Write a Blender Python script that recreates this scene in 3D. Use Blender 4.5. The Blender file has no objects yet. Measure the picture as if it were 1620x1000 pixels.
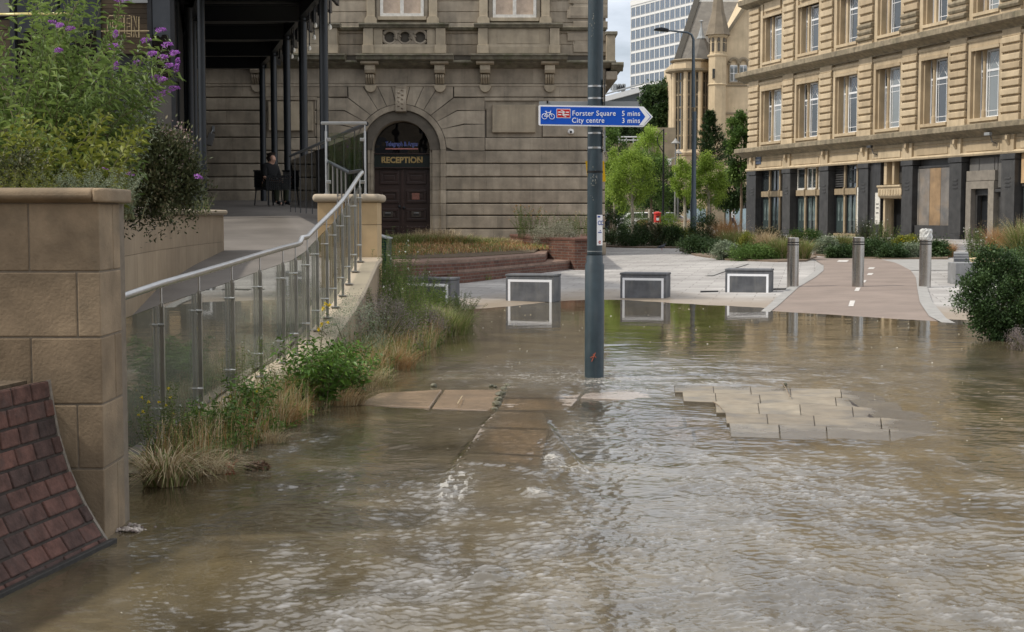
import bpy, bmesh, math, random
import numpy as np
from mathutils import Vector, Matrix
random.seed(11)
rng = np.random.default_rng(11)
S = bpy.context.scene
COL = S.collection
PI = math.pi
# ------------------------------------------------------------------ camera
F, CAMZ = 2250.0, 1.6
PITCH = math.atan(158 / F)
cam = bpy.data.cameras.new('camera'); camo = bpy.data.objects.new('camera', cam); COL.objects.link(camo)
cam.sensor_width = 36; cam.lens = 36 * F / 1620; cam.clip_start = 0.1; cam.clip_end = 2000
camo.location = (0, 0, CAMZ); camo.rotation_euler = (PI / 2 - PITCH, 0, 0)
cam.dof.use_dof = True; cam.dof.focus_distance = 17; cam.dof.aperture_fstop = 10
S.camera = camo
# ------------------------------------------------------------------ light
SUN_EL, SUN_AZ = 48, 260          # azimuth clockwise from +Y: the sun stands to the left, a little behind the camera
w = bpy.data.worlds.new('World'); S.world = w; w.use_nodes = True
nt = w.node_tree; nt.nodes.clear()
N = nt.nodes.new; L = nt.links.new
sky = N('ShaderNodeTexSky'); sky.sky_type = 'NISHITA'; sky.sun_disc = False
sky.sun_elevation = math.radians(SUN_EL); sky.sun_rotation = math.radians(SUN_AZ); sky.dust_density = 2.0; sky.air_density = 1.0
tc = N('ShaderNodeTexCoord'); sp = N('ShaderNodeSeparateXYZ'); L(tc.outputs['Generated'], sp.inputs[0])
az = N('ShaderNodeMath'); az.operation = 'ADD'; az.inputs[1].default_value = 0.25; L(sp.outputs['Z'], az.inputs[0])
dx = N('ShaderNodeMath'); dx.operation = 'DIVIDE'; L(sp.outputs['X'], dx.inputs[0]); L(az.outputs[0], dx.inputs[1])
dy = N('ShaderNodeMath'); dy.operation = 'DIVIDE'; L(sp.outputs['Y'], dy.inputs[0]); L(az.outputs[0], dy.inputs[1])
cb = N('ShaderNodeCombineXYZ'); L(dx.outputs[0], cb.inputs[0]); L(dy.outputs[0], cb.inputs[1])
nz = N('ShaderNodeTexNoise'); nz.inputs['Scale'].default_value = 1.6; nz.inputs['Detail'].default_value = 7; nz.inputs['Roughness'].default_value = 0.55
L(cb.outputs[0], nz.inputs['Vector'])
rp = N('ShaderNodeValToRGB'); rp.color_ramp.elements[0].position = 0.33; rp.color_ramp.elements[1].position = 0.56
rp.color_ramp.elements[0].color = (0.25, 0.25, 0.25, 1); rp.color_ramp.elements[1].color = (0.93, 0.93, 0.93, 1)
L(nz.outputs['Fac'], rp.inputs[0])
mx = N('ShaderNodeMix'); mx.data_type = 'RGBA'; L(rp.outputs[0], mx.inputs['Factor']); L(sky.outputs[0], mx.inputs['A'])
cz = N('ShaderNodeMapRange'); cz.inputs['From Min'].default_value = .05; cz.inputs['From Max'].default_value = .5; L(sp.outputs['Z'], cz.inputs['Value'])
cc = N('ShaderNodeMix'); cc.data_type = 'RGBA'; L(cz.outputs[0], cc.inputs['Factor']); cc.inputs['A'].default_value = (10.6, 11.6, 13.2, 1); cc.inputs['B'].default_value = (17.5, 17.6, 18, 1); L(cc.outputs['Result'], mx.inputs['B'])
bg = N('ShaderNodeBackground'); bg.inputs['Strength'].default_value = 0.086; L(mx.outputs['Result'], bg.inputs['Color'])
wo = N('ShaderNodeOutputWorld'); L(bg.outputs[0], wo.inputs[0])
sun = bpy.data.lights.new('sun', 'SUN'); sun.energy = 3.3; sun.angle = math.radians(3); sun.color = (1, 0.93, 0.82)
suno = bpy.data.objects.new('sun', sun); COL.objects.link(suno)
sd = Vector((math.sin(math.radians(SUN_AZ)) * math.cos(math.radians(SUN_EL)), math.cos(math.radians(SUN_AZ)) * math.cos(math.radians(SUN_EL)), math.sin(math.radians(SUN_EL))))
suno.rotation_euler = (-sd).to_track_quat('-Z', 'Y').to_euler(); suno.location = sd * 60
S.view_settings.view_transform = 'Standard'; S.view_settings.look = 'None'; S.view_settings.exposure = -0.03; S.view_settings.gamma = 1
S.cycles.max_bounces = 8; S.cycles.transparent_max_bounces = 16

# ------------------------------------------------------------------ placing helpers
cP, sP = math.cos(PITCH), math.sin(PITCH)
def ray(px, py):
    v = (500 - py) / F
    return ((px - 810) / F, cP + v * sP, -sP + v * cP)
def at(px, py, Y):
    d = ray(px, py); t = Y / d[1]
    return Vector((d[0] * t, Y, CAMZ + d[2] * t))
SHX = [-14, -3, -.81, .58, 1.83, 4.4, 6.9, 12]; SHY = [20, 22.5, 24.3, 26.1, 27.5, 24.6, 21.7, 18]
def gz(x, y):
    ys = np.interp(x, SHX, SHY); d = np.asarray(y) - ys
    return np.where(d > 0, np.minimum(.0125 * d, .5), np.maximum(.03 * d, -.13))
def G(px, py, z=None):
    d = ray(px, py); zz = 0.0 if z is None else z
    for _ in range(12):
        t = (zz - CAMZ) / d[2]
        if z is not None: break
        zz = 0.5 * zz + 0.5 * float(gz(d[0] * t, d[1] * t))
    return Vector((d[0] * t, d[1] * t, zz))
# ------------------------------------------------------------------ mesh helpers
WM = {}
def wmat(o): return WM.get(o.name, Matrix.Identity(4)) if o else Matrix.Identity(4)
def tagit(o, label=None, cat=None, group=None, kind=None):
    if label: o['label'] = label
    if cat: o['category'] = cat
    if group: o['group'] = group
    if kind or cat: o['kind'] = kind or 'thing'
    return o
def thing(name, label, cat, loc=(0, 0, 0), rz=0, group=None):
    o = bpy.data.objects.new(name, None); COL.objects.link(o)
    o.location = loc; o.rotation_euler = (0, 0, rz); o.empty_display_size = .2; o['kind'] = 'thing'
    WM[o.name] = Matrix.Translation(Vector(loc)) @ Matrix.Rotation(rz, 4, 'Z')
    return tagit(o, label, cat, group)
def link(name, me, parent=None, origin=None):
    o = bpy.data.objects.new(name, me); COL.objects.link(o)
    if parent: o.parent = parent; WM[o.name] = wmat(parent)
    if origin is not None: o.location = origin; WM[o.name] = Matrix.Translation(Vector(origin))
    return o
class MB:
    def __init__(s): s.v = []; s.f = []; s.t = []
    def add(s, vs, fs, t=None):
        n = len(s.v); s.v += [tuple(v) for v in vs]
        if t is None: t = random.random()
        for f in fs: s.f.append([i + n for i in f]); s.t.append(t)
        return s
    def box(s, x0, x1, y0, y1, z0, z1, t=None):
        return s.add([(x0, y0, z0), (x1, y0, z0), (x1, y1, z0), (x0, y1, z0), (x0, y0, z1), (x1, y0, z1), (x1, y1, z1), (x0, y1, z1)],
                     [(0, 3, 2, 1), (4, 5, 6, 7), (0, 1, 5, 4), (1, 2, 6, 5), (2, 3, 7, 6), (3, 0, 4, 7)], t)
    def prism(s, poly, y0, y1, t=None):            # poly in x,z extruded along y
        n = len(poly)
        vs = [(p[0], y0, p[1]) for p in poly] + [(p[0], y1, p[1]) for p in poly]
        return s.add(vs, [tuple(range(n)), tuple(range(2 * n - 1, n - 1, -1))] + [(i, i + n, (i + 1) % n + n, (i + 1) % n) for i in range(n)], t)
    def prismz(s, poly, z0, z1, t=None):           # poly in x,y extruded along z (z may be lists)
        n = len(poly)
        a = z0 if hasattr(z0, '__len__') else [z0] * n; b = z1 if hasattr(z1, '__len__') else [z1] * n
        vs = [(p[0], p[1], a[i]) for i, p in enumerate(poly)] + [(p[0], p[1], b[i]) for i, p in enumerate(poly)]
        return s.add(vs, [tuple(range(n - 1, -1, -1)), tuple(range(n, 2 * n))] + [(i, (i + 1) % n, (i + 1) % n + n, i + n) for i in range(n)], t)
    def prof(s, pr, x0, x1, t=None):               # profile in y,z extruded along x
        n = len(pr)
        vs = [(x0, p[0], p[1]) for p in pr] + [(x1, p[0], p[1]) for p in pr]
        return s.add(vs, [tuple(range(n)), tuple(range(2 * n - 1, n - 1, -1))] + [(i, i + n, (i + 1) % n + n, (i + 1) % n) for i in range(n)], t)
    def tube(s, path, r, n=8, t=None, closed=False):
        path = [Vector(p) for p in path]; m = len(path)
        rr = r if hasattr(r, '__len__') else [r] * m
        vs = []; up0 = Vector((0, 0, 1))
        for i, p in enumerate(path):
            a = path[(i - 1) % m] if closed or i > 0 else p
            b = path[(i + 1) % m] if closed or i < m - 1 else p
            d = (b - a).normalized()
            u = up0 if abs(d.dot(up0)) < .95 else Vector((1, 0, 0))
            e1 = d.cross(u).normalized(); e2 = e1.cross(d)
            vs += [p + (e1 * math.cos(2 * PI * k / n) + e2 * math.sin(2 * PI * k / n)) * rr[i] for k in range(n)]
        fs = []
        for i in range(m if closed else m - 1):
            j = (i + 1) % m
            fs += [(i * n + k, i * n + (k + 1) % n, j * n + (k + 1) % n, j * n + k) for k in range(n)]
        if not closed: fs += [tuple(range(n - 1, -1, -1)), tuple((m - 1) * n + k for k in range(n))]
        return s.add(vs, fs, t)
    def lathe(s, pr, c=(0, 0, 0), n=24, t=None, a0=0):
        m = len(pr)
        vs = [(c[0] + r * math.cos(a0 + 2 * PI * k / n), c[1] + r * math.sin(a0 + 2 * PI * k / n), c[2] + z) for r, z in pr for k in range(n)]
        fs = [(i * n + k, i * n + (k + 1) % n, (i + 1) * n + (k + 1) % n, (i + 1) * n + k) for i in range(m - 1) for k in range(n)]
        fs += [tuple(range(n - 1, -1, -1)), tuple((m - 1) * n + k for k in range(n))]
        return s.add(vs, fs, t)
    def xf(s, M, start=0):
        for i in range(start, len(s.v)): s.v[i] = tuple(M @ Vector(s.v[i]))
        return s
    def build(s, name, mat, parent=None, world=True, origin=None, bevel=0, smooth=False, seg=2):
        M = wmat(parent).inverted() if (parent and world) else (Matrix.Translation(-Vector(origin)) if origin is not None else None)
        vs = [tuple(M @ Vector(v)) for v in s.v] if M else s.v
        me = bpy.data.meshes.new(name); me.from_pydata(vs, [], s.f)
        at_ = me.attributes.new('tint', 'FLOAT', 'FACE'); at_.data.foreach_set('value', s.t)
        bm = bmesh.new(); bm.from_mesh(me); bmesh.ops.recalc_face_normals(bm, faces=bm.faces); bm.to_mesh(me); bm.free()
        me.materials.append(mat)
        if smooth:
            me.polygons.foreach_set('use_smooth', [True] * len(me.polygons))
            try: me.set_sharp_from_angle(angle=math.radians(40))
            except Exception: pass
        o = link(name, me, parent, origin)
        if bevel:
            b = o.modifiers.new('bevel', 'BEVEL'); b.width = bevel; b.segments = seg; b.limit_method = 'ANGLE'
        return o
def children(o): return [c for c in COL.objects if c.parent == o]
def copy_tree(o, parent=None):
    c = o.copy(); COL.objects.link(c)
    if parent: c.parent = parent
    for ch in children(o):
        if ch.name != c.name: copy_tree(ch, c)
    return c
def text(s, size=1, bold=0, extrude=.002, align='LEFT', sx=1, spacing=1):
    cu = bpy.data.curves.new('lettering', 'FONT'); cu.body = s; cu.size = size; cu.offset = bold; cu.extrude = extrude; cu.align_x = align
    cu.space_character = spacing; cu.resolution_u = 3
    o = bpy.data.objects.new('lettering', cu); COL.objects.link(o)
    dg = bpy.context.evaluated_depsgraph_get(); me = bpy.data.meshes.new_from_object(o.evaluated_get(dg))
    vs = [(v.co.x * sx, -v.co.z, v.co.y) for v in me.vertices]; fs = [tuple(p.vertices) for p in me.polygons]
    bpy.data.objects.remove(o); bpy.data.curves.remove(cu); bpy.data.meshes.remove(me)
    return vs, fs
def letters(mb, s, pos, size, bold=0, align='LEFT', sx=1, spacing=1, M=None):
    vs, fs = text(s, size, bold, .0015, align, sx, spacing)
    vs = [(v[0] + pos[0], v[1] + pos[1], v[2] + pos[2]) for v in vs]
    if M: vs = [tuple(M @ Vector(v)) for v in vs]
    mb.add(vs, fs, .5)
# ------------------------------------------------------------------ numpy noise
def vnoise(x, y, seed=0):
    xi = np.floor(x).astype(np.int64); yi = np.floor(y).astype(np.int64); fx = x - xi; fy = y - yi
    u = fx * fx * fx * (fx * (fx * 6 - 15) + 10); v = fy * fy * fy * (fy * (fy * 6 - 15) + 10)
    def h(a, b):
        n = (a * 374761393 + b * 668265263 + seed * 1442695041) & 0xffffffff
        n = ((n ^ (n >> 13)) * 1274126177) & 0xffffffff
        return ((n ^ (n >> 16)) & 0xffff) / 32767.5 - 1
    def g(a, b, dx_, dy_):
        t = h(a, b) * PI
        return np.cos(t) * dx_ + np.sin(t) * dy_
    n00 = g(xi, yi, fx, fy); n10 = g(xi + 1, yi, fx - 1, fy); n01 = g(xi, yi + 1, fx, fy - 1); n11 = g(xi + 1, yi + 1, fx - 1, fy - 1)
    return (n00 * (1 - u) + n10 * u) * (1 - v) + (n01 * (1 - u) + n11 * u) * v
# ------------------------------------------------------------------ materials
def newmat(name):
    m = bpy.data.materials.new(name); m.use_nodes = True; t = m.node_tree; t.nodes.clear(); return m, t, t.nodes.new, t.links.new
def c4(c): return (c[0], c[1], c[2], 1)
def surf(name, c1, c2=None, rough=.8, metal=0, var=.25, nscale=4, fine=60, bump=.2, bumpd=.004, streak=0, scol=(.05, .045, .035), spec=.3, sscale=(5, 5, .5), blotch=0, bcol=(.1, .12, .06), coat=0):
    m, t, n, l = newmat(name); c2 = c2 or c1
    tc = n('ShaderNodeTexCoord'); at_ = n('ShaderNodeAttribute'); at_.attribute_name = 'tint'
    mx = n('ShaderNodeMix'); mx.data_type = 'RGBA'; mx.inputs['A'].default_value = c4(c1); mx.inputs['B'].default_value = c4(c2); l(at_.outputs['Fac'], mx.inputs['Factor'])
    nz = n('ShaderNodeTexNoise'); nz.inputs['Scale'].default_value = nscale; nz.inputs['Detail'].default_value = 6; nz.inputs['Roughness'].default_value = .6; l(tc.outputs['Object'], nz.inputs['Vector'])
    mr = n('ShaderNodeMapRange'); mr.inputs['From Min'].default_value = .3; mr.inputs['From Max'].default_value = .7; mr.inputs['To Min'].default_value = 1 - var; mr.inputs['To Max'].default_value = 1 + var * .7; l(nz.outputs['Fac'], mr.inputs['Value'])
    ml = n('ShaderNodeMix'); ml.data_type = 'RGBA'; ml.blend_type = 'MULTIPLY'; ml.inputs['Factor'].default_value = 1; l(mx.outputs['Result'], ml.inputs['A'])
    l(mr.outputs[0], ml.inputs['B']); out = ml.outputs['Result']
    if streak:
        mp = n('ShaderNodeMapping'); mp.inputs['Scale'].default_value = sscale; l(tc.outputs['Object'], mp.inputs['Vector'])
        n2 = n('ShaderNodeTexNoise'); n2.inputs['Scale'].default_value = 1; n2.inputs['Detail'].default_value = 5; l(mp.outputs[0], n2.inputs['Vector'])
        r2 = n('ShaderNodeMapRange'); r2.inputs['From Min'].default_value = .48; r2.inputs['From Max'].default_value = .75; r2.inputs['To Max'].default_value = streak; l(n2.outputs['Fac'], r2.inputs['Value'])
        m2 = n('ShaderNodeMix'); m2.data_type = 'RGBA'; l(r2.outputs[0], m2.inputs['Factor']); l(out, m2.inputs['A']); m2.inputs['B'].default_value = c4(scol); out = m2.outputs['Result']
    if blotch:
        n3 = n('ShaderNodeTexNoise'); n3.inputs['Scale'].default_value = nscale * .45; n3.inputs['Detail'].default_value = 8; n3.inputs['Roughness'].default_value = .7; l(tc.outputs['Object'], n3.inputs['Vector'])
        r3 = n('ShaderNodeMapRange'); r3.inputs['From Min'].default_value = .52; r3.inputs['From Max'].default_value = .66; r3.inputs['To Max'].default_value = blotch; l(n3.outputs['Fac'], r3.inputs['Value'])
        m3 = n('ShaderNodeMix'); m3.data_type = 'RGBA'; l(r3.outputs[0], m3.inputs['Factor']); l(out, m3.inputs['A']); m3.inputs['B'].default_value = c4(bcol); out = m3.outputs['Result']
    p = n('ShaderNodeBsdfPrincipled'); l(out, p.inputs['Base Color']); p.inputs['Roughness'].default_value = rough; p.inputs['Metallic'].default_value = metal
    p.inputs['Specular IOR Level'].default_value = spec; p.inputs['Coat Weight'].default_value = coat
    if bump:
        n4 = n('ShaderNodeTexNoise'); n4.inputs['Scale'].default_value = fine; n4.inputs['Detail'].default_value = 4; l(tc.outputs['Object'], n4.inputs['Vector'])
        b = n('ShaderNodeBump'); b.inputs['Strength'].default_value = bump; b.inputs['Distance'].default_value = bumpd; l(n4.outputs['Fac'], b.inputs['Height']); l(b.outputs[0], p.inputs['Normal'])
    o = n('ShaderNodeOutputMaterial'); l(p.outputs[0], o.inputs[0]); return m
def leafmat(name, ca, cb, cc=None, trans=.35, rough=.5):
    m, t, n, l = newmat(name); at_ = n('ShaderNodeAttribute'); at_.attribute_name = 'tint'
    r = n('ShaderNodeValToRGB'); r.color_ramp.elements[0].color = c4(ca); r.color_ramp.elements[1].color = c4(cc or cb); r.color_ramp.elements[1].position = 1
    if cc: e = r.color_ramp.elements.new(.7); e.color = c4(cb)
    l(at_.outputs['Fac'], r.inputs[0])
    p = n('ShaderNodeBsdfPrincipled'); p.inputs['Roughness'].default_value = rough; p.inputs['Specular IOR Level'].default_value = .25; l(r.outputs[0], p.inputs['Base Color'])
    tr = n('ShaderNodeBsdfTranslucent'); l(r.outputs[0], tr.inputs[0])
    ms = n('ShaderNodeMixShader'); ms.inputs[0].default_value = trans; l(p.outputs[0], ms.inputs[1]); l(tr.outputs[0], ms.inputs[2])
    o = n('ShaderNodeOutputMaterial'); l(ms.outputs[0], o.inputs[0]); return m
def glassmat(name, tint=(.85, .9, .88), f0=.08, base=None, rough=.0):
    m, t, n, l = newmat(name); g = n('ShaderNodeNewGeometry'); d = n('ShaderNodeVectorMath'); d.operation = 'DOT_PRODUCT'
    l(g.outputs['Incoming'], d.inputs[0]); l(g.outputs['Normal'], d.inputs[1])
    a = n('ShaderNodeMath'); a.operation = 'ABSOLUTE'; l(d.outputs['Value'], a.inputs[0])
    b = n('ShaderNodeMath'); b.operation = 'SUBTRACT'; b.inputs[0].default_value = 1; l(a.outputs[0], b.inputs[1])
    e = n('ShaderNodeMath'); e.operation = 'POWER'; e.inputs[1].default_value = 5; l(b.outputs[0], e.inputs[0])
    f = n('ShaderNodeMath'); f.operation = 'MULTIPLY_ADD'; f.inputs[1].default_value = 1 - f0; f.inputs[2].default_value = f0; l(e.outputs[0], f.inputs[0])
    if base is None: tr = n('ShaderNodeBsdfTransparent'); tr.inputs[0].default_value = c4(tint)
    else: tr = n('ShaderNodeBsdfDiffuse'); tr.inputs[0].default_value = c4(base)
    gl = n('ShaderNodeBsdfGlossy'); gl.inputs['Roughness'].default_value = rough; gl.inputs[0].default_value = (.95, .95, .95, 1)
    if base is not None:
        tcn = n('ShaderNodeTexCoord'); nn = n('ShaderNodeTexNoise'); nn.inputs['Scale'].default_value = 1.3; l(tcn.outputs['Object'], nn.inputs['Vector'])
        bb = n('ShaderNodeBump'); bb.inputs['Strength'].default_value = .06; bb.inputs['Distance'].default_value = .1; l(nn.outputs['Fac'], bb.inputs['Height']); l(bb.outputs[0], gl.inputs['Normal'])
    ms = n('ShaderNodeMixShader'); l(f.outputs[0], ms.inputs[0]); l(tr.outputs[0], ms.inputs[1]); l(gl.outputs[0], ms.inputs[2])
    o = n('ShaderNodeOutputMaterial'); l(ms.outputs[0], o.inputs[0]); return m
def glow(name, c, st):
    m, t, n, l = newmat(name); e = n('ShaderNodeEmission'); e.inputs[0].default_value = c4(c); e.inputs[1].default_value = st
    o = n('ShaderNodeOutputMaterial'); l(e.outputs[0], o.inputs[0]); return m
def brickmat(name, c1, c2, mortar, sx=.225, sz=.075, axis='XZ', msize=.01, bump=.5):
    m, t, n, l = newmat(name); tc = n('ShaderNodeTexCoord'); sp = n('ShaderNodeSeparateXYZ'); l(tc.outputs['Object'], sp.inputs[0])
    cb = n('ShaderNodeCombineXYZ')
    if axis == 'XZ':
        ad = n('ShaderNodeMath'); ad.operation = 'ADD'; l(sp.outputs['X'], ad.inputs[0]); l(sp.outputs['Y'], ad.inputs[1]); l(ad.outputs[0], cb.inputs[0]); l(sp.outputs['Z'], cb.inputs[1])
    else: l(sp.outputs['X'], cb.inputs[0]); l(sp.outputs['Y'], cb.inputs[1])
    b = n('ShaderNodeTexBrick'); l(cb.outputs[0], b.inputs['Vector']); b.inputs['Scale'].default_value = 1; b.inputs['Brick Width'].default_value = sx; b.inputs['Row Height'].default_value = sz
    b.inputs['Mortar Size'].default_value = msize; b.inputs['Color1'].default_value = c4(c1); b.inputs['Color2'].default_value = c4(c2); b.inputs['Mortar'].default_value = c4(mortar); b.inputs['Mortar Smooth'].default_value = .2
    nz = n('ShaderNodeTexNoise'); nz.inputs['Scale'].default_value = 3; nz.inputs['Detail'].default_value = 8; nz.inputs['Roughness'].default_value = .65; l(tc.outputs['Object'], nz.inputs['Vector'])
    mr = n('ShaderNodeMapRange'); mr.inputs['From Min'].default_value = .3; mr.inputs['From Max'].default_value = .7; mr.inputs['To Min'].default_value = .72; mr.inputs['To Max'].default_value = 1.18; l(nz.outputs['Fac'], mr.inputs['Value'])
    ml = n('ShaderNodeMix'); ml.data_type = 'RGBA'; ml.blend_type = 'MULTIPLY'; ml.inputs['Factor'].default_value = 1; l(b.outputs['Color'], ml.inputs['A']); l(mr.outputs[0], ml.inputs['B'])
    p = n('ShaderNodeBsdfPrincipled'); l(ml.outputs['Result'], p.inputs['Base Color']); p.inputs['Roughness'].default_value = .85; p.inputs['Specular IOR Level'].default_value = .25
    bu = n('ShaderNodeBump'); bu.inputs['Strength'].default_value = bump; bu.inputs['Distance'].default_value = .006; bu.invert = True; l(b.outputs['Fac'], bu.inputs['Height']); l(bu.outputs[0], p.inputs['Normal'])
    o = n('ShaderNodeOutputMaterial'); l(p.outputs[0], o.inputs[0]); return m
M = {}
M['ta'] = surf('grimy_sandstone', (.275, .232, .175), (.375, .32, .245), var=.36, nscale=1.5, streak=.38, scol=(.09, .08, .065), bump=.25, fine=30, blotch=.25, bcol=(.16, .15, .12))
M['ta2'] = surf('pale_carved_sandstone', (.34, .285, .205), (.41, .345, .25), var=.25, nscale=2, streak=.4, scol=(.13, .115, .09), fine=30, blotch=.2, bcol=(.2, .18, .13))
M['tad'] = surf('joint_stone', (.11, .095, .075), var=.2)
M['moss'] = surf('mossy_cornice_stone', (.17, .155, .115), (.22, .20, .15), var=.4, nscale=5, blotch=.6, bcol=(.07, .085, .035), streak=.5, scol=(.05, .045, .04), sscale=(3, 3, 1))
M['rb'] = surf('golden_sandstone', (.42, .33, .215), (.53, .43, .29), var=.2, nscale=1.2, streak=.3, scol=(.17, .13, .09), fine=25, blotch=.18, bcol=(.2, .17, .12))
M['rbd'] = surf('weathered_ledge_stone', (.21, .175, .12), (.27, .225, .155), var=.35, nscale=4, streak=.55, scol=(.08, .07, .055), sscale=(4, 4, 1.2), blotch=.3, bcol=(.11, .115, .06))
M['blackstone'] = surf('black_painted_stone', (.035, .035, .036), (.055, .054, .053), rough=.45, var=.35, nscale=3, streak=.3, scol=(.10, .095, .09))
M['greypanel'] = surf('grey_panel', (.13, .125, .12), (.17, .165, .155), rough=.6, var=.15, nscale=2)
M['ply'] = surf('plywood', (.52, .35, .19), (.58, .41, .24), var=.25, nscale=3, streak=.35, scol=(.38, .23, .11), sscale=(.6, .6, 9))
M['board'] = surf('blotchy_hoarding', (.28, .25, .21), (.36, .25, .16), rough=.6, var=.5, nscale=1.1, blotch=.6, bcol=(.10, .12, .13), streak=.3, scol=(.33, .19, .09), sscale=(1.5, 1.5, 1.5))
M['white'] = surf('white_paint', (.78, .78, .76), rough=.45, var=.08)
M['offwhite'] = surf('weathered_white_paint', (.62, .60, .55), rough=.6, var=.2, nscale=8)
M['pier'] = surf('sawn_sandstone', (.175, .128, .08), (.285, .215, .14), rough=.85, var=.42, nscale=3.4, fine=70, bump=.6, bumpd=.005, streak=.55, scol=(.10, .075, .05), sscale=(2.5, 2.5, 1.4), blotch=.5, bcol=(.115, .10, .07))
M['coping'] = surf('coping_stone', (.36, .30, .22), (.42, .355, .27), rough=.8, var=.22, nscale=3, fine=90, streak=.3, scol=(.24, .19, .13), sscale=(3, 3, 3))
M['wallstone'] = surf('pale_sandstone_wall', (.30, .235, .165), (.36, .285, .20), rough=.85, var=.15, nscale=2, streak=.4, scol=(.22, .16, .10), sscale=(9, 9, .4))
M['mortar'] = surf('mortar', (.17, .14, .105), var=.2, nscale=20)
M['steel'] = surf('brushed_steel', (.50, .50, .49), rough=.32, metal=1, var=.12, nscale=8, bump=.1, fine=200, bumpd=.001)
M['steelb'] = surf('brushed_bollard_steel', (.50, .485, .46), rough=.24, metal=1, var=.12, nscale=6, bump=.06, fine=300, bumpd=.0005, streak=.2, scol=(.28, .26, .24), sscale=(30, 30, 1))
M['black'] = surf('black_paint', (.012, .013, .015), (.016, .018, .021), rough=.4, var=.2, spec=.4)
M['blacksteel'] = surf('dark_blue_black_steel', (.008, .011, .014), (.011, .015, .019), rough=.38, var=.2, nscale=2, spec=.5)
M['rubber'] = surf('black_band', (.01, .01, .01), rough=.6, var=.1)
M['poledark'] = surf('slate_blue_painted_steel', (.022, .038, .048), (.026, .044, .055), rough=.42, var=.25, nscale=7, streak=.25, scol=(.09, .10, .10), sscale=(20, 20, 2.5), spec=.45)
M['bench'] = surf('charcoal_concrete', (.10, .105, .115), (.13, .135, .145), rough=.7, var=.3, nscale=5, fine=150, blotch=.4, bcol=(.18, .175, .165), streak=.35, scol=(.20, .19, .17), sscale=(14, 14, 1.5))
M['benchlite'] = surf('grey_granite', (.20, .205, .21), (.26, .265, .27), rough=.75, var=.2, nscale=6, fine=150)
M['asphalt'] = surf('brown_cycle_path_surface', (.235, .19, .162), rough=.9, var=.18, nscale=1.2, fine=250, bump=.4, blotch=.15, bcol=(.16, .135, .12))
M['kerb'] = surf('pale_granite_edging', (.27, .265, .25), (.35, .34, .325), rough=.85, var=.2, nscale=6)
M['slab'] = surf('sandy_paving_slab', (.20, .168, .125), (.275, .235, .175), rough=.7, var=.3, nscale=5, fine=180, bump=.4, blotch=.3, bcol=(.24, .19, .13))
def wet_margin(m):
    t = m.node_tree; n = t.nodes.new; l = t.links.new; p = next(x for x in t.nodes if x.type == 'BSDF_PRINCIPLED'); src = p.inputs['Base Color'].links[0].from_socket
    g = n('ShaderNodeNewGeometry'); sp = n('ShaderNodeSeparateXYZ'); l(g.outputs['Position'], sp.inputs[0]); nz = n('ShaderNodeTexNoise'); nz.inputs['Scale'].default_value = 3.5; nz.inputs['Detail'].default_value = 6; l(g.outputs['Position'], nz.inputs['Vector'])
    a = n('ShaderNodeMath'); a.operation = 'MULTIPLY_ADD'; a.inputs[1].default_value = .03; l(nz.outputs['Fac'], a.inputs[0]); l(sp.outputs['Z'], a.inputs[2])
    r = n('ShaderNodeMapRange'); r.inputs['From Min'].default_value = .024; r.inputs['From Max'].default_value = .034; l(a.outputs[0], r.inputs['Value'])
    mx = n('ShaderNodeMix'); mx.data_type = 'RGBA'; mx.blend_type = 'MULTIPLY'; mx.inputs['Factor'].default_value = 1; rr = n('ShaderNodeMapRange'); rr.inputs['To Min'].default_value = .5; l(r.outputs[0], rr.inputs['Value']); l(src, mx.inputs['A']); l(rr.outputs[0], mx.inputs['B']); l(mx.outputs['Result'], p.inputs['Base Color'])
    r2 = n('ShaderNodeMapRange'); r2.inputs['To Min'].default_value = .18; r2.inputs['To Max'].default_value = .75; l(r.outputs[0], r2.inputs['Value']); l(r2.outputs[0], p.inputs['Roughness']); p.inputs['Specular IOR Level'].default_value = .5
wet_margin(M['slab'])
M['slabwet'] = surf('wet_paving_slab', (.19, .13, .08), (.24, .17, .11), rough=.25, var=.3, nscale=4, fine=120, spec=.6, blotch=.4, bcol=(.14, .11, .08))
M['slabpink'] = surf('wet_pinkish_paving', (.31, .26, .22), (.39, .33, .28), rough=.2, var=.3, nscale=60, fine=220, spec=.6, blotch=.3, bcol=(.14, .12, .10))
M['soil'] = surf('soil', (.10, .075, .05), (.14, .105, .07), rough=.95, var=.4, nscale=10, bump=.6, fine=40, bumpd=.02)
M['brickpath'] = brickmat('red_brick', (.105, .05, .038), (.155, .072, .05), (.15, .12, .10))
M['brickfine'] = surf('flood_worn_brick', (.05, .034, .030), (.125, .060, .046), rough=.85, var=.5, nscale=14, fine=60, bump=.9, bumpd=.006, blotch=.55, bcol=(.07, .05, .045))
M['lightmortar'] = surf('pale_mortar', (.20, .175, .145), var=.3, nscale=30)
M['darkmortar'] = surf('dark_mortar', (.045, .036, .03), var=.3, nscale=30)
M['brown'] = surf('brown_timber_cladding', (.06, .042, .024), (.085, .06, .034), rough=.6, var=.3, nscale=2, streak=.3, scol=(.03, .02, .012), sscale=(.5, .5, 12))
M['door'] = surf('dark_maroon_paint', (.034, .019, .015), (.042, .023, .018), rough=.38, var=.2, spec=.45)
M['gold'] = surf('gold_lettering', (.40, .28, .11), rough=.5, var=.1)
M['bluesign'] = surf('blue_sign_face', (.006, .085, .50), rough=.35, var=.03, bump=0)
M['signwhite'] = surf('white_sign_face', (.82, .83, .85), rough=.4, var=.03, bump=0)
M['signred'] = surf('red_sign_panel', (.52, .015, .02), rough=.4, var=.03, bump=0)
M['signgrey'] = surf('grey_sign_back', (.27, .285, .29), rough=.5, var=.08)
M['yellow'] = surf('yellow_sign', (.75, .45, .01), rough=.5, var=.08)
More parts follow.
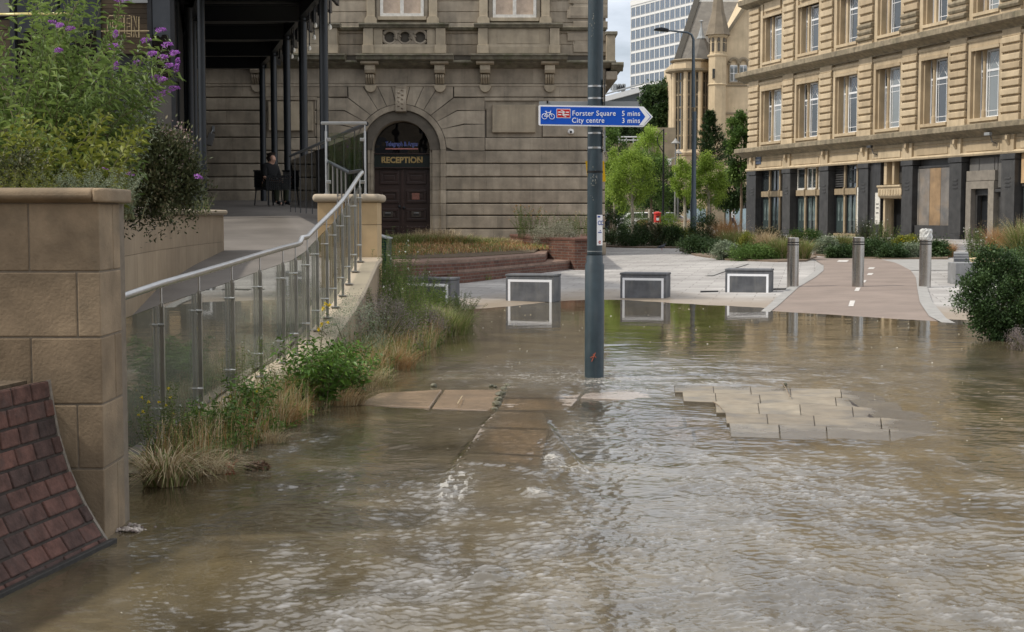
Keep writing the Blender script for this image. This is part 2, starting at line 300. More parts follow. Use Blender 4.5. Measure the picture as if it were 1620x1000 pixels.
M['letterblue'] = surf('blue_lettering', (.02, .06, .30), rough=.5, var=.05)
M['letterlilac'] = surf('pale_blue_lettering', (.28, .30, .52), rough=.5, var=.05)
M['pinkline'] = surf('pale_red_line', (.55, .22, .20), rough=.5, var=.05)
M['winglass'] = glassmat('window_glass', base=(.035, .042, .045), f0=.12)
M['winpale'] = glassmat('pale_window_glass', base=(.17, .19, .19), f0=.14)
M['winsky'] = glassmat('blue_reflecting_glass', base=(.09, .12, .16), f0=.18)
M['darkglass'] = glassmat('dark_shop_glass', base=(.008, .007, .007), f0=.05)
M['glass'] = glassmat('balustrade_glass', tint=(.80, .83, .80), f0=.10)
M['officewhite'] = surf('white_office_cladding', (.62, .62, .60), rough=.7, var=.08)
M['officegrey'] = surf('grey_office_panel', (.25, .26, .27), rough=.7, var=.1)
M['roofslate'] = surf('stone_slate_roof', (.13, .12, .105), (.19, .175, .15), rough=.85, var=.25, nscale=1.2, streak=.4, scol=(.08, .075, .07), sscale=(2, 2, .4))
M['gothic'] = surf('cream_gothic_stone', (.50, .40, .26), (.60, .48, .32), var=.2, nscale=.8, streak=.25, scol=(.3, .23, .15), fine=10)
M['gothicd'] = surf('weathered_gothic_stone', (.22, .18, .12), (.28, .23, .16), var=.3, nscale=1)
M['red'] = surf('red_paint', (.45, .03, .02), rough=.4, var=.1)
M['skin'] = surf('skin', (.48, .28, .20), rough=.5, var=.08, bump=0)
M['cloth_black'] = surf('black_cloth', (.012, .012, .013), rough=.9, var=.2)
M['cloth_olive'] = surf('dark_olive_cloth', (.03, .035, .02), rough=.9, var=.2)
M['cloth_white'] = surf('white_cloth', (.72, .73, .78), rough=.9, var=.1)
M['cloth_navy'] = surf('navy_cloth', (.02, .025, .05), rough=.9, var=.1)
M['hair'] = surf('dark_hair', (.015, .01, .008), rough=.6, var=.2)
M['bark'] = surf('bark', (.17, .13, .09), (.22, .17, .12), rough=.9, var=.3, nscale=10)
M['barkpale'] = surf('pale_bark', (.38, .34, .27), rough=.9, var=.3, nscale=10)
M['stem'] = surf('green_stem', (.10, .12, .05), (.16, .13, .07), rough=.8, var=.2, nscale=10)
M['leaf_bud'] = leafmat('buddleia_leaves', (.07, .115, .03), (.19, .27, .07), (.38, .42, .17), trans=.4)
M['leaf_grey'] = leafmat('silvery_leaves', (.13, .17, .11), (.28, .33, .22), (.44, .48, .38), trans=.2)
M['leaf_hebe'] = leafmat('bronze_green_leaves', (.026, .038, .014), (.085, .095, .04), (.24, .19, .12), trans=.15)
M['leaf_dark'] = leafmat('dark_green_leaves', (.018, .038, .013), (.055, .10, .032), (.12, .18, .065), trans=.2)
M['leaf_mid'] = leafmat('mid_green_leaves', (.05, .10, .02), (.12, .20, .045), (.22, .30, .09), trans=.3)
M['leaf_light'] = leafmat('light_green_leaves', (.14, .22, .035), (.30, .42, .07), (.46, .56, .15), trans=.45)
M['leaf_tree'] = leafmat('tree_leaves', (.05, .10, .025), (.12, .20, .045), (.22, .31, .085), trans=.35)
M['leaf_yell'] = leafmat('yellow_green_leaves', (.10, .13, .02), (.22, .24, .04), (.36, .34, .08), trans=.3)
M['leaf_oxeye'] = leafmat('glossy_weed_leaves', (.05, .11, .018), (.13, .24, .04), (.27, .37, .09), trans=.25, rough=.4)
M['grass'] = leafmat('green_grass', (.08, .13, .025), (.19, .26, .06), (.40, .38, .17), trans=.3)
M['straw'] = leafmat('dry_grass', (.26, .19, .10), (.50, .39, .23), (.72, .62, .43), trans=.25)
M['orange'] = leafmat('orange_grass', (.28, .14, .05), (.46, .27, .12), (.58, .40, .22), trans=.3)
M['lavender'] = leafmat('faded_lavender', (.13, .11, .11), (.24, .20, .19), (.36, .30, .27), trans=.2)
M['purple'] = leafmat('purple_florets', (.30, .09, .40), (.52, .20, .66), (.70, .38, .80), trans=.25)
M['yflower'] = leafmat('yellow_petals', (.70, .52, .01), (.85, .68, .02), trans=.3)
M['wflower'] = leafmat('white_petals', (.6, .6, .55), (.8, .8, .75), trans=.3)
M['redflower'] = leafmat('red_petals', (.45, .06, .04), (.55, .1, .08), trans=.3)
# ------------------------------------------------------------------ leaves and blades
def rmesh(name, V, Fc, mat, parent, tint=None, world=True, nper=None):
    me = bpy.data.meshes.new(name)
    V = np.asarray(V, dtype=np.float32)
    if parent is not None and world:
        Mi = np.array(wmat(parent).inverted()); V = V @ Mi[:3, :3].T + Mi[:3, 3]
    nf, k = Fc.shape
    me.vertices.add(len(V)); me.vertices.foreach_set('co', V.astype(np.float32).ravel())
    me.loops.add(nf * k); me.loops.foreach_set('vertex_index', Fc.astype(np.int32).ravel())
    me.polygons.add(nf); me.polygons.foreach_set('loop_start', np.arange(0, nf * k, k, dtype=np.int32)); me.polygons.foreach_set('loop_total', np.full(nf, k, dtype=np.int32))
    me.update(calc_edges=True)
    if tint is not None:
        a = me.attributes.new('tint', 'FLOAT', 'FACE'); a.data.foreach_set('value', np.asarray(tint, dtype=np.float32))
    me.materials.append(mat)
    return link(name, me, parent)
def unit(a): return a / (np.linalg.norm(a, axis=1, keepdims=True) + 1e-9)
def leaves(name, C, A, Ln, Wd, mat, parent, tint=None, droop=.15):
    n = len(C); A = unit(A); Ln = np.broadcast_to(Ln, (n,))[:, None]; Wd = np.broadcast_to(Wd, (n,))[:, None]
    up = np.tile([0, 0, 1.], (n, 1)) + rng.normal(0, .45, (n, 3))
    sd_ = unit(np.cross(A, up)); nn = unit(np.cross(sd_, A))
    b = C; m1 = C + A * Ln * .45 + sd_ * Wd * .5 + nn * Wd * .12; m2 = C + A * Ln * .45 - sd_ * Wd * .5 + nn * Wd * .12
    tip = C + A * Ln - np.array([0, 0, 1.]) * Ln * droop
    V = np.stack([b, m1, tip, m2], 1).reshape(-1, 3)
    i = np.arange(n)[:, None] * 4
    Fc = np.concatenate([i + [0, 1, 2], i + [0, 2, 3]], 1).reshape(-1, 3)
    t = rng.random(n) if tint is None else np.clip(tint, 0, 1)
    return rmesh(name, V, Fc, mat, parent, np.repeat(t, 2))
def blades(name, B, H, lean, width, mat, parent, tint=None, nseg=4, curl=1.0):
    """B base points, H heights, lean (n,2) horizontal reach"""
    n = len(B); H = np.broadcast_to(H, (n,)); t = np.linspace(0, 1, nseg + 1)
    side = np.stack([-lean[:, 1], lean[:, 0], np.zeros(n)], 1) + rng.normal(0, .01, (n, 3)); side = unit(side)
    V = []
    for k, tk in enumerate(t):
        p = B + np.concatenate([lean * (tk ** 1.8), (H * (tk - .35 * curl * tk ** 3))[:, None]], 1)
        wk = np.broadcast_to(width, (n,))[:, None] * (1 - tk ** 1.5 * .95) * .5
        V += [p - side * wk, p + side * wk]
    V = np.stack(V, 1).reshape(-1, 3); m = 2 * (nseg + 1)
    i = np.arange(n)[:, None] * m
    Fc = np.concatenate([i + [2 * k, 2 * k + 1, 2 * k + 3, 2 * k + 2] for k in range(nseg)], 1).reshape(-1, 4)
    tt = rng.random(n) if tint is None else np.clip(tint, 0, 1)
    return rmesh(name, V, Fc, mat, parent, np.repeat(tt, nseg))
def clumpy(center, rad, K, n, sig, low=-.25):
    d = unit(rng.normal(0, 1, (K, 3))); d[:, 2] = np.where(d[:, 2] < low, -d[:, 2], d[:, 2])
    rr = rng.uniform(.35, 1.0, (K, 1)) ** .6 * rng.uniform(.75, 1.12, (K, 1))
    cc = np.array(center) + d * rr * np.array(rad)
    idx = rng.integers(0, K, n); off = rng.normal(0, 1, (n, 3)) * sig
    P = cc[idx] + off
    ax = unit(P - np.array(center)) * .7 + rng.normal(0, .6, (n, 3)) + [0, 0, .25]
    t = rng.random(K)[idx] * .55 + rng.random(n) * .45
    return P, ax, t, cc
def bush(name, label, cat, loc, rad, n, Ln, Wd, mat, K=40, sig=None, group=None, flowers=None, parts=True, droop=.15, low=-.1, sm='stem'):
    n = int(n * 1.25)
    loc = Vector(loc); o = thing(name, label, cat, loc, group=group)
    c = (loc.x, loc.y, loc.z + rad[2] * .5); r = (rad[0], rad[1], rad[2] * .55)
    sig = sig or min(rad) * .16
    P, ax, t, cc = clumpy(c, r, K, n, sig, low=-.97)
    P[:, 2] = np.maximum(P[:, 2], loc.z + .01)
    leaves('foliage', P, ax, Ln * rng.uniform(.6, 1.15, n), Wd * rng.uniform(.7, 1.2, n), mat, o, t, droop)
    mb = MB()
    for k in range(min(K, 16)):
        e = Vector(cc[k]); m_ = loc.lerp(e, .5) + Vector((0, 0, .1 * rad[2]))
        mb.tube([loc + Vector((random.uniform(-.1, .1) * rad[0], random.uniform(-.1, .1) * rad[1], 0)), m_, e], [.012 * max(1, rad[2]), .008 * max(1, rad[2]), .003], 5)
    mb.build('stem', M[sm], o)
    if flowers:
        fm, nf, fs = flowers
        Pf, af, tf, _ = clumpy(c, (r[0] * 1.05, r[1] * 1.05, r[2] * 1.1), 30, nf, sig * .6, low=.0)
        leaves('flower', Pf, af, fs, fs * .8, fm, o, tf)
    return o
def tuft(name, label, cat, loc, spread, h, n, mat, width=.006, reach=.5, group=None, mat2=None, nseg=4, curl=1.0, seeds=None):
    loc = Vector(loc); o = thing(name, label, cat, loc, group=group)
    r = np.sqrt(rng.random(n)) ; a = rng.random(n) * 2 * PI
    B = np.stack([loc.x + r * np.cos(a) * spread[0], loc.y + r * np.sin(a) * spread[1], np.full(n, loc.z)], 1)
    lean = np.stack([np.cos(a) * r, np.sin(a) * r], 1) * reach * h + rng.normal(0, .16 * h, (n, 2))
    H = h * rng.uniform(.45, 1.1, n)
    blades('leaf_blades', B, H, lean, width, mat, o, nseg=nseg, curl=curl)
    if mat2:
        k = n // 3
        blades('dry_blades', B[:k], H[:k] * 1.1, lean[:k] * 1.3, width * .8, mat2, o, nseg=nseg, curl=curl)
    if seeds:
        sm, ns, sl = seeds
        j = rng.integers(0, n, ns); tt = rng.uniform(.8, 1.05, ns)
        P = B[j] + np.concatenate([lean[j] * tt[:, None] ** 1.8, (H[j] * (tt - .35 * curl * tt ** 3) * 1.15)[:, None]], 1) + rng.normal(0, .03 * h, (ns, 3))
        leaves('seed_heads', P, rng.normal(0, .5, (ns, 3)) + [0, 0, .8], sl, sl * .4, sm, o)
    return o
# ================================================================== GROUND, WATER, PAVING
def ground_sheet():
    xs = np.unique(np.concatenate([np.linspace(-500, -40, 12), np.linspace(-40, 40, 161), np.linspace(40, 500, 12)]))
    ys = np.unique(np.concatenate([np.linspace(-60, 0, 8), np.linspace(0, 70, 281), np.linspace(70, 900, 30)]))
    X, Y = np.meshgrid(xs, ys); Z = gz(X, Y)
    near = (Y > 15) & (Y < 60)
    Z = Z + near * .012 * vnoise(X * .45, Y * .45, 3)
    V = np.stack([X, Y, Z], -1).reshape(-1, 3); nx = len(xs); ny = len(ys)
    i = (np.arange(ny - 1)[:, None] * nx + np.arange(nx - 1)[None, :]).ravel()[:, None]
    Fc = i + np.array([0, 1, nx + 1, nx])
    return V, Fc
def pave_mat():
    m, t, n, l = newmat('pale_paving'); tc = n('ShaderNodeTexCoord')
    mp = n('ShaderNodeMapping'); mp.inputs['Rotation'].default_value = (0, 0, math.radians(12)); l(tc.outputs['Object'], mp.inputs[0])
    b = n('ShaderNodeTexBrick'); l(mp.outputs[0], b.inputs['Vector']); b.inputs['Scale'].default_value = 1; b.inputs['Brick Width'].default_value = .75; b.inputs['Row Height'].default_value = .45
    b.inputs['Mortar Size'].default_value = .008; b.inputs['Color1'].default_value = (.33, .315, .30, 1); b.inputs['Color2'].default_value = (.41, .395, .375, 1); b.inputs['Mortar'].default_value = (.17, .16, .15, 1)
    nz = n('ShaderNodeTexNoise'); nz.inputs['Scale'].default_value = .5; nz.inputs['Detail'].default_value = 9; nz.inputs['Roughness'].default_value = .65; l(tc.outputs['Object'], nz.inputs['Vector'])
    mr = n('ShaderNodeMapRange'); mr.inputs['From Min'].default_value = .35; mr.inputs['From Max'].default_value = .65; mr.inputs['To Min'].default_value = .72; mr.inputs['To Max'].default_value = 1.12; l(nz.outputs['Fac'], mr.inputs['Value'])
    ml = n('ShaderNodeMix'); ml.data_type = 'RGBA'; ml.blend_type = 'MULTIPLY'; ml.inputs['Factor'].default_value = 1; l(b.outputs['Color'], ml.inputs['A']); l(mr.outputs[0], ml.inputs['B'])
    # silt left just above the water
    sp = n('ShaderNodeSeparateXYZ'); l(tc.outputs['Object'], sp.inputs[0])
    r2 = n('ShaderNodeMapRange'); r2.inputs['From Min'].default_value = .012; r2.inputs['From Max'].default_value = .05; r2.inputs['To Min'].default_value = .8; r2.inputs['To Max'].default_value = 0
    ad = n('ShaderNodeMath'); ad.operation = 'MULTIPLY_ADD'; ad.inputs[1].default_value = .05; l(nz.outputs['Fac'], ad.inputs[0]); l(sp.outputs['Z'], ad.inputs[2])
    sb = n('ShaderNodeMath'); sb.operation = 'SUBTRACT'; sb.inputs[1].default_value = .025; l(ad.outputs[0], sb.inputs[0]); l(sb.outputs[0], r2.inputs['Value'])
    m2 = n('ShaderNodeMix'); m2.data_type = 'RGBA'; l(r2.outputs[0], m2.inputs['Factor']); l(ml.outputs['Result'], m2.inputs['A']); m2.inputs['B'].default_value = (.26, .20, .135, 1)
    p = n('ShaderNodeBsdfPrincipled'); l(m2.outputs['Result'], p.inputs['Base Color']); p.inputs['Specular IOR Level'].default_value = .3
    r3 = n('ShaderNodeMapRange'); r3.inputs['To Min'].default_value = .85; r3.inputs['To Max'].default_value = .35; l(r2.outputs[0], r3.inputs['Value']); l(r3.outputs[0], p.inputs['Roughness'])
    o = n('ShaderNodeOutputMaterial'); l(p.outputs[0], o.inputs[0]); return m
V, Fc = ground_sheet()
ground = rmesh('ground', V, Fc, pave_mat(), None); ground['kind'] = 'structure'
ground.data.polygons.foreach_set('use_smooth', [True] * len(ground.data.polygons))

def proj(x, y, z=0):
    dz = z - CAMZ; fw = y * cP - dz * sP; up = y * sP + dz * cP
    return 810 + F * x / fw, 500 - F * up / fw
def sig(a): return 1 / (1 + np.exp(-np.clip(a, -30, 30)))
def blob(px, py, cx, cy, rx, ry): return np.exp(-(((px - cx) / rx) ** 2 + ((py - cy) / ry) ** 2))
def water_sheet():
    ny, nx = 1050, 860
    yy = 2.6 * np.exp(np.linspace(0, math.log(29.5 / 2.6), ny)); uu = np.linspace(-1, 1, nx)
    X = uu[None, :] * (.43 * yy + .25)[:, None]; Y = np.repeat(yy[:, None], nx, 1)
    PX, PY = proj(X, Y)
    wx = .25 * vnoise(X * 1.1, Y * 1.1, 21); wy = .25 * vnoise(X * 1.1 + 9, Y * 1.1, 22)
    big = vnoise(X * .9, Y * .9, 31); mid = vnoise(X * 2.2 + wx, Y * 2.2 + wy, 33)
    # where the flow is broken: a band past the post, then a fan towards the camera
    fl = np.interp(PY, [590, 640, 700, 760, 850, 1000, 1200], [690, 800, 770, 700, 560, 430, 300])
    fr = np.interp(PY, [560, 600, 640, 700, 780, 880, 1000, 1200], [1500, 1150, 1100, 1230, 1430, 1640, 1800, 1900])
    fan = sig((PX - fl) / 38) * sig((fr - PX) / 90) * sig((PY - 585) / 12)
    band = np.exp(-((PY - 590) / 26) ** 2) * sig((PX - 690) / 60) * sig((1480 - PX) / 110)
    left = sig((PY - 880) / 40) * sig((560 - PX) / 60) * .75 * np.clip(.5 + 1.4 * big, 0, 1)
    strm = blob(PX, PY, 480, 730, 110, 90) * .8
    turb = np.clip(fan * (1.05 + .7 * mid + .3 * big), 0, 1.6) + band * .7 + left + strm + .20
    turb += .42 * sig((PX - 1100) / 120) * sig((PY - 560) / 30) * (1 - fan)
    turb += .35 * np.clip(vnoise(X * .5, Y * 1.4, 41) + vnoise(X * 1.3, Y * 3.1, 42) * .5, 0, 1) * sig((PY - 500) / 12)
    stk = vnoise(X * 3.6 + 1.2 * vnoise(X * .8, Y * .8, 43), Y * .55, 44) + .5 * vnoise(X * 8 + wx * 6, Y * 1.3, 45); turb = turb * np.clip(.86 + 1.15 * stk * sig((PY - 600) / 20), .22, 1.7)
    turb = turb * (1 - .55 * blob(PX, PY, 815, 700, 58, 46))
    turb = np.clip(turb, .05, 1.9)
    calm = sig((528 - PY) / 12); turb = turb * (1 - .72 * calm)
    Hh = np.zeros_like(X); FN = np.zeros_like(X)
    for k, (lam, s, rid) in enumerate([(.60, .022, 0), (.27, .032, 0), (.115, .055, 0), (.052, .125, 0), (.029, .21, 0), (.018, .22, 0)]):
        c, s_ = math.cos(k * .9), math.sin(k * .9)
        c, s_ = math.cos((k % 3 - 1) * .5), math.sin((k % 3 - 1) * .5); u = (X * c - Y * s_ + wx) / lam * .50; v = (X * s_ + Y * c + wy) / lam
        nzv = vnoise(u, v, 50 + k)
        if rid: nzv = .5 - np.abs(nzv) * 1.6
        fade = np.clip(lam / (Y * Y / (CAMZ * 1422) * .9), 0, 1)
        Hh += nzv * lam * s * fade * .9
        if k >= 2: FN += nzv * (.9, .9, 1.1, .8)[k - 2]
    Z = Hh * turb
    # regular small wind ripples on the right-hand pond
    rip = (np.sin((Y * 1 + .22 * X) * 2 * PI / .13 + 5 * vnoise(X * 1.6, Y * 2.5, 61)) * .0011 * sig((PX - 1000) / 100) * sig((PY - 520) / 30) * (1 - .6 * fan)
           * np.clip(.6 + 1.5 * vnoise(X * 2.3, Y * 1.7, 62), 0, 1.4))
    Z += rip
    # swell, the drop off the broken paving edge, the standing wave, the churned mounds
    xe = np.interp(PY, [608, 650, 690, 745, 800, 860], [800, 784, 757, 715, 690, 660]) + 7 * vnoise(PY * .09, PY * 0, 71)
    win = sig((PY - 612) / 5) * sig((790 - PY) / 22)
    Z += .022 * sig((PX - xe) / 5) * win * sig((905 - PX) / 16) - .006 * win
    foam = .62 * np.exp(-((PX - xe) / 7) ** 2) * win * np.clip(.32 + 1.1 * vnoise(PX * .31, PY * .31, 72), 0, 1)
    Z += np.exp(-((PX - xe - 2) / 7) ** 2) * win * .006 * (1 + 2 * vnoise(X * 14, Y * 14, 73))
    rl = np.interp(PY, [672, 700, 738], [862, 880, 915]); rw = sig((PY - 672) / 5) * sig((742 - PY) / 4)
    Z += .020 * np.exp(-((PX - rl) / 8) ** 2) * rw
    sp_ = blob(PX, PY, 873, 728, 15, 9) + .7 * blob(PX, PY, 845, 781, 22, 7) + .5 * blob(PX, PY, 905, 745, 40, 8)
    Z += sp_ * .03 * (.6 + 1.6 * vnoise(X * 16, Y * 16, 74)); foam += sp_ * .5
    l2 = np.interp(PX, [740, 870], [733, 752]); Z += .014 * np.exp(-((PY - l2) / 4.5) ** 2) * sig((PX - 735) / 8) * sig((872 - PX) / 8)
    l3 = np.interp(PX, [960, 1060, 1230], [735, 742, 728]); Z += .007 * np.exp(-((PY - l3) / 6) ** 2) * sig((PX - 960) / 30) * sig((1235 - PX) / 20)
    for cx, cy, rx, ry, h in [(770, 908, 34, 12, .03), (620, 888, 60, 10, .012), (560, 960, 60, 18, .016), (1130, 607, 60, 4, .012), (950, 612, 24, 5, .016), (1010, 868, 50, 10, .010), (360, 640, 30, 6, .01)]:
        Z += blob(PX, PY, cx, cy, rx, ry) * h * (1 + 1.2 * vnoise(X * 8, Y * 8, 81))
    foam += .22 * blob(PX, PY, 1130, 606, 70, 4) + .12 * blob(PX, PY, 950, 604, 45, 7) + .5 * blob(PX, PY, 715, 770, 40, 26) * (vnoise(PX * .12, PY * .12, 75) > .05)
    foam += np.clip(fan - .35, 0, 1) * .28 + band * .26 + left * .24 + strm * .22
    # thin water over the lifted slabs: you can see the paving through it
    sh = .95 * np.clip(1.3 * blob(PX, PY, 818, 700, 60, 46), 0, 1) + .7 * blob(PX, PY, 870, 640, 110, 18) + .75 * blob(PX, PY, 1085, 672, 90, 30) + .85 * blob(PX, PY, 1270, 690, 150, 16) + .7 * blob(PX, PY, 690, 640, 130, 10)
    V = np.stack([X, Y, Z], -1).reshape(-1, 3)
    i = (np.arange(ny - 1)[:, None] * nx + np.arange(nx - 1)[None, :]).ravel()[:, None]
    CR = np.clip((FN - .26) * 2.2, 0, 1) * np.clip(turb * (1 - calm) - .22, 0, 1) * (.55 + .9 * np.clip(big + mid * .6 + .15, 0, 1))  # wave-crest mask for the painted glints
    return V, i + np.array([0, 1, nx + 1, nx]), CR.ravel(), turb.ravel(), np.clip(foam, 0, 1).ravel(), np.clip(sh, 0, .9).ravel()
def water_mat():
    m, t, n, l = newmat('muddy_flood_water'); tc = n('ShaderNodeTexCoord')
    def attr(a):
        x = n('ShaderNodeAttribute'); x.attribute_name = a; return x.outputs['Fac']
    tb, fo, sh, cr = attr('turb'), attr('foam'), attr('shallow'), attr('crest')
    def noise(sc, det=3, ro=.6, dist=0):
        x = n('ShaderNodeTexNoise'); x.inputs['Scale'].default_value = sc; x.inputs['Detail'].default_value = det; x.inputs['Roughness'].default_value = ro; x.inputs['Distortion'].default_value = dist; l(tc.outputs['Object'], x.inputs['Vector']); return x.outputs['Fac']
    def math_(op, a, b=None, c=None):
        x = n('ShaderNodeMath'); x.operation = op
        for k, v in enumerate((a, b, c)):
            if v is None: continue
            if isinstance(v, (int, float)): x.inputs[k].default_value = v
            else: l(v, x.inputs[k])
        return x.outputs[0]
    b1 = n('ShaderNodeBump'); b1.inputs['Distance'].default_value = .0018; l(noise(34, 3), b1.inputs['Height']); l(math_('MULTIPLY', tb, .75), b1.inputs['Strength'])
    b2 = n('ShaderNodeBump'); b2.inputs['Distance'].default_value = .0009; l(noise(95, 2), b2.inputs['Height']); l(math_('MULTIPLY', tb, .8), b2.inputs['Strength']); l(b1.outputs[0], b2.inputs['Normal'])
    mud = n('ShaderNodeMix'); mud.data_type = 'RGBA'; mud.inputs['A'].default_value = (.052, .040, .020, 1); mud.inputs['B'].default_value = (.118, .092, .048, 1)
    mr = n('ShaderNodeMapRange'); mr.inputs['From Min'].default_value = .35; mr.inputs['From Max'].default_value = .65; l(noise(1.3, 6, .6, .6), mr.inputs['Value']); l(mr.outputs[0], mud.inputs['Factor'])
    glint_mix = n('ShaderNodeMix'); glint_mix.data_type = 'RGBA'; l(mud.outputs['Result'], glint_mix.inputs['A']); glint_mix.inputs['B'].default_value = (.46, .46, .46, 1); l(math_('MULTIPLY_ADD', cr, .38, math_('MULTIPLY', tb, .085)), glint_mix.inputs['Factor'])  # grey painted into the mud colour: silvery sky reflection and crest glints
    df = n('ShaderNodeBsdfDiffuse'); l(glint_mix.outputs['Result'], df.inputs[0])
    tr = n('ShaderNodeBsdfTransparent'); tr.inputs[0].default_value = (.86, .78, .64, 1)
    s1 = n('ShaderNodeMixShader'); l(sh, s1.inputs[0]); l(df.outputs[0], s1.inputs[1]); l(tr.outputs[0], s1.inputs[2])
    fr = n('ShaderNodeFresnel'); fr.inputs[0].default_value = 1.45; l(b2.outputs[0], fr.inputs['Normal'])
    gl = n('ShaderNodeBsdfGlossy'); l(math_('MULTIPLY_ADD', tb, .05, .015), gl.inputs['Roughness']); gl.inputs[0].default_value = (1, 1, 1, 1); l(b2.outputs[0], gl.inputs['Normal'])
    s2 = n('ShaderNodeMixShader'); l(fr.outputs[0], s2.inputs[0]); l(s1.outputs[0], s2.inputs[1]); l(gl.outputs[0], s2.inputs[2])
    # froth: broken specks where the water churns
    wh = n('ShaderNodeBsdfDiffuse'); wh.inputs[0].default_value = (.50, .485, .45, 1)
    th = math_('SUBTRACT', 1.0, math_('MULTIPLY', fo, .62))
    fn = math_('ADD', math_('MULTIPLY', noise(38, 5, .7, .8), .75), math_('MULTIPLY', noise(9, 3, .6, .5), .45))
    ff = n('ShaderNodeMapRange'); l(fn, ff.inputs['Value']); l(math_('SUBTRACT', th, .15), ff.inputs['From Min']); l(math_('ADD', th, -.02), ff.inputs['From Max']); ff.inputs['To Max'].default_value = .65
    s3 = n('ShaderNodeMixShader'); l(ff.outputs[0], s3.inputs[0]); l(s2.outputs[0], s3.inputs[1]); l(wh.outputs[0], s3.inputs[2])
    o = n('ShaderNodeOutputMaterial'); l(s3.outputs[0], o.inputs[0]); return m
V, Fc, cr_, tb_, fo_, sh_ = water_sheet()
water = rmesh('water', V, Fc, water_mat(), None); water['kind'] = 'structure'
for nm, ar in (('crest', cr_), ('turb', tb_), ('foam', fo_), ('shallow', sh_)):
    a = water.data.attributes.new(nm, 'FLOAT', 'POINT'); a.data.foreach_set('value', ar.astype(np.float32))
water.data.polygons.foreach_set('use_smooth', np.ones(len(water.data.polygons), dtype=bool))

# --- cycle path, its edging and dashes: sheets that follow the ground
def follow(name, pxpoly_l, pxpoly_r, lift, mat, nacross=6, kind='structure'):
    """strip between two pixel polylines given from near to far"""
    Lp = [G(*p) for p in pxpoly_l]; Rp = [G(*p) for p in pxpoly_r]
    def resample(P, m):
        d = np.concatenate([[0], np.cumsum([(P[i + 1] - P[i]).length for i in range(len(P) - 1)])]); s = np.linspace(0, d[-1], m)
        return np.stack([np.interp(s, d, [p[k] for p in P]) for k in range(2)], 1)
    m = 40; A = resample(Lp, m); B = resample(Rp, m); t = np.linspace(0, 1, nacross)
    P = A[:, None] * (1 - t)[None, :, None] + B[:, None] * t[None, :, None]
    X, Y = P[..., 0], P[..., 1]; Z = gz(X, Y) + ((Y > 15) & (Y < 60)) * .012 * vnoise(X * .45, Y * .45, 3) + lift
    V = np.stack([X, Y, Z], -1).reshape(-1, 3)
    i = (np.arange(m - 1)[:, None] * nacross + np.arange(nacross - 1)[None, :]).ravel()[:, None]
    o = rmesh(name, V, i + np.array([0, 1, nacross + 1, nacross]), mat, None, tint=np.full(len(i), .5)); o['kind'] = kind
    return o
pl = [(1190, 520), (1228, 488), (1262, 457), (1290, 440), (1303, 429), (1303, 421), (1290, 412), (1272, 407)]
pr = [(1505, 520), (1470, 503), (1455, 480), (1451, 457), (1449, 440), (1440, 428), (1415, 416), (1380, 408)]
follow('cycle_path', pl, pr, .018, M['asphalt'], 12)
kl = [(1175, 520), (1212, 488), (1246, 457), (1276, 440), (1290, 429), (1291, 422)]
kr = [(1190, 520), (1228, 488), (1262, 457), (1290, 440), (1303, 429), (1303, 421)]
follow('path_edging', kl, kr, .026, M['kerb'], 4)
kl = [(1505, 520), (1470, 503), (1455, 480), (1451, 457), (1449, 440)]
kr = [(1535, 525), (1497, 506), (1475, 480), (1467, 457), (1464, 440)]
follow('path_edging', kl, kr, .026, M['kerb'], 4)
follow('path_edging', [(1115, 437), (1150, 425), (1175, 418)], [(1128, 437), (1162, 425), (1186, 418)], .02, M['kerb'], 3)
follow('far_path', [(1440, 428), (1415, 416), (1380, 408)], [(1640, 428), (1560, 414), (1480, 409)], .012, M['kerb'], 6)
mb = MB()
for (x, y, wv, h) in [(1347, 482, 8, 9), (1356, 459.5, 7, 5), (1366, 447, 6, 4), (1376, 435, 8, 3), (1378, 425.5, 9, 2.5), (1333, 414, 16, 2.5)]:
    q = [G(x - wv / 2 - 1, y + h / 2), G(x + wv / 2 - 1, y + h / 2), G(x + wv / 2 + 2, y - h / 2), G(x - wv / 2 + 2, y - h / 2)]
    mb.add([(p.x, p.y, float(gz(p.x, p.y)) + .012 * float(vnoise(np.array(p.x * .45), np.array(p.y * .45), 3)) + .023) for p in q], [(0, 1, 2, 3)], .5)
o = mb.build('path_markings', surf('road_marking_paint', (.55, .53, .50), rough=.7, var=.25, nscale=12)); o['kind'] = 'structure'

# --- lifted paving slabs in the flood
mb = MB()
def slab_px(mb, q, zf, th=.06, t=None, sh=.0038):
    P = [G(x, y, .0) for x, y in q]; c = sum(P, Vector()) / 4
    P = [c + (p - c) * (1 - sh / (p - c).length) for p in P]
    z = [zf(x, y) + random.uniform(-.003, .003) for x, y in q]
    mb.prismz([(p.x, p.y) for p in P], [a - th for a in z], z, t)
rows = [(1066, [1066, 1128, 1187, 1250, 1330, 1400]), (1078, [1078, 1130, 1200, 1320, 1425]), (1128, [1128, 1196, 1262, 1345, 1470]), (1142, [1142, 1208, 1282, 1388, 1480]), (1146, [1146, 1225, 1300, 1400, 1500])]
yl = [611, 624, 638, 654.5, 671, 689]
zf = lambda x, y: .019 - .030 * min(2.5, max(0, (x - (1315 + (y - 611) * 1.75)) / 75)) - .016 * max(0, (y - 675)) / 14 - .012 * max(0, (620 - y)) / 9
for r, (x0, xs) in enumerate(rows):
    for a, b in zip(xs, xs[1:]):
        s0 = (yl[r] - 611) * .12; s1 = (yl[r + 1] - 611) * .12
        k = .035
        slab_px(mb, [(a + s1, yl[r + 1] + (a - 1100) * k), (b + s1, yl[r + 1] + (b - 1100) * k), (b + s0, yl[r] + (b - 1100) * k), (a + s0, yl[r] + (a - 1100) * k)], zf)
o = mb.build('pavement', M['slab'], bevel=.006); o['kind'] = 'structure'
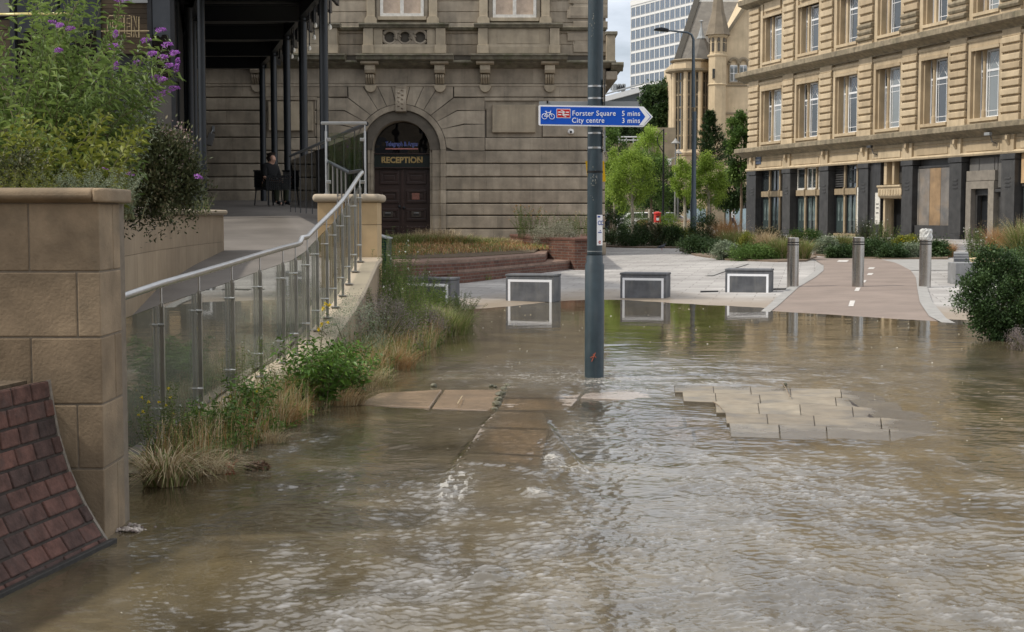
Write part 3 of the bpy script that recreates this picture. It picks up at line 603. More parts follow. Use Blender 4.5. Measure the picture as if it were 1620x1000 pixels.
Pj = [G(x, y, 0) for x, y in [(1095, 618), (1096, 633), (1142, 641), (1154, 658), (1158, 674), (1330, 680), (1385, 664), (1340, 632), (1280, 618)]]
o = MB().prismz([(p.x, p.y) for p in Pj], -.05, .0115).build('joint_silt', M['darkmortar']); o['kind'] = 'structure'
mb = MB()
for x0, x1, y0, y1 in [(985, 1060, 640, 652), (1062, 1125, 641, 655), (1000, 1080, 656, 672), (1083, 1138, 657, 673), (1020, 1095, 676, 694), (1098, 1160, 677, 696), (1165, 1260, 694, 712), (1060, 1160, 700, 716)]:
    slab_px(mb, [(x0 + 4, y1), (x1 + 4, y1), (x1, y0), (x0, y0)], lambda x, y: -.013, sh=.012)
for (a, b, c, d) in [((800, 613), (930, 613), (915, 630), (796, 630)), ((796, 632), (915, 632), (900, 650), (786, 650)), ((784, 652), (862, 654), (870, 680), (760, 676)), ((758, 679), (868, 683), (860, 722), (736, 716)), ((736, 719), (860, 725), (858, 748), (722, 742)), ((932, 613), (1060, 613), (1050, 632), (917, 631))]:
    slab_px(mb, [d, c, b, a], lambda x, y: (.009 if x < 925 else -.015), sh=.012)
o = mb.build('submerged_pavement', M['slabpink'], bevel=.006); o['kind'] = 'structure'
mb = MB()
for q in [[(560, 640), (680, 645), (700, 619), (600, 624)], [(683, 645.5), (781, 649), (794, 619), (703, 619)]]:
    slab_px(mb, q, lambda x, y: .016 - .02 * max(0, y - 636) / 13 - .012 * max(0, 610 - x) / 50)
o = mb.build('wet_pavement', M['slabwet'], bevel=.01); o['kind'] = 'structure'
# rubble along the broken edge
stones = [(797, 618, .035), (792, 627, .045), (789, 634, .035), (786, 642, .04), (783, 650, .03), (803, 612, .03), (686, 612, .03), (777, 612, .022), (783, 613, .02), (1242, 609, .02)]
grp = 'stones along the broken paving edge'
lab = ['dark loose stone at the top of the broken paving edge', 'larger mossy stone second down the broken paving edge', 'pale mossy stone third down the broken paving edge', 'round mossy stone fourth down the broken paving edge', 'lowest stone of the broken paving edge beside the froth',
       'stone just beyond the far end of the broken paving edge', 'lone dark stone at the rim of the wet brown slab', 'tiny dark stone left of the crack beside the wet slab', 'tiny dark stone nearest the crack beside the wet slab', 'tiny dark stone on the far rim of the dry slabs']
M['mossrock'] = surf('mossy_rubble', (.06, .06, .035), (.16, .15, .10), rough=.5, var=.4, nscale=30, blotch=.5, bcol=(.03, .03, .025))
for (x, y, r), lb in zip(stones, lab):
    p = G(x, y, 0); bm = bmesh.new(); bmesh.ops.create_icosphere(bm, subdivisions=2, radius=r)
    for v in bm.verts: v.co *= 1 + random.uniform(-.18, .22); v.co.z *= .75
    me = bpy.data.meshes.new('stone'); bm.to_mesh(me); bm.free(); me.materials.append(M['mossrock'])
    a = me.attributes.new('tint', 'FLOAT', 'FACE'); a.data.foreach_set('value', np.full(len(me.polygons), random.random(), dtype=np.float32))
    o = link('stone', me, None, p + Vector((0, 0, r * .35))); tagit(o, lb, 'stone', grp); o.rotation_euler = (0, 0, random.random() * 6)
# floating flecks and twigs
k = 260
px = rng.uniform(690, 1620, k); py = 478 + rng.random(k) ** 1.5 * 170; px[:60] = rng.uniform(20, 1600, 60); py[:60] = rng.uniform(640, 990, 60)
P = np.array([tuple(G(a, b, 0)) for a, b in zip(px, py)]); P = P[gz(P[:, 0], P[:, 1]) < 0]; P[:, 2] = .006
leaves('floating_debris', P, np.concatenate([rng.normal(0, 1, (len(P), 2)), np.zeros((len(P), 1))], 1), P[:, 1] * .0012 + .004, P[:, 1] * .0007 + .003, leafmat('floating_flecks', (.35, .30, .2), (.6, .56, .45), (.8, .78, .7)), None)['kind'] = 'stuff'

# ================================================================== FOREGROUND LEFT
def block_wall(mb, path, z0, z1, rows, lens, out=.004, th=.3, gap=.006, seed=1, cyc=0):
    """ashlar along a ground polyline (list of (x,y)); outward side is the right-hand side of the path"""
    rd = random.Random(seed); P = [Vector((a[0], a[1], 0)) for a in path]
    d = [0]
    for i in range(len(P) - 1): d.append(d[-1] + (P[i + 1] - P[i]).length)
    def pt(s):
        s = max(0, min(d[-1], s))
        for i in range(len(P) - 1):
            if s <= d[i + 1] + 1e-6:
                t = (s - d[i]) / max(1e-6, d[i + 1] - d[i]); q = P[i].lerp(P[i + 1], t); dr = (P[i + 1] - P[i]).normalized(); return q, Vector((dr.y, -dr.x, 0))
    z = z0
    for ri, h in enumerate(rows):
        s = 0; first = True
        while s < d[-1] - 1e-4:
            ln = rd.uniform(*lens) * (.5 if first and ri % 2 else 1); first = False
            e = s + ln
            if d[-1] - e < lens[0] * .4: e = d[-1]
            e = min(e, d[-1]); cuts = [s + gap / 2] + [x for x in d if s + .02 < x < e - .02] + [e - gap / 2]
            t = rd.random()
            for a, b in zip(cuts, cuts[1:]):
                pa, na = pt(a); pb, nb = pt(b)
                mb.prismz([(pa + na * out)[:2], (pb + nb * out)[:2], (pb - nb * th)[:2], (pa - na * th)[:2]], z + gap / 2, z + h - gap / 2, t)
            s = e
        z += h
# sandstone end pier of the raised planter
PX0, PXE, PY0, PY1 = -4.6, -2.014, 6.95, 7.32
pier = thing('stone_planter_wall', 'tall blurred sandstone block wall with rolled coping at the left edge', 'wall', (-3.3, 7.1, 0))
zb = [0.0 - .12, at(158, 742, PY0).z, at(158, 640, PY0).z, at(158, 534, PY0).z, at(158, 430, PY0).z, at(158, 321, PY0).z]
joints = [[-4.6, -3.6, -2.62, PXE], [-4.6, -3.9, -3.1, at(123, 690, PY0).x, PXE], [-4.6, -3.5, at(50, 590, PY0).x, PXE], [-4.6, -3.8, -2.9, at(122, 480, PY0).x, PXE], [-4.6, -3.4, at(45, 370, PY0).x, PXE]]
mb = MB()
for r in range(5):
    for a, b in zip(joints[r], joints[r][1:]):
        mb.box(a + .003, b - (.003 if b != PXE else 0), PY0, PY1 if (b == PXE and r % 2) else PY0 + .24, zb[r] + .004, zb[r + 1] - .004)
    if not r % 2: mb.box(PXE - .3, PXE - .0005, PY0 + .246, PY1, zb[r] + .004, zb[r + 1] - .004)
for r in range(5): mb.box(-4.6, PXE - .02, PY1, PY1 + .12, zb[r] + .004, zb[r + 1] - .004)
mb.build('stone_blocks', M['pier'], pier, bevel=.006)
mb = MB(); mb.box(-4.59, PXE - .006, PY0 + .005, PY1 + .10, -.12, zb[5]); mb.build('mortar', M['mortar'], pier)
zc0, zc1 = zb[5], at(150, 297, PY0).z
cp = lambda y0, y1: [(y0 - .035, zc0 + .012), (y0 - .055, (zc0 + zc1) / 2 - .012), (y0 - .052, (zc0 + zc1) / 2 + .015), (y0 - .03, zc1 - .006), (y0 + .01, zc1), (y1, zc1), (y1, zc0), (y0, zc0)]
mb = MB(); pr_ = cp(PY0, PY1 + .1); n = len(pr_)
mb.prof(pr_, -4.6, PXE - .02, .3)
mb.prismz([(PXE - .018, PY0 - .05), (PXE + .02, PY0 - .045), (PXE + .045, PY0 - .01), (PXE + .05, PY0 + .06), (PXE + .05, PY1 + .05), (PXE + .02, PY1 + .1), (PXE - .018, PY1 + .1)], zc0 + .002, zc1 - .002, .8)
mb.build('coping', M['pier'], pier, bevel=.022, seg=4, smooth=True)
# brick planter with a flared foot
bp = thing('brick_planter', 'red and grey brick planter wall with curved flared foot in the water', 'wall', (-2.6, 5.6, 0))
prof_px = [(52, 606), (57, 640), (66, 690), (82, 745), (104, 796), (131, 843), (158, 884)]
prof = [at(x, y, 6.72) for x, y in prof_px]
pp = [(p.x, p.z) for p in prof]
# arc-length resample into brick courses
dd = [0]
for i in range(len(pp) - 1): dd.append(dd[-1] + math.dist(pp[i], pp[i + 1]))
nb = 10
cs = [(float(np.interp(s, dd, [p[0] for p in pp])), float(np.interp(s, dd, [p[1] for p in pp]))) for s in np.linspace(0, dd[-1], nb + 1)]
mb = MB(); mm = MB(); end = (6.78, 6.94)
dirx = (-2.08 + 1.915) / (6.63 - 5.78)          # toe drifts left towards the camera
def bshift(y): return (6.72 - y) * dirx * -1 * -1
for c in range(nb):
    (xa, za), (xb_, zb_) = cs[c], cs[c + 1]
    nx_, nz_ = (za - zb_), (xb_ - xa); q = math.hypot(nx_, nz_); nx_, nz_ = nx_ / q, nz_ / q
    y = 6.88 - (.0 if c % 2 else .012)
    first = True
    while y > 1.0:
        ln = .165 if not first else (.165 if c % 2 == 0 else .08)
        y2 = y - ln; g = .006
        t = random.random()
        def P4(yy, xx, zz, o): return (xx + nx_ * o + (yy - 6.72) * .194, yy, zz + nz_ * o)
        ux, uz = (xb_ - xa) / q, (zb_ - za) / q
        A = (xa + ux * g, za + uz * g); B = (xb_ - ux * g, zb_ - uz * g)
        o_ = .0 + random.uniform(-.003, .003)
        vs = [P4(y - g, *A, o_), P4(y2 + g, *A, o_), P4(y2 + g, *B, o_), P4(y - g, *B, o_), P4(y - g, *A, -.07), P4(y2 + g, *A, -.07), P4(y2 + g, *B, -.07), P4(y - g, *B, -.07)]
        mb.add(vs, [(0, 1, 2, 3), (4, 7, 6, 5), (0, 4, 5, 1), (1, 5, 6, 2), (2, 6, 7, 3), (3, 7, 4, 0)], t)
        y = y2; first = False
mb.build('bricks', M['brickfine'], bp, bevel=.006)
def bsheet(y0, y1, off, mat, name):
    m_ = MB(); poly = []
    for yy in (y0, y1):
        for (x, z) in cs: poly.append((x - off + (yy - 6.72) * .194, yy, z - off * .5))
        for (x, z) in reversed(cs): poly.append((x - off - .2 + (yy - 6.72) * .194, yy, z - off * .5 - .05))
    n_ = 2 * len(cs); m_.add(poly, [tuple(range(n_)), tuple(range(2 * n_ - 1, n_ - 1, -1))] + [(i, (i + 1) % n_, (i + 1) % n_ + n_, i + n_) for i in range(n_)], .4)
    return m_.build(name, mat, bp)
bsheet(1.0, 6.86, .009, M['darkmortar'], 'mortar'); bsheet(6.875, 6.895, .006, M['lightmortar'], 'pale_mortar_edge')
mb = MB()
x_, z_ = cs[-1]; mb.prismz([(x_ + .005, 6.9), (x_ + .035, 6.9), (x_ + .035 - 5.9 * .194, 1.0), (x_ - .02 - 5.9 * .194, 1.0)], -.06, .022, .2)
mb.build('foot_edging', surf('dark_bitumen_edge', (.03, .028, .025), var=.4, nscale=30, rough=.6), bp, bevel=.004)
x_, z_ = cs[0]
mb = MB()
yy = 6.9
while yy > 9: mb.box(x_ - .10 + (yy - 6.72) * .194, x_ - .004 + (yy - 6.72) * .194, yy - .21, yy - .008, z_ + .004, z_ + .035); yy -= .218
mb = None
mb = MB(); mb.prismz([(x_ - .1, 6.93), (x_ - .1 - 5.9 * .194, 1.0), (-6, 1.0), (-6, 6.93)], z_ - .3, z_ - .012, .4); mb.build('planting_soil', M['soil'], bp)
mb = MB(); mb.box(-2.0, -1.84, 7.28, 7.5, -.08, .012)
p = G(205, 838, 0)
rb = thing('rubble_patch', 'small patch of gravel rubble at the foot of the sandstone wall', 'rubble', p)
mb = MB()
for _ in range(70):
    a, b = random.gauss(0, .05), random.gauss(0, .035); r = random.uniform(.006, .016)
    mb.lathe([(r * .5, 0), (r, r * .5), (r * .5, r)], (p.x + a, p.y + b, -.006 + max(0, .012 - abs(a) * .15)), 5, a0=random.random())
mb.build('stones', surf('mixed_gravel', (.12, .09, .08), (.5, .45, .4), var=.3), rb)

# ramp, curved planter wall behind
RZY = [7.3, 9, 13, 18, 22, 24, 30, 35, 47.9]; RZ = [.03, .05, .26, .70, .92, 1.02, 1.45, 1.83, 2.13]
wl = [(-2.6, 7.5), (-3.3, 10), (-3.78, 12.5), (-4.13, 15), (-4.48, 18), (-4.72, 21), (-4.86, 24)]
rl_ = [(-3.0, 7.4), (-3.4, 10), (-3.9, 12.5), (-4.2, 15), (-4.55, 18), (-4.9, 22), (-8, 24.2), (-16, 30), (-16, 35), (-16, 47.9)]
rr_ = [(-2.45, 7.4), (-2.4, 10), (-2.3, 12.5), (-2.1, 15), (-2.0, 18), (-2.7, 22), (-3.1, 24), (-3.9, 30), (-4.2, 35), (-4.9, 47.9)]
def strip(A, B, na=10):
    V, Fq = [], []
    SA = np.array(A); SB = np.array(B); T = np.linspace(0, len(A) - 1, 60)
    for t in T:
        a = [np.interp(t, range(len(A)), SA[:, k]) for k in (0, 1)]; b = [np.interp(t, range(len(B)), SB[:, k]) for k in (0, 1)]
        for u in np.linspace(0, 1, na):
            x = a[0] * (1 - u) + b[0] * u; y = a[1] * (1 - u) + b[1] * u; V.append((x, y, float(np.interp(y, RZY, RZ))))
    for i in range(59):
        for j in range(na - 1): Fq.append((i * na + j, i * na + j + 1, (i + 1) * na + j + 1, (i + 1) * na + j))
    return np.array(V), np.array(Fq)
V, Fc = strip(rl_, rr_)
o = rmesh('ramp', V, Fc, surf('grey_ramp_concrete', (.16, .145, .13), rough=.8, var=.3, nscale=.6, streak=.3, scol=(.12, .11, .10), sscale=(.6, 2.5, 1), fine=60), None, tint=np.full(len(Fc), .5)); o['kind'] = 'structure'
mb = MB()
for a, b in zip(rr_[4:], rr_[5:]):
    za_, zb2 = float(np.interp(a[1], RZY, RZ)), float(np.interp(b[1], RZY, RZ))
    mb.prismz([(a[0] - .25, a[1]), (a[0] + .02, a[1]), (b[0] + .02, b[1]), (b[0] - .25, b[1])], -.2, [za_ - .004, za_ - .004, zb2 - .004, zb2 - .004], .5)
o = mb.build('terrace_side_wall', M['wallstone'], origin=(-3, 25, 0)); tagit(o, 'pale stone retaining wall under the upper terrace edge behind the pillar', 'wall')
cw = thing('curved_planter_wall', 'pale curved ashlar wall with rolled coping behind the glass balustrade', 'wall', (-4.4, 17, .5))
mb = MB(); n_rows = 5
block_wall(mb, wl, 0.0, 1.62, [.27, .45, .45, .45], (1.0, 1.3), th=.25, gap=.005, seed=4)
mb.build('stone_blocks', M['wallstone'], cw)
mb = MB(); block_wall(mb, wl, -.05, 1.60, [1.65], (60, 61), out=-.006, th=.2, gap=0, seed=4); mb.build('mortar', M['mortar'], cw)
mb = MB()
for a, b in zip(wl, wl[1:]):
    pass
pth = [Vector((a, b, 0)) for a, b in wl]; ring = []
vs = []; fs = []
cr = [(.05, 1.625), (.075, 1.655), (.07, 1.685), (.045, 1.702), (-.26, 1.702), (-.28, 1.66), (-.25, 1.625)]
for i, p in enumerate(pth):
    a = pth[max(0, i - 1)]; b = pth[min(len(pth) - 1, i + 1)]; dr = (b - a).normalized(); nn = Vector((dr.y, -dr.x, 0))
    vs += [(p.x + nn.x * o_, p.y + nn.y * o_, z) for o_, z in cr]
m_ = len(cr)
for i in range(len(pth) - 1): fs += [(i * m_ + k, i * m_ + (k + 1) % m_, (i + 1) * m_ + (k + 1) % m_, (i + 1) * m_ + k) for k in range(m_)]
fs += [tuple(range(m_ - 1, -1, -1)), tuple((len(pth) - 1) * m_ + k for k in range(m_))]
mb.add(vs, fs, .7); mb.build('coping', M['coping'], cw, smooth=True)
# soil between the walls
mb = MB(); mb.prismz([(-2.15, 7.44), (-2.85, 8), (-3.5, 10), (-4.0, 12.5), (-4.36, 15), (-4.7, 18), (-4.95, 21), (-5.05, 23.8), (-9, 23.8), (-9, 7.44)], .9, 1.585, .4)
o = mb.build('planter_soil', M['soil']); o['kind'] = 'structure'

# glass balustrade
PP = [(254.8, 9.7), (314.8, 10.5), (366.8, 11.4), (410.8, 12.27), (447.2, 13.07), (467.2, 13.6), (486, 14.1), (501.2, 14.6), (516.4, 15.1), (529.2, 15.5), (541, 16.0), (551, 16.5), (561, 17.1), (569, 17.6)]
RX = [188, 254, 315, 366, 411, 447, 475, 486, 501, 516, 529, 541, 551, 561, 572]; RY = [472, 449.5, 432, 417, 403, 392.5, 384, 375, 359.5, 345, 332, 318.5, 304.5, 289.5, 273]
def railp(px, Y): return at(px, float(np.interp(px, RX, RY)), Y)
posts = [railp(px, Y) for px, Y in PP]
bal = thing('glass_balustrade', 'stainless steel and glass balustrade climbing beside the ramp', 'balustrade', (-2.3, 9, 0))
r0 = railp(188, 8.95); r00 = r0 + (r0 - posts[0]) * 2.0
rail = [r00, r0] + posts + [railp(573, 17.85)]
kk = at(475, 384, 13.85)
rail = rail[:7] + [kk + Vector((-.002, -.12, -.012)), kk, kk + Vector((.004, .1, .045))] + rail[8:]
MB().tube(rail, .0255, 14).build('handrail', M['steel'], bal, smooth=True)
for i, p in enumerate(posts):
    zb_ = p.z - 1.06
    mb = MB(); mb.box(p.x - .013, p.x + .013, p.y - .005, p.y + .005, zb_, p.z - .13); mb.box(p.x + .010, p.x + .018, p.y - .014, p.y + .014, zb_, p.z - .15); mb.tube([(p.x, p.y, p.z - .16), (p.x, p.y, p.z - .02)], .007, 8)
    mb.box(p.x - .045, p.x + .045, p.y - .045, p.y + .045, zb_ - .005, zb_ + .008)
    po = mb.build('post', M['steel'], bal, bevel=.0015)
    for dz in (.78, .2):
        z = zb_ + dz
        MB().tube([(p.x - .020, p.y - .010, z), (p.x + .022, p.y - .010, z)], .0115, 10).build('glass_clamp', M['steel'], po, smooth=True)
allp = [r00] + posts
for a, b in zip(allp, allp[1:]):
    d = (b - a).normalized(); A = a + d * .02; B = b - d * .02
    off = .03; lo, hi = 1.0, .15
    vs = []
    for p in (A, B):
        for dx_ in (-off, -off + .011):
            vs += [(p.x + dx_, p.y, p.z - lo), (p.x + dx_, p.y, p.z - hi)]
    MB().add(vs, [(0, 1, 3, 2), (4, 6, 7, 5), (0, 4, 5, 1), (2, 3, 7, 6), (1, 5, 7, 3), (0, 2, 6, 4)]).build('glass_pane', M['glass'], bal)
# coping and wall the posts stand on
cwl = thing('balustrade_base_wall', 'low rising stone wall carrying the steel posts', 'wall', (-2.1, 14, 0))
line = [(-2.50, 7.35, -.06), (-2.46, 9.7, .03)] + [(p.x, p.y, p.z - 1.068) for p in posts[1:]] + [(posts[-1].x + .02, 17.95, posts[-1].z - 1.02)]
vs = []; mbw = MB(); mbc = MB()
def sweep(mb_, prf):
    vs = []; m2 = len(prf(line[0]))
    for q in line: vs += prf(q)
    fs = []
    for i in range(len(line) - 1): fs += [(i * m2 + k, i * m2 + (k + 1) % m2, (i + 1) * m2 + (k + 1) % m2, (i + 1) * m2 + k) for k in range(m2)]
    fs += [tuple(range(m2 - 1, -1, -1)), tuple((len(line) - 1) * m2 + k for k in range(m2))]
    mb_.add(vs, fs, .5)
sweep(mbc, lambda q: [(q[0] - .14, q[1], q[2]), (q[0] + .20, q[1], q[2]), (q[0] + .225, q[1], q[2] - .02), (q[0] + .215, q[1], q[2] - .065), (q[0] - .14, q[1], q[2] - .065)])
mbc.build('coping', M['coping'], cwl, smooth=False)
sweep(mbw, lambda q: [(q[0] - .12, q[1], q[2] - .064), (q[0] + .18, q[1], q[2] - .064), (q[0] + .18, q[1], -.2), (q[0] - .12, q[1], -.2)])
mbw.build('wall_face', M['wallstone'], cwl)
# end pillar with its frosted glass guard on top
pb = thing('stone_pillar', 'square sandstone pillar with rounded cap at the top of the balustrade', 'pillar', (-2.1, 18.4, 0))
YP = 18.0; xa = at(503, 400, YP).x; xb_ = at(597, 400, YP).x; zt = at(550, 320, YP).z; zcap = at(550, 307, YP).z
mb = MB(); z = -.1
hs = [.75, .42, .42, zt - (-.1 + .75 + .84)]
for i, h in enumerate(hs):
    if i % 2: mb.box(xa, xa + .34, YP, YP + .6, z + .003, z + h - .003); mb.box(xa + .346, xb_, YP, YP + .6, z + .003, z + h - .003)
    else: mb.box(xa, xa + .52, YP, YP + .6, z + .003, z + h - .003); mb.box(xa + .526, xb_, YP, YP + .6, z + .003, z + h - .003)
    z += h
mb.build('stone_blocks', surf('honey_sandstone', (.44, .31, .165), (.50, .37, .215), var=.2, nscale=3, streak=.25, scol=(.28, .19, .10)), pb, bevel=.004)
mb = MB(); mb.box(xa + .01, xb_ - .01, YP + .01, YP + .59, -.1, zt); mb.build('mortar', M['mortar'], pb)
mb = MB(); mb.box(xa - .06, xb_ + .06, YP - .06, YP + .66, zt + .002, zcap); mb.build('cap', M['coping'], pb, bevel=.045, seg=4, smooth=True)
gg = thing('glass_guard', 'square steel framed glass guard standing on the stone pillar', 'balustrade', (-2.2, YP + .1, zcap))
YG = YP + .12; gl_, gr_ = at(516, 250, YG).x, at(577.5, 250, YG).x; gt = at(540, 195, YG).z
mb = MB(); mb.box(at(508, 195, YG).x, at(580, 195, YG).x, YG - .02, YG + .02, gt - .018, gt + .018); mb.build('top_rail', M['steel'], gg, bevel=.005)
for x in (gl_, gr_):
    mb = MB(); mb.tube([(x, YG, zcap - .003), (x, YG, gt - .1)], .014, 10); mb.tube([(x, YG, gt - .1), (x, YG, gt - .015)], .007, 8); mb.lathe([(.03, 0), (.03, .012)], (x, YG, zcap - .003), 14); mb.build('post', M['steel'], gg, smooth=True)
    sx_ = 1 if x == gl_ else -1
    for zz in (at(0, 221, YG).z, at(0, 288, YG).z):
        mb = MB(); mb.box(min(x, x + sx_ * .06), max(x, x + sx_ * .06), YG - .025, YG + .02, zz - .02, zz + .02); mb.build('glass_clamp', M['steel'], gg, bevel=.004)
mb = MB(); mb.box(gl_ + .03, gr_ - .03, YG - .006, YG + .006, zcap + .03, gt - .12); mb.build('glass_pane', M['glass'], gg)
# far guard rail receding along the terrace and the dark inner handrail
fg = thing('terrace_guard_rail', 'dark framed glass guard rail receding along the upper terrace', 'balustrade', (-3.4, 24, 1.9))
A = at(580, 196, 18.9); B = at(459, 247, 32)
MB().tube([A, B], .03, 8).build('top_rail', M['blacksteel'], fg, smooth=True)
for i in range(11):
    t = (i / 10); p = A.lerp(B, t)
    if i: MB().tube([p, (p.x, p.y, p.z - 1.25)], .010, 6).build('post', M['black'], fg)
vs = [(A.x, A.y, A.z - .1), (B.x, B.y, B.z - .1), (B.x, B.y, B.z - 1.15), (A.x, A.y, A.z - 1.15)]
vs += [(x + .012, y, z) for x, y, z in vs]
MB().add(vs, [(0, 1, 2, 3), (4, 7, 6, 5), (0, 4, 5, 1), (1, 5, 6, 2), (2, 6, 7, 3), (3, 7, 4, 0)]).build('glass_pane', glassmat('smoked_glass', tint=(.10, .12, .11), f0=.03), fg)
ih = thing('inner_handrail', 'dark inner handrail dropping behind the steel guard to the ramp', 'handrail', (-2.3, 17.5, 1))
pts = [at(516, 254, 18.3), at(552, 273, 17.6), at(572, 270, 18.2)]
MB().tube(pts, .022, 8).build('rail', M['blacksteel'], ih, smooth=True)
for t in (.12, .3, .5, .68, .86):
    p = pts[0].lerp(pts[1], t); MB().tube([(p.x, p.y, p.z), (p.x, p.y, p.z - .95)], .011, 6).build('post', M['greypanel'], ih)

# ================================================================== BOLLARDS, BENCH BLOCKS, POST
def make_bollard(loc, lab, sensor=False):
    b = thing('steel_bollard', lab, 'bollard', loc, group='steel bollards across the cycle path')
    H, r = 1.06, .122
    MB().lathe([(r, -.05), (r, H - .15), (r - .004, H - .148)], loc, 40).build('shaft', M['steelb'], b, smooth=True)
    for z in (.165, .115): MB().lathe([(r + .001, H - z), (r + .001, H - z + .022)], loc, 40).build('reflective_band', M['rubber'], b, smooth=True)
    MB().lathe([(r - .003, H - .15), (r - .003, H - .012), (r - .012, H - .002), (.02, H)], loc, 40).build('cap', M['steelb'], b, smooth=True)
    MB().lathe([(r + .02, -.01), (r + .02, .006), (r, .008)], loc, 40).build('base_ring', M['benchlite'], b)
    return b
g = G(1254, 455); make_bollard(g, 'steel bollard at the left edge of the brown cycle path')
g = G(1357, 455); make_bollard(g, 'middle steel bollard standing on the white dashed centre line')
g = G(1463, 455); b = make_bollard(g, 'steel bollard wrapped in a clear plastic bag at its top')
bag = MB(); nb_ = 18
pr_b = [(.127, 1.0), (.133, 1.06), (.124, 1.12), (.13, 1.18), (.11, 1.215), (.05, 1.222)]
bag.lathe(pr_b, g, nb_)
for i, v in enumerate(bag.v): bag.v[i] = (v[0] + random.uniform(-.012, .012), v[1] + random.uniform(-.012, .012), v[2] + random.uniform(-.01, .01))
o = bag.build('plastic_bag', surf('crumpled_clear_plastic', (.30, .30, .28), (.55, .55, .52), rough=.2, var=.5, nscale=25, spec=.9), origin=(g.x, g.y, g.z + 1)); tagit(o, 'crumpled clear plastic bag over the right bollard', 'plastic bag')
def bench_block(fl, wd, lab, rot=-16.5, d=.5, h=.52, stripe=True):
    rz = math.radians(rot); o = thing('bench_block', lab, 'bench', (fl.x, fl.y, float(gz(fl.x, fl.y)) - .02), rz, 'charcoal bench blocks at the water edge')
    MB().box(0, wd, 0, d, 0, h - .05).build('block', M['bench'], o, world=False, bevel=.012)
    MB().box(-.008, wd + .008, -.008, d + .008, h - .045, h + .0).build('seat_slab', M['bench'], o, world=False, bevel=.012)
    if stripe:
        m = .045; s = .046; z1 = h - .10
        b = MB(); b.prism([(m, .0), (m + s, .0), (m + s, z1 - s), (wd - m - s, z1 - s), (wd - m - s, .0), (wd - m, .0), (wd - m, z1), (m, z1)], -.004, .001, .5)
        b.build('reflective_stripe', M['signwhite'], o, world=False)
    return o
bench_block(G(800, 475.5), .94, 'charcoal bench block left of the sign post, foot in the water')
bench_block(G(981, 472), .90, 'charcoal bench block just right of the sign post')
bench_block(G(1147, 462.5), .92, 'charcoal bench block nearest the left steel bollard', h=.5)
bench_block(G(634, 484), .93, 'charcoal bench block half hidden in weeds beside the balustrade')
# long grey seat wall on the right
sw = thing('granite_seat_wall', 'long grey granite seat wall on the right beside the leafy bush', 'seat wall', (*G(1511, 450)[:2], .1))
g = G(1511, 450); k = 2250 / g.y; h1 = 34 / k
MB().box(g.x, g.x + 1.1, g.y, g.y + .55, 0, h1 + g.z).build('front_block', M['benchlite'], sw, bevel=.01)
sk = lambda a, b2, y0, y1: [(g.x * (1 + y0 / g.y) + a, g.y + y0), (g.x * (1 + y0 / g.y) + b2, g.y + y0), (g.x * (1 + y1 / g.y) + b2, g.y + y1), (g.x * (1 + y1 / g.y) + a, g.y + y1)]
MB().prismz(sk(-.03, .33, .58, 2.6), 0, h1 + g.z + .0).build('side_block', M['benchlite'], sw, bevel=.01)
MB().prismz(sk(-.03, .30, .75, 1.45), h1 + g.z + .002, h1 + g.z + .07).build('seat_pad', M['bench'], sw, bevel=.01)
MB().prismz(sk(-.05, .30, 2.65, 4.2), .1, h1 + g.z + .14).build('back_block', M['benchlite'], sw, bevel=.01)
MB().prismz(sk(-.04, .30, 1.7, 2.3), h1 + g.z + .002, h1 + g.z + .1).build('seat_pad', M['bench'], sw, bevel=.01)
p = at(1545, 418, g.y + 1.2)
o = MB().box(p.x, p.x + .85, p.y, p.y + .6, p.z - .2, p.z + .13).build('timber_block', surf('straw_coloured_timber', (.52, .42, .24), (.58, .47, .28), var=.2, streak=.2, sscale=(.5, 4, 12)), origin=(p.x, p.y, p.z - .2), bevel=.02)  # plain straw coloured block, faintly streaked
tagit(o, 'pale straw coloured block behind the granite seat wall', 'block')
# grey drain cover
for x, y, wv, lb in [(1238, 459, 15, 'dark drain slot in front of the bench by the left bollard'), (1122, 463, 14, 'dark drain slot between the two right bench blocks')]:
    a = G(x - wv, y); b_ = G(x + wv, y - .8); c = G(x + wv, y - 2.4); d = G(x - wv, y - 1.6)
    o = MB().prismz([(q.x, q.y) for q in (a, b_, c, d)], float(gz(a.x, a.y)) - .02, float(gz(a.x, a.y)) + .024).build('drain_grate', M['rubber'], origin=(a.x, a.y, 0)); tagit(o, lb, 'drain')

# sign post
g = G(940, 596, 0); PO = g; Yp = g.y
pole = thing('sign_post', 'tall slate blue steel post standing in the flood water', 'post', g)
def px2r(w_, Y): return w_ / F * Y / 2
r1, r2 = px2r(30.5, Yp), px2r(24, Yp)
zt = at(940, 404, Yp).z; zt2 = at(940, 419, Yp).z
MB().lathe([(r1, -.15), (r1, zt2), (r1 - .012, zt2 + .02), (r2 + .006, zt - .01), (r2, zt), (r2, zt + .02)], (g.x, g.y, 0), 32).build('lower_shaft', M['poledark'], pole, smooth=True)
MB().lathe([(r2, zt), (r2, 5.5)], (g.x, g.y, 0), 32).build('upper_shaft', M['poledark'], pole, smooth=True)
z = at(940, 397, Yp).z; MB().lathe([(r2 + .002, z - .006), (r2 + .002, z)], (g.x, g.y, 0), 32).build('seam_ring', M['signgrey'], pole)
mb = MB(); tx = at(943, 565, Yp); mb.box(tx.x - .03, tx.x - .012, g.y - r1 - .003, g.y - r1 + .02, tx.z - .02, tx.z - .012)
for a, b in [((936, 572), (942, 558)), ((938, 560), (943, 566)), ((934, 566), (940, 563))]:
    A = at(a[0], a[1], g.y - r1 - .001); B = at(b[0], b[1], g.y - r1 - .001); mb.tube([A, B], .003, 5)
mb.v = mb.v[8:]; mb.f = [[i - 8 for i in f] for f in mb.f[6:]]; mb.t = mb.t[6:]
mb.build('orange_paint_mark', surf('orange_paint', (.5, .12, .06), var=.1), pole)
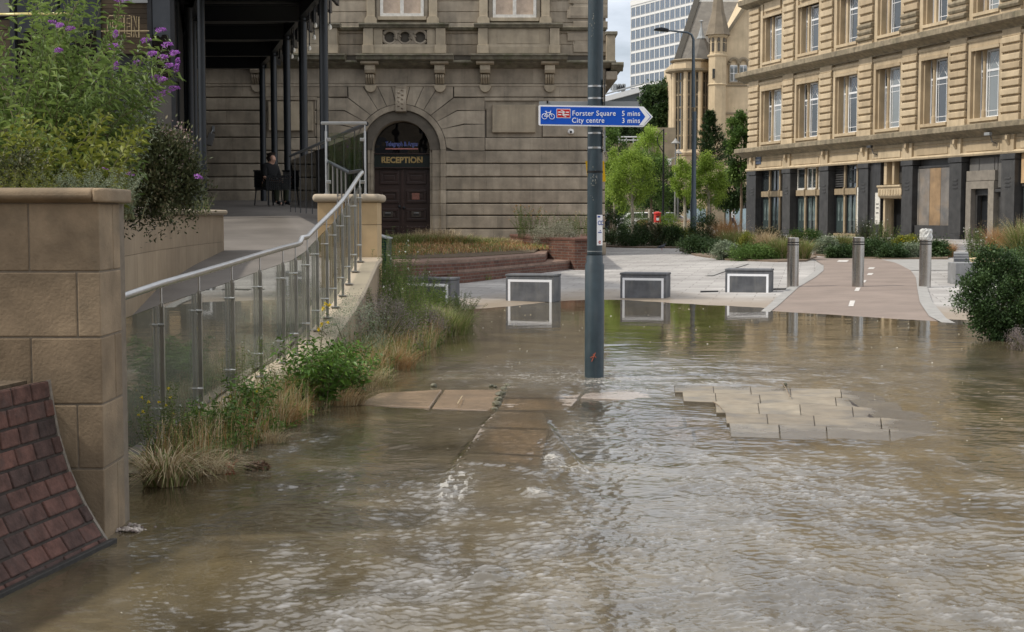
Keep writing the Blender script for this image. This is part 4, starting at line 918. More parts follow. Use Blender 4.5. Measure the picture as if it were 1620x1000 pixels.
for y in (137, 156, 211, 234):
    z = at(940, y, Yp).z
    b = MB().lathe([(r2 + .003, z - .009), (r2 + .003, z + .009)], (g.x, g.y, 0), 32); c = (g.x + r2 + .006, g.y - .03, z); b.box(c[0] - .012, c[0] + .014, c[1] - .012, c[1] + .012, z - .012, z + .012)
    b.build('clamp_band', M['steel'], pole, smooth=True)
# sticker with lettering
sx0, sx1, sy0, sy1 = 943.5, 953, 340, 388
def onpole(px, py, off=.003):
    a = at(px, py, Yp); dx_ = a.x - g.x; yy = g.y - math.sqrt(max(1e-6, (r2 + off) ** 2 - min(dx_ ** 2, (r2 + off) ** 2 * .98))); return Vector((a.x, yy, a.z))
b = MB(); nn = 6; vs = []
for i in range(nn + 1):
    x = sx0 + (sx1 - sx0) * i / nn; vs += [onpole(x, sy1), onpole(x, sy0)]
b.add(vs, [(2 * i, 2 * i + 2, 2 * i + 3, 2 * i + 1) for i in range(nn)], .5); st = b.build('sticker', M['signwhite'], pole)
c = onpole(945, 356, .006); ang = math.radians(32); Mx = Matrix.Translation(c) @ Matrix.Rotation(ang, 4, 'Z')
b = MB(); letters(b, 'CC', (0, 0, 0), .062, .0008, M=Mx @ Matrix.Scale(.8, 4, Vector((1, 0, 0)))); c2 = onpole(945, 343.5, .006); Mx = Matrix.Translation(c2) @ Matrix.Rotation(ang, 4, 'Z')
letters(b, '||||||||', (0, 0, 0), .014, .0015, M=Mx)
c2 = onpole(945.5, 368, .006); Mx = Matrix.Translation(c2) @ Matrix.Rotation(ang, 4, 'Z'); letters(b, '..:.', (0, .0, 0), .05, .002, M=Mx)
b.build('sticker_lettering', M['letterblue'], pole)
c2 = onpole(946.5, 385, .006); Mx = Matrix.Translation(c2) @ Matrix.Rotation(ang, 4, 'Z'); b = MB(); letters(b, 'C', (0, 0, 0), .035, .002, M=Mx); b.build('sticker_mark', M['red'], pole)
# blue direction sign
YS = Yp - r2 - .028
c = lambda x, y: (at(x, y, YS).x, at(x, y, YS).z)
sg = thing('direction_sign', 'blue arrow shaped cycle sign to the station and city centre', 'sign', (c(943, 183)[0], YS, c(943, 183)[1]))
outl = [(853.5, 166.2), (1017, 168.6), (1019, 169.5), (1033, 184.8), (1019, 200), (1017, 201), (853.5, 198.6), (852, 197), (852, 167.6)]
MB().prism([c(*p) for p in outl], YS, YS + .006, .5).build('white_border_plate', M['signwhite'], sg)
inn = [(855, 168.6), (1016.5, 170.9), (1030.2, 184.8), (1016.5, 198.8), (855, 196.5)]
MB().prism([c(*p) for p in inn], YS - .002, YS + .001, .5).build('blue_face', M['bluesign'], sg)
b = MB()
def poly(mb_, pts, y0=YS - .0035, y1=YS - .0015): mb_.prism([c(*p) for p in pts], y0, y1, .5)
poly(b, [(1011, 171), (1017, 171.1), (1028.8, 184.8), (1017, 198.5), (1011, 198.3), (1021, 184.8)])
sc = 2250 / YS
def line_(mb_, pts, wd=1.0, closed=False):
    P = [at(x, y, YS - .003) for x, y in pts]
    mb_.tube(P, wd / sc / 2, 5, closed=closed)
ccx = [(861.5, 184.2), (873.2, 184.5)]
for cx, cy in ccx: line_(b, [(cx + 4.1 * math.cos(a), cy + 4.1 * math.sin(a)) for a in np.linspace(0, 2 * PI, 20)[:-1]], .95, True)
for seg in [[(861.5, 184.2), (864.5, 178.3), (871, 178.3)], [(864.5, 178.3), (867.3, 184.4), (871, 178.3)], [(861.5, 184.2), (867.3, 184.4)], [(870.3, 176.2), (873.2, 184.5)], [(864.5, 178.3), (863.6, 176.3)], [(862.4, 176.2), (865, 176.2)], [(870.3, 176.2), (872.2, 175.9)]]: line_(b, seg, .95)
b.build('bicycle_symbol_and_arrow', M['signwhite'], sg)
b = MB(); poly(b, [(881.3, 172.9), (901.6, 173.2), (901.6, 186.1), (881.3, 185.8)], YS - .0035, YS - .001); b.build('red_panel', M['signred'], sg)
b = MB()
poly(b, [(880.5, 172.1), (902.4, 172.4), (902.4, 187), (880.5, 186.6)], YS - .0026, YS - .0008)
for seg in [[(883, 177.4), (900, 177.7)], [(883, 181.4), (900, 181.7)]]: poly(b, [(seg[0][0], seg[0][1] - .75), (seg[1][0], seg[1][1] - .75), (seg[1][0], seg[1][1] + .75), (seg[0][0], seg[0][1] + .75)], YS - .0055, YS - .003)
for seg in [[(887.5, 174.3), (894.5, 177.5)], [(894.5, 177.5), (888.5, 181.5)], [(888.5, 181.5), (895.5, 184.8)]]:
    poly(b, [(seg[0][0] - 1.2, seg[0][1]), (seg[0][0] + 1.2, seg[0][1]), (seg[1][0] + 1.2, seg[1][1]), (seg[1][0] - 1.2, seg[1][1])], YS - .0055, YS - .003)
b.build('station_symbol', M['signwhite'], sg)
b = MB(); cap = 9.6 / sc
for s_, x, x1, y in [('Forster Square', 905, 974, 183.0), ('City centre', 904.5, 956, 194.2), ('5 mins', 983.5, 1012.5, 183.4), ('3 mins', 983.5, 1012.5, 194.6)]:
    p = at(x, y, YS - .003); vs, fs = text(s_, cap * 1.18, .0005, .0015, 'LEFT', 1, 1.08); k = (at(x1, y, YS).x - p.x) / max(v[0] for v in vs)
    b.add([(v[0] * k + p.x, v[1] + p.y, v[2] + p.z) for v in vs], fs, .5)
b.build('lettering', M['signwhite'], sg)
# grey sign seen from behind, edge-on plate, yellow plate
Y2 = Yp + r2 + .03
o = thing('grey_sign_back', 'grey sign plate seen just above and behind the blue sign', 'sign', at(900, 163, Y2))
a0, a1 = at(853, 161, Y2), at(1010, 199, Y2)
MB().box(a0.x, a1.x, Y2, Y2 + .008, at(0, 196, Y2).z, at(0, 160.5, Y2).z).build('plate', M['signgrey'], o, bevel=.002)
mb = MB()
for x in (866, 1014): q = at(x, 161.5, Y2); mb.box(q.x - .008, q.x + .008, Y2 - .01, Y2 + .02, q.z - .012, q.z + .014)
mb.build('rail_clip', M['rubber'], o)
o = thing('edge_on_sign_plate', 'narrow sign plate seen edge on, clamped right of the post', 'sign', at(956, 180, Yp))
q0, q1 = at(955.2, 241, Yp - .02), at(957.8, 127, Yp - .02)
MB().prismz([(q0.x, Yp - .06), (q1.x, Yp - .06), (q1.x + .035, Yp + .55), (q0.x + .035, Yp + .55)], at(0, 241, Yp).z, at(0, 206, Yp).z).build('lower_plate', M['signgrey'], o)
MB().prismz([(q0.x, Yp - .06), (q1.x - .006, Yp - .06), (q1.x + .02, Yp + .3), (q0.x + .02, Yp + .3)], at(0, 166, Yp).z, at(0, 126, Yp).z).build('upper_plate', M['blacksteel'], o)
o = thing('yellow_notice', 'yellow notice board strapped behind the sign post', 'sign', at(943, 272, Yp + .12))
q = [at(926, 255, Yp + .12), at(930, 288.5, Yp + .12), at(958, 287.5, Yp + .12), at(952.5, 255, Yp + .12)]
q[3] = at(955.5, 255, Yp + .12)
MB().prism([(p.x, p.z) for p in q], Yp + r2 + .02, Yp + r2 + .03, .5).build('board', M['yellow'], o)
MB().lathe([(r2 + .004, q[0].z - .12), (r2 + .004, q[0].z - .10)], (g.x, g.y, 0), 24).build('strap', M['rubber'], o)
# open corroded patches of old stickers on the post
mb = MB()
for _ in range(46):
    x = 938 + random.gauss(0, 3.0); y = random.choice([random.uniform(262, 325), random.uniform(270, 300), random.uniform(20, 60)]); p = onpole(x, y, .0015); s_ = random.uniform(.002, .007)
    mb.box(p.x - s_ * .6, p.x + s_ * .6, p.y, p.y + .002, p.z - s_, p.z + s_ * 1.4)
mb.build('sticker_residue', surf('sticker_residue', (.12, .13, .12), (.3, .3, .27), var=.3), pole)
# ================================================================== THE SANDSTONE OFFICE WITH THE ARCHED DOOR (facade plane Y = 48)
YT = 48.0
def tx(px): return at(px, 342, YT).x
def tz(py): return at(810, py, YT).z
ta = thing('stone_office_building', 'grimy sandstone office building with arched reception door and balconies', 'building', (-3, YT, .6))
XL, XR = tx(230), tx(957)
body = MB(); body.box(XL, XR, YT + .06, YT + 22, .3, 16)
# wall core with door opening: drawn as pieces round the arch
dcx, dr_ = tx(635), tx(680) - tx(635); zsp = tz(237); ro = tx(706) - tx(635)
body = MB(); body.box(XL, XR - .01, YT + .9, YT + 18, .3, 16); body.box(XL, dcx - ro, YT + .05, YT + .95, .3, tz(106)); body.box(dcx + ro, XR - .01, YT + .05, YT + .95, .3, tz(106))
arc = [(dcx + ro, tz(106)), (dcx - ro, tz(106)), (dcx - ro, zsp)] + [(dcx - dr_ * 1.02 * math.cos(a), zsp + dr_ * 1.02 * math.sin(a)) for a in np.linspace(0, PI, 25)] + [(dcx + ro, zsp)]
body.prism(arc[::-1], YT + .05, YT + .9); body.box(XL, XR - .01, YT + .055, YT + .95, tz(106) + .002, 16)
body.build('wall', M['tad'], ta)
# rusticated courses
gy = [135, 154.5, 175, 196.5, 217.5, 238.5, 259, 280, 301, 322, 341, 362, 382.5]
mb = MB(); rd = random.Random(5)
def course(x0, x1, za, zb_, lens=(1.1, 1.9), y0=YT - .02, g=.018):
    x = x0
    while x < x1 - .02:
        e = x + rd.uniform(*lens)
        if x1 - e < .5: e = x1
        # bevelled-edge stone
        za_, zb2 = za + g, zb_ - g
        mb.prof([(y0 + .10, za_), (y0 + .025, za_), (y0, za_ + .022), (y0, zb2 - .022), (y0 + .025, zb2), (y0 + .10, zb2)], x + (.002), e - .002)
        x = e
xfl, xfr = tx(502), tx(768)
def inlist(i): return tz(gy[i + 1]), tz(gy[i])
for i in range(len(gy) - 1):
    za, zb_ = inlist(i)
    if i == 0:
        course(XL, tx(551), za, zb_); course(tx(719), XR, za, zb_)
    elif i < 4:
        course(XL, tx(423), za, zb_); course(tx(500), xfl, za, zb_, (.3, .9)) if tx(500) < xfl else None
        if i == 1: course(xfr, tx(770), za, zb_, (.1, .2))
    elif i >= 5 or i == 4:
        lft = dcx - ro if i >= 5 else xfl; rgt = dcx + ro if i >= 5 else xfr
        course(XL, lft, za, zb_); course(rgt, XR, za, zb_)
mb.build('rusticated_courses', M['ta'], ta)
# voussoir fan
mb = MB()
def ringpt(a, r): return (dcx + r * math.cos(a), zsp + r * math.sin(a))
def vous(pts): 
    c = (sum(p[0] for p in pts) / len(pts), sum(p[1] for p in pts) / len(pts))
    q = []
    for p in pts:
        dx_, dz_ = c[0] - p[0], c[1] - p[1]; dl = math.hypot(dx_, dz_); k = .022 / dl
        q.append((p[0] + dx_ * k, p[1] + dz_ * k))
    mb.prism(q, YT - .02, YT + .08)
R0 = ro
for sgn in (1, -1):
    ang = [84, 72, 60, 49, 38, 27, 15, 3]
    A_ = [math.radians(a if sgn > 0 else 180 - a) for a in ang]
    ring = [ringpt(a, R0) for a in A_]
    xe_ = xfr if sgn > 0 else xfl
    # outer ends of the joints
    outs = [[(tx(635 + sgn * 15), tz(135))], [(tx(635 + sgn * 37), tz(135))], [(tx(635 + sgn * 60), tz(135))], [(tx(635 + sgn * 83), tz(154.5)), (xe_, tz(154.5))], [(tx(635 + sgn * 88), tz(175)), (xe_, tz(175))], [(tx(635 + sgn * 100), tz(196.5)), (xe_, tz(196.5))], [(tx(635 + sgn * 103), tz(217.5)), (xe_, tz(217.5))], [(tx(635 + sgn * 82), tz(238.5)), (xe_, tz(238.5))]]
    for k in range(7):
        a, b = outs[k], outs[k + 1]
        if k == 2: pts = [ring[k], a[0], (tx(635 + sgn * 83), tz(135)), b[0], ring[k + 1]]; b0 = True
        elif k < 2: pts = [ring[k], a[0], b[0], ring[k + 1]]
        else: pts = [ring[k], a[0], a[1], b[1], b[0], ring[k + 1]]
        vous(pts)
vous([ringpt(math.radians(96), R0), (tx(620), tz(135)), (tx(650), tz(135)), ringpt(math.radians(84), R0)])
mb.build('arch_voussoirs', M['ta'], ta)
# carved keystone
mb = MB(); kz0, kz1 = tz(178), tz(136)
mb.prof([(YT - .02, kz0), (YT - .14, kz0 + .03), (YT - .17, kz0 + .3), (YT - .13, kz0 + .6), (YT - .10, kz1 - .1), (YT - .13, kz1), (YT + .02, kz1), (YT + .02, kz0)], tx(627), tx(644))
for i in range(9): mb.lathe([(.012, 0), (.05, .03), (.012, .07)], (tx(635) + (-1) ** i * .06, YT - .165, kz0 + .1 + i * .075), 6)
mb.build('keystone', M['ta'], ta, bevel=.01)
# archivolt mouldings
mb = MB()
for r_in, r_out, y0 in [(dr_ * 1.0, dr_ * 1.09, YT + .16), (dr_ * 1.09, dr_ * 1.38, YT + .06), (dr_ * 1.38, R0, YT - .035)]:
    A_ = np.linspace(0, PI, 29); stp = [(r_in, r_out)]
    for i in range(28):
        a, b = A_[i], A_[i + 1]
        if r_out == dr_ * 1.38 and i % 2 == 0: b -= 0
        g = .004 if (r_out == dr_ * 1.38 and i % 2) else 0
        mb.prism([ringpt(a + g, r_in), ringpt(a + g, r_out - .004), ringpt(b, r_out - .004), ringpt(b, r_in)], y0, YT + .9, .3 + .5 * ((i // 2 * 37) % 10) / 10)
    zz = [tz(q) for q in [237, 259, 280, 301, 322, 341, 362, 392]]
    for sg_ in (1, -1):
        for a, b in zip(zz, zz[1:]):
            xa_, xb2 = sorted((dcx + sg_ * r_in, dcx + sg_ * (r_out - .004))); mb.box(xa_, xb2, y0, YT + .9, b + .006, a - .004)
mb.build('arch_moulding', M['ta'], ta, bevel=.008)
# plinth
mb = MB(); mb.box(dcx + ro + .01, XR + .04, YT - .08, YT + .06, .3, tz(384)); mb.box(XL, dcx - ro - .01, YT - .08, YT + .06, .3, tz(384)); mb.build('plinth', M['ta'], ta, bevel=.02)
# doors
dm = MB(); yd = YT + .62
dm.box(dcx - dr_, dcx + dr_, yd, yd + .1, .5, tz(266)); door = dm.build('double_door', M['door'], ta)
mb = MB()
for sg_ in (-1, 1):
    x0, x1 = (599, 629) if sg_ < 0 else (641, 673)
    for y0, y1 in [(270, 291), (300, 321), (330, 350), (358, 378)]:
        xa_, xb2, za, zb_ = tx(x0), tx(x1), tz(y1), tz(y0); w_ = .09
        mb.prism([(xa_, za), (xb2, za), (xb2, zb_), (xa_, zb_)], yd - .012, yd + .01); 
        for q in [(xa_, xb2, za, za + w_), (xa_, xb2, zb_ - w_, zb_), (xa_, xa_ + w_, za + w_, zb_ - w_), (xb2 - w_, xb2, za + w_, zb_ - w_)]: mb.box(q[0], q[1], yd - .05, yd - .011, q[2], q[3])
        mb.box(xa_ + w_ * 1.6, xb2 - w_ * 1.6, yd - .035, yd - .011, za + w_ * 1.6, zb_ - w_ * 1.6)
mb.build('raised_panels', M['door'], door, bevel=.012)
mb = MB(); mb.box(tx(633), tx(637), yd - .06, yd + .01, .5, tz(267)); mb.build('meeting_stile', M['door'], door)
mb = MB(); mb.lathe([(.02, 0), (.055, .03), (.02, .06)], (0, 0, 0), 12); mb.xf(Matrix.Translation((tx(630), yd - .05, tz(327))) @ Matrix.Rotation(PI / 2, 4, 'X')); n0 = len(mb.v)
mb.lathe([(.02, 0), (.055, .03), (.02, .06)], (0, 0, 0), 12); mb.xf(Matrix.Translation((tx(637), yd - .05, tz(329))) @ Matrix.Rotation(PI / 2, 4, 'X'), n0); mb.build('door_knobs', M['black'], door, smooth=True)
for x0, x1 in [(603, 619), (649, 664)]:
    f_ = MB().box(tx(x0), tx(x1), yd - .062, yd - .034, tz(343.5), tz(334.5)).build('letter_box', surf('tarnished_brass', (.10, .085, .07), rough=.4, metal=.6), door, bevel=.006)
    MB().box(tx(x0 + 3), tx(x1 - 3), yd - .067, yd - .063, tz(341), tz(339)).build('slot', M['black'], f_)
    MB().box(tx(x0 + 4), tx(x1 - 3), yd - .066, yd - .0625, tz(337.4), tz(336.2)).build('plate', M['signgrey'], f_)
MB().box(tx(650), tx(662), yd - .045, yd - .03, tz(315.5), tz(305)).build('paper_notice', surf('pinkish_notice', (.28, .13, .10), var=.4, nscale=30), door)
# lettered transom and lunette
MB().box(dcx - dr_, dcx + dr_, yd - .10, yd + .08, tz(266), tz(241.5)).build('transom_board', surf('dark_green_board', (.014, .02, .017), rough=.4), ta)
mb = MB()
for y in (241.5, 263.8): mb.box(dcx - dr_, dcx + dr_, yd - .16, yd - .099, tz(y + 1.6), tz(y))
mb.build('transom_moulding', M['door'], ta)
mb = MB(); vs, fs = text('RECEPTION', .29, .010, .004, 'CENTER'); xs_ = [v[0] for v in vs]; sx_ = (tx(667.5) - tx(602)) / (max(xs_) - min(xs_)); hz = (tz(247) - tz(256.5)) / max(v[2] for v in vs)
mb.add([(v[0] * sx_ + tx(634.7), v[1] + yd - .108, v[2] * hz + tz(256.6)) for v in vs], fs, .5)
def serif(x0, x1, y): mb.box(tx(x0), tx(x1), yd - .112, yd - .104, tz(y + .55), tz(y - .45))
for x in (603.5, 606.9, 650.6, 659.4, 661.9, 666.2): 
    for y in (247.4, 256.2): serif(x - 1.5, x + 1.4, y)
mb.build('reception_lettering', M['gold'], ta)
lun = MB(); lun.prism([(dcx - dr_ * 1.005, tz(242)), (dcx + dr_ * 1.005, tz(242))] + [(dcx + dr_ * 1.005 * math.cos(a), zsp + dr_ * 1.005 * math.sin(a)) for a in np.linspace(0, PI, 33)], yd + .01, yd + .06)
lun.build('lunette_glass', M['darkglass'], ta)
for mat_, off, dy in ((M['letterlilac'], .007, 0), (M['letterblue'], -.001, -.006)):
    mb = MB(); vs, fs = text('Telegraph & Argus', .2, off, .002, 'CENTER'); xs_ = [v[0] for v in vs]; zs_ = [v[2] for v in vs]
    sx_ = (tx(659.5) - tx(608)) / (max(xs_) - min(xs_)); hz = (tz(222.5) - tz(232.5)) / (max(zs_) - min(zs_))
    mb.add([((v[0] - (max(xs_) + min(xs_)) / 2) * sx_ + tx(633.8), v[1] + yd - .002 + dy, (v[2] - min(zs_)) * hz + tz(232.3)) for v in vs], fs, .5); mb.build('newspaper_lettering', mat_, ta)
mb = MB(); mb.box(tx(608), tx(660), yd - .002, yd + .012, tz(235), tz(233.2)); mb.build('red_underline', M['pinkline'], ta)
# blind window panels with moulded recess
def recess(x0, x1, y0, y1, px0, px1, py0, py1, raised=True):
    mb = MB(); X0, X1, Z0, Z1 = tx(x0), tx(x1), tz(y1), tz(y0)
    mb.box(X0, X1, YT + .02, YT + .07, Z0, Z1)
    for (a, b, c, d) in [(X0 - .06, X1 + .06, Z1 - .05, Z1 + .05)]: mb.box(a, b, YT - .05, YT + .06, c, d)
    mb.build('panel_recess', M['ta'], ta)
    mb = MB(); mb.box(tx(px0), tx(px1), YT - .10 if raised else YT + .0, YT + .04, tz(py1), tz(py0)); mb.build('stone_panel', M['ta2'] if raised else M['ta'], ta, bevel=.02)
recess(770, 857, 157, 217, 779, 847, 166, 210); recess(424, 500, 156, 217, 427, 497, 161, 207)
mb = MB(); mb.box(tx(858), tx(933), YT - .03, YT + .06, tz(216.5), tz(165)); mb.build('stone_panel', M['ta'], ta, bevel=.02)
mb = MB()
z0 = None
course(tx(858), XR, tz(165), tz(154.5)); course(tx(936), XR, tz(196.5), tz(165)); course(tx(936), XR, tz(217.5), tz(196.5))
mb.build('rusticated_courses', M['ta'], ta)
# string band, frieze, cornice
mb = MB(); mb.box(XL, XR + .03, YT - .045, YT + .06, tz(137), tz(133)); mb.build('string_course', M['ta'], ta, bevel=.01)
mb = MB(); rd = random.Random(9)
course(XL, XR, tz(133), tz(106), (1.4, 2.4), YT - .0, .003); mb.build('frieze', M['ta'], ta)
# main cornice runs everywhere, balcony slabs stand further out
def cornice(x0, x1, depth, ytop, ybot, mat, name, steps=3):
    zt_, zb_ = tz(ytop), tz(ybot); h = zt_ - zb_; pr = [(YT + .06, zb_)]
    for i in range(steps):
        y = YT - depth * (i + 1) / steps; z = zb_ + h * (i) / steps * .8
        pr += [(YT - depth * (i + .35) / steps, z), (y, z + h * .12)] if i else [(YT - depth * .2, zb_), (y, zb_ + h * .12)]
    pr += [(YT - depth, zt_ - h * .12), (YT - depth * .9, zt_), (YT + .06, zt_)]
    return MB().prof(pr, x0, x1).build(name, mat, ta, bevel=.006)
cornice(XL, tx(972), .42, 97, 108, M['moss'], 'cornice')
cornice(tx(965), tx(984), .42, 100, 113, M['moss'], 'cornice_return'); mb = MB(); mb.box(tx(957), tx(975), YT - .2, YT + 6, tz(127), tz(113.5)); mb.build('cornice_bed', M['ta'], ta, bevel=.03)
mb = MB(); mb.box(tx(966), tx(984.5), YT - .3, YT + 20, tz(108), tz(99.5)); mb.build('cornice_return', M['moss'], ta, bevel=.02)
def balcony(x0, x1, pan):
    b = MB()
    pr = [(YT + .06, tz(98.5)), (YT - .55, tz(98.5)), (YT - .62, tz(97)), (YT - .66, tz(92.5)), (YT - .72, tz(91)), (YT - .72, tz(88.8)), (YT + .06, tz(87.8))]
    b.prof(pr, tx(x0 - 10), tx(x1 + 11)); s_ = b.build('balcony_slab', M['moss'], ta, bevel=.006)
    ya = YT - .52
    w_ = MB(); w_.prof([(ya - .03, tz(87.5)), (ya - .03, tz(77)), (ya, tz(73)), (ya, tz(48)), (ya + .25, tz(48)), (ya + .25, tz(87.5))], tx(x0 + 17), tx(x1 - 17)) if not pan else None
    if pan:
        w_.prof([(ya - .03, tz(87.5)), (ya - .03, tz(77)), (ya, tz(73)), (ya + .25, tz(73)), (ya + .25, tz(87.5))], tx(x0 + 17), tx(x1 - 17)); w_.box(tx(x0 + 17), tx(x1 - 17), ya, ya + .25, tz(50), tz(48))
        w_.box(tx(x0 + 17), tx(609), ya, ya + .25, tz(73), tz(50)); w_.box(tx(678), tx(x1 - 17), ya, ya + .25, tz(73), tz(50))
    w_.box(tx(x0 + 2), tx(x0 + 4), ya + .25, YT, tz(87.5), tz(48)); w_.box(tx(x1 - 4), tx(x1 - 2), ya + .25, YT, tz(87.5), tz(48))
    w_.build('balcony_parapet', M['ta2'], ta, bevel=.008)
    for xa_, xb2 in ((x0, x0 + 18), (x1 - 18, x1)):
        b = MB(); b.box(tx(xa_), tx(xb2), ya - .09, ya + .3, tz(87.6), tz(74)); b.box(tx(xa_ + 1.5), tx(xb2 - 1.5), ya - .06, ya + .3, tz(74), tz(48))
        b.build('balcony_pier', M['ta2'], ta, bevel=.012)
    if pan:
        b = MB(); bb = MB()
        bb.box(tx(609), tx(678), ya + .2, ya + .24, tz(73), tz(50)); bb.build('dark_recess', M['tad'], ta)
        for cx in (620, 643.5, 667):
            X0, Z0 = tx(cx), tz(61.5); r_ = tx(cx + 10.5) - X0
            b.tube([(X0 + r_ * math.cos(a), ya + .08, Z0 + r_ * math.sin(a)) for a in np.linspace(0, 2 * PI, 25)[:-1]], .055, 6, closed=True)
        for cx in (631.8, 655.3):
            X0, Z0 = tx(cx), tz(61.5); r_ = tx(cx + 4.5) - X0
            b.tube([(X0 + r_ * math.cos(a), ya + .1, Z0 + r_ * math.sin(a)) for a in np.linspace(0, 2 * PI, 17)[:-1]], .04, 6, closed=True)
            for s_2 in (-1, 1): b.prism([(X0 - .16, Z0 + s_2 * .235), (X0 + .16, Z0 + s_2 * .235), (X0, Z0 + s_2 * .11)], ya + .04, ya + .14)
        b.build('pierced_guilloche', M['ta'], ta)
    else:
        b = MB(); b.box(tx(x0 + 31), tx(x1 - 33), ya - .012, ya + .1, tz(72), tz(51)); b.build('balcony_panel', M['ta2'], ta, bevel=.006)
    MB().prof([(ya + .3, tz(47.5)), (ya - .1, tz(47.5)), (ya - .14, tz(45)), (ya - .2, tz(43)), (ya - .2, tz(40.5)), (ya + .3, tz(39))], tx(x0 - 5), tx(x1 + 4)).build('balcony_coping', M['moss'], ta, bevel=.008)
balcony(578, 708, True); balcony(756, 885, False)
balcony(430, 540, False)
# brackets under the slabs
for cx in (410, 588, 697, 768, 869):
    b = MB(); X0 = tx(cx - 14); X1 = tx(cx + 14)
    b.prof([(YT, tz(104)), (YT - .44, tz(104)), (YT - .5, tz(102)), (YT - .5, tz(99)), (YT, tz(99))], X0, X1)
    b.prof([(YT, tz(119)), (YT - .36, tz(117)), (YT - .42, tz(112)), (YT - .38, tz(104.3)), (YT, tz(104.3))], tx(cx - 8), tx(cx + 8))
    for k in range(4): b.prof([(YT, tz(134)), (YT - .12, tz(133)), (YT - .30, tz(124)), (YT - .33, tz(119.3)), (YT, tz(119.3))], tx(cx - 7 + k * 3.6), tx(cx - 4.2 + k * 3.6))
    pts = [(tx(cx) + .2 * math.cos(a), tz(135) + .24 * math.sin(a)) for a in np.linspace(PI, 2 * PI, 9)]
    b.prism(pts, YT - .13, YT)
    b.build('bracket', M['ta2'] if cx > 500 else M['ta'], ta, bevel=.01)
# first floor wall, with sill band and windows
mb = MB(); rd = random.Random(3)
zs_ = [tz(88)] + [tz(88) + .36 * i for i in range(1, 16)]
for a, b_ in zip(zs_, zs_[1:]): course(XL, XR, a, b_, (.7, 1.5), YT - .0, .002)
mb.build('ashlar_wall', M['ta'], ta)
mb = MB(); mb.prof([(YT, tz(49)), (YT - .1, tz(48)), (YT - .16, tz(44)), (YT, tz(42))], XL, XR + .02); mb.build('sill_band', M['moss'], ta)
mb = MB(); mb.box(tx(905), tx(932), YT - .03, YT, tz(75), tz(55)); mb.box(tx(908), tx(929), YT - .05, YT, tz(72), tz(58)); mb.build('small_panel', M['ta'], ta, bevel=.01)
mb = MB()
for i, y in enumerate((84, 66, 48, 30, 12)): mb.box(tx(906) - (.2 if i % 2 else 0), XR + .06, YT - .06, YT, tz(y) + .02, tz(y - 14))
for y in (26, 6): mb.box(tx(900), XR + .06, YT - .07, YT + .01, tz(y), tz(y - 16))
mb.build('quoins', M['ta'], ta, bevel=.015)
mb = MB(); mb.box(tx(957), tx(971), YT - .3, YT + 20, tz(98), tz(57)); mb.build('corner_parapet', M['ta2'], ta, bevel=.02)
mb = MB(); mb.box(tx(956), tx(974.5), YT - .36, YT + 20, tz(57), tz(51.5)); mb.build('corner_coping', M['moss'], ta, bevel=.02)
for x0, x1 in ((604, 672), (780, 848)):
    fr = MB(); za = tz(26.5 if x0 < 700 else 28.5); zt_ = za + 3.2; X0, X1 = tx(x0), tx(x1); y = YT - .055
    for q in [(X0, X1, za, za + .1), (X0, X0 + .1, za + .1, zt_), (X1 - .1, X1, za + .1, zt_), ((X0 + X1) / 2 - .06, (X0 + X1) / 2 + .06, za + .1, zt_)]: fr.box(q[0], q[1], y - .05, y + .05, q[2], q[3])
    wf = fr.build('window', M['offwhite'], ta)
    mb = MB(); mb.box(X0 + .1, X1 - .1, y + .0, y + .04, za + .09, zt_); mb.build('boarded_pane', surf('pinkish_board', (.42, .33, .26), (.50, .40, .31), var=.18, nscale=9), wf)
    mb = MB(); mb.box(X0 - .08, X1 + .08, YT - .16, YT, za - .12, za - .005); mb.build('sill', M['ta2'], wf)
    for xa_, xb2 in ((x0 - 22, x0 - 7), (x1 + 7, x1 + 22)):
        b = MB(); b.box(tx(xa_ + 1), tx(xb2 - 1), YT - .12, YT, tz(27), zt_); b.prism([(tx(xa_ - 2), tz(38)), (tx(xb2 + 2), tz(38)), (tx(xb2 + 2), tz(31)), (tx(xb2 - 2), tz(26)), (tx(xa_ + 2), tz(26)), (tx(xa_ - 2), tz(31))], YT - .2, YT)
        b.build('window_pilaster', M['ta2'], ta, bevel=.01)
    b = MB(); b.box(tx(x0 - 6), X0 - .01, YT - .07, YT, za - .1, zt_); b.box(X1 + .01, tx(x1 + 6), YT - .07, YT, za - .1, zt_); b.build('window_architrave', M['ta'], ta)
MB().box(XL - .3, XR + .3, YT - .4, YT + 22, 16, 16.6).build('roof', M['roofslate'], ta)
# camera ball and floodlight on that wall
p = at(903, 208, YT - .1); o = thing('dome_camera', 'small white dome camera on the sandstone wall under the blue sign', 'camera', p)
MB().lathe([(.03, 0), (.09, .02), (.11, .08), (.09, .15), (.02, .18)], (p.x, p.y - .02, p.z - .09), 16).build('housing', M['white'], o, smooth=True)
b = MB().lathe([(.01, 0), (.045, .01), (.03, .035)], (0, 0, 0), 14); b.xf(Matrix.Translation((p.x, p.y - .105, p.z - .02)) @ Matrix.Rotation(PI / 2, 4, 'X')); b.build('lens', M['black'], o)
p = at(337, 218, YT - .1); o = thing('wall_floodlight', 'grey wall floodlight with bracket on the wall left of the canopy columns', 'light', p)
b = MB(); b.box(-.1, .1, -.12, .02, -.42, 0); b.xf(Matrix.Translation((p.x, p.y - .1, p.z + .12)) @ Matrix.Rotation(math.radians(14), 4, 'Y') @ Matrix.Rotation(math.radians(-12), 4, 'X')); b.build('lamp_housing', M['greypanel'], o, bevel=.02)
MB().tube([(p.x, YT, p.z + .25), (p.x, p.y - .05, p.z + .25), (p.x - .05, p.y - .12, p.z + .1)], .02, 6).build('bracket', M['signgrey'], o)
MB().box(p.x - .04, p.x + .04, YT - .06, YT - .0, p.z + .2, p.z + .4).build('junction_box', M['signgrey'], o)

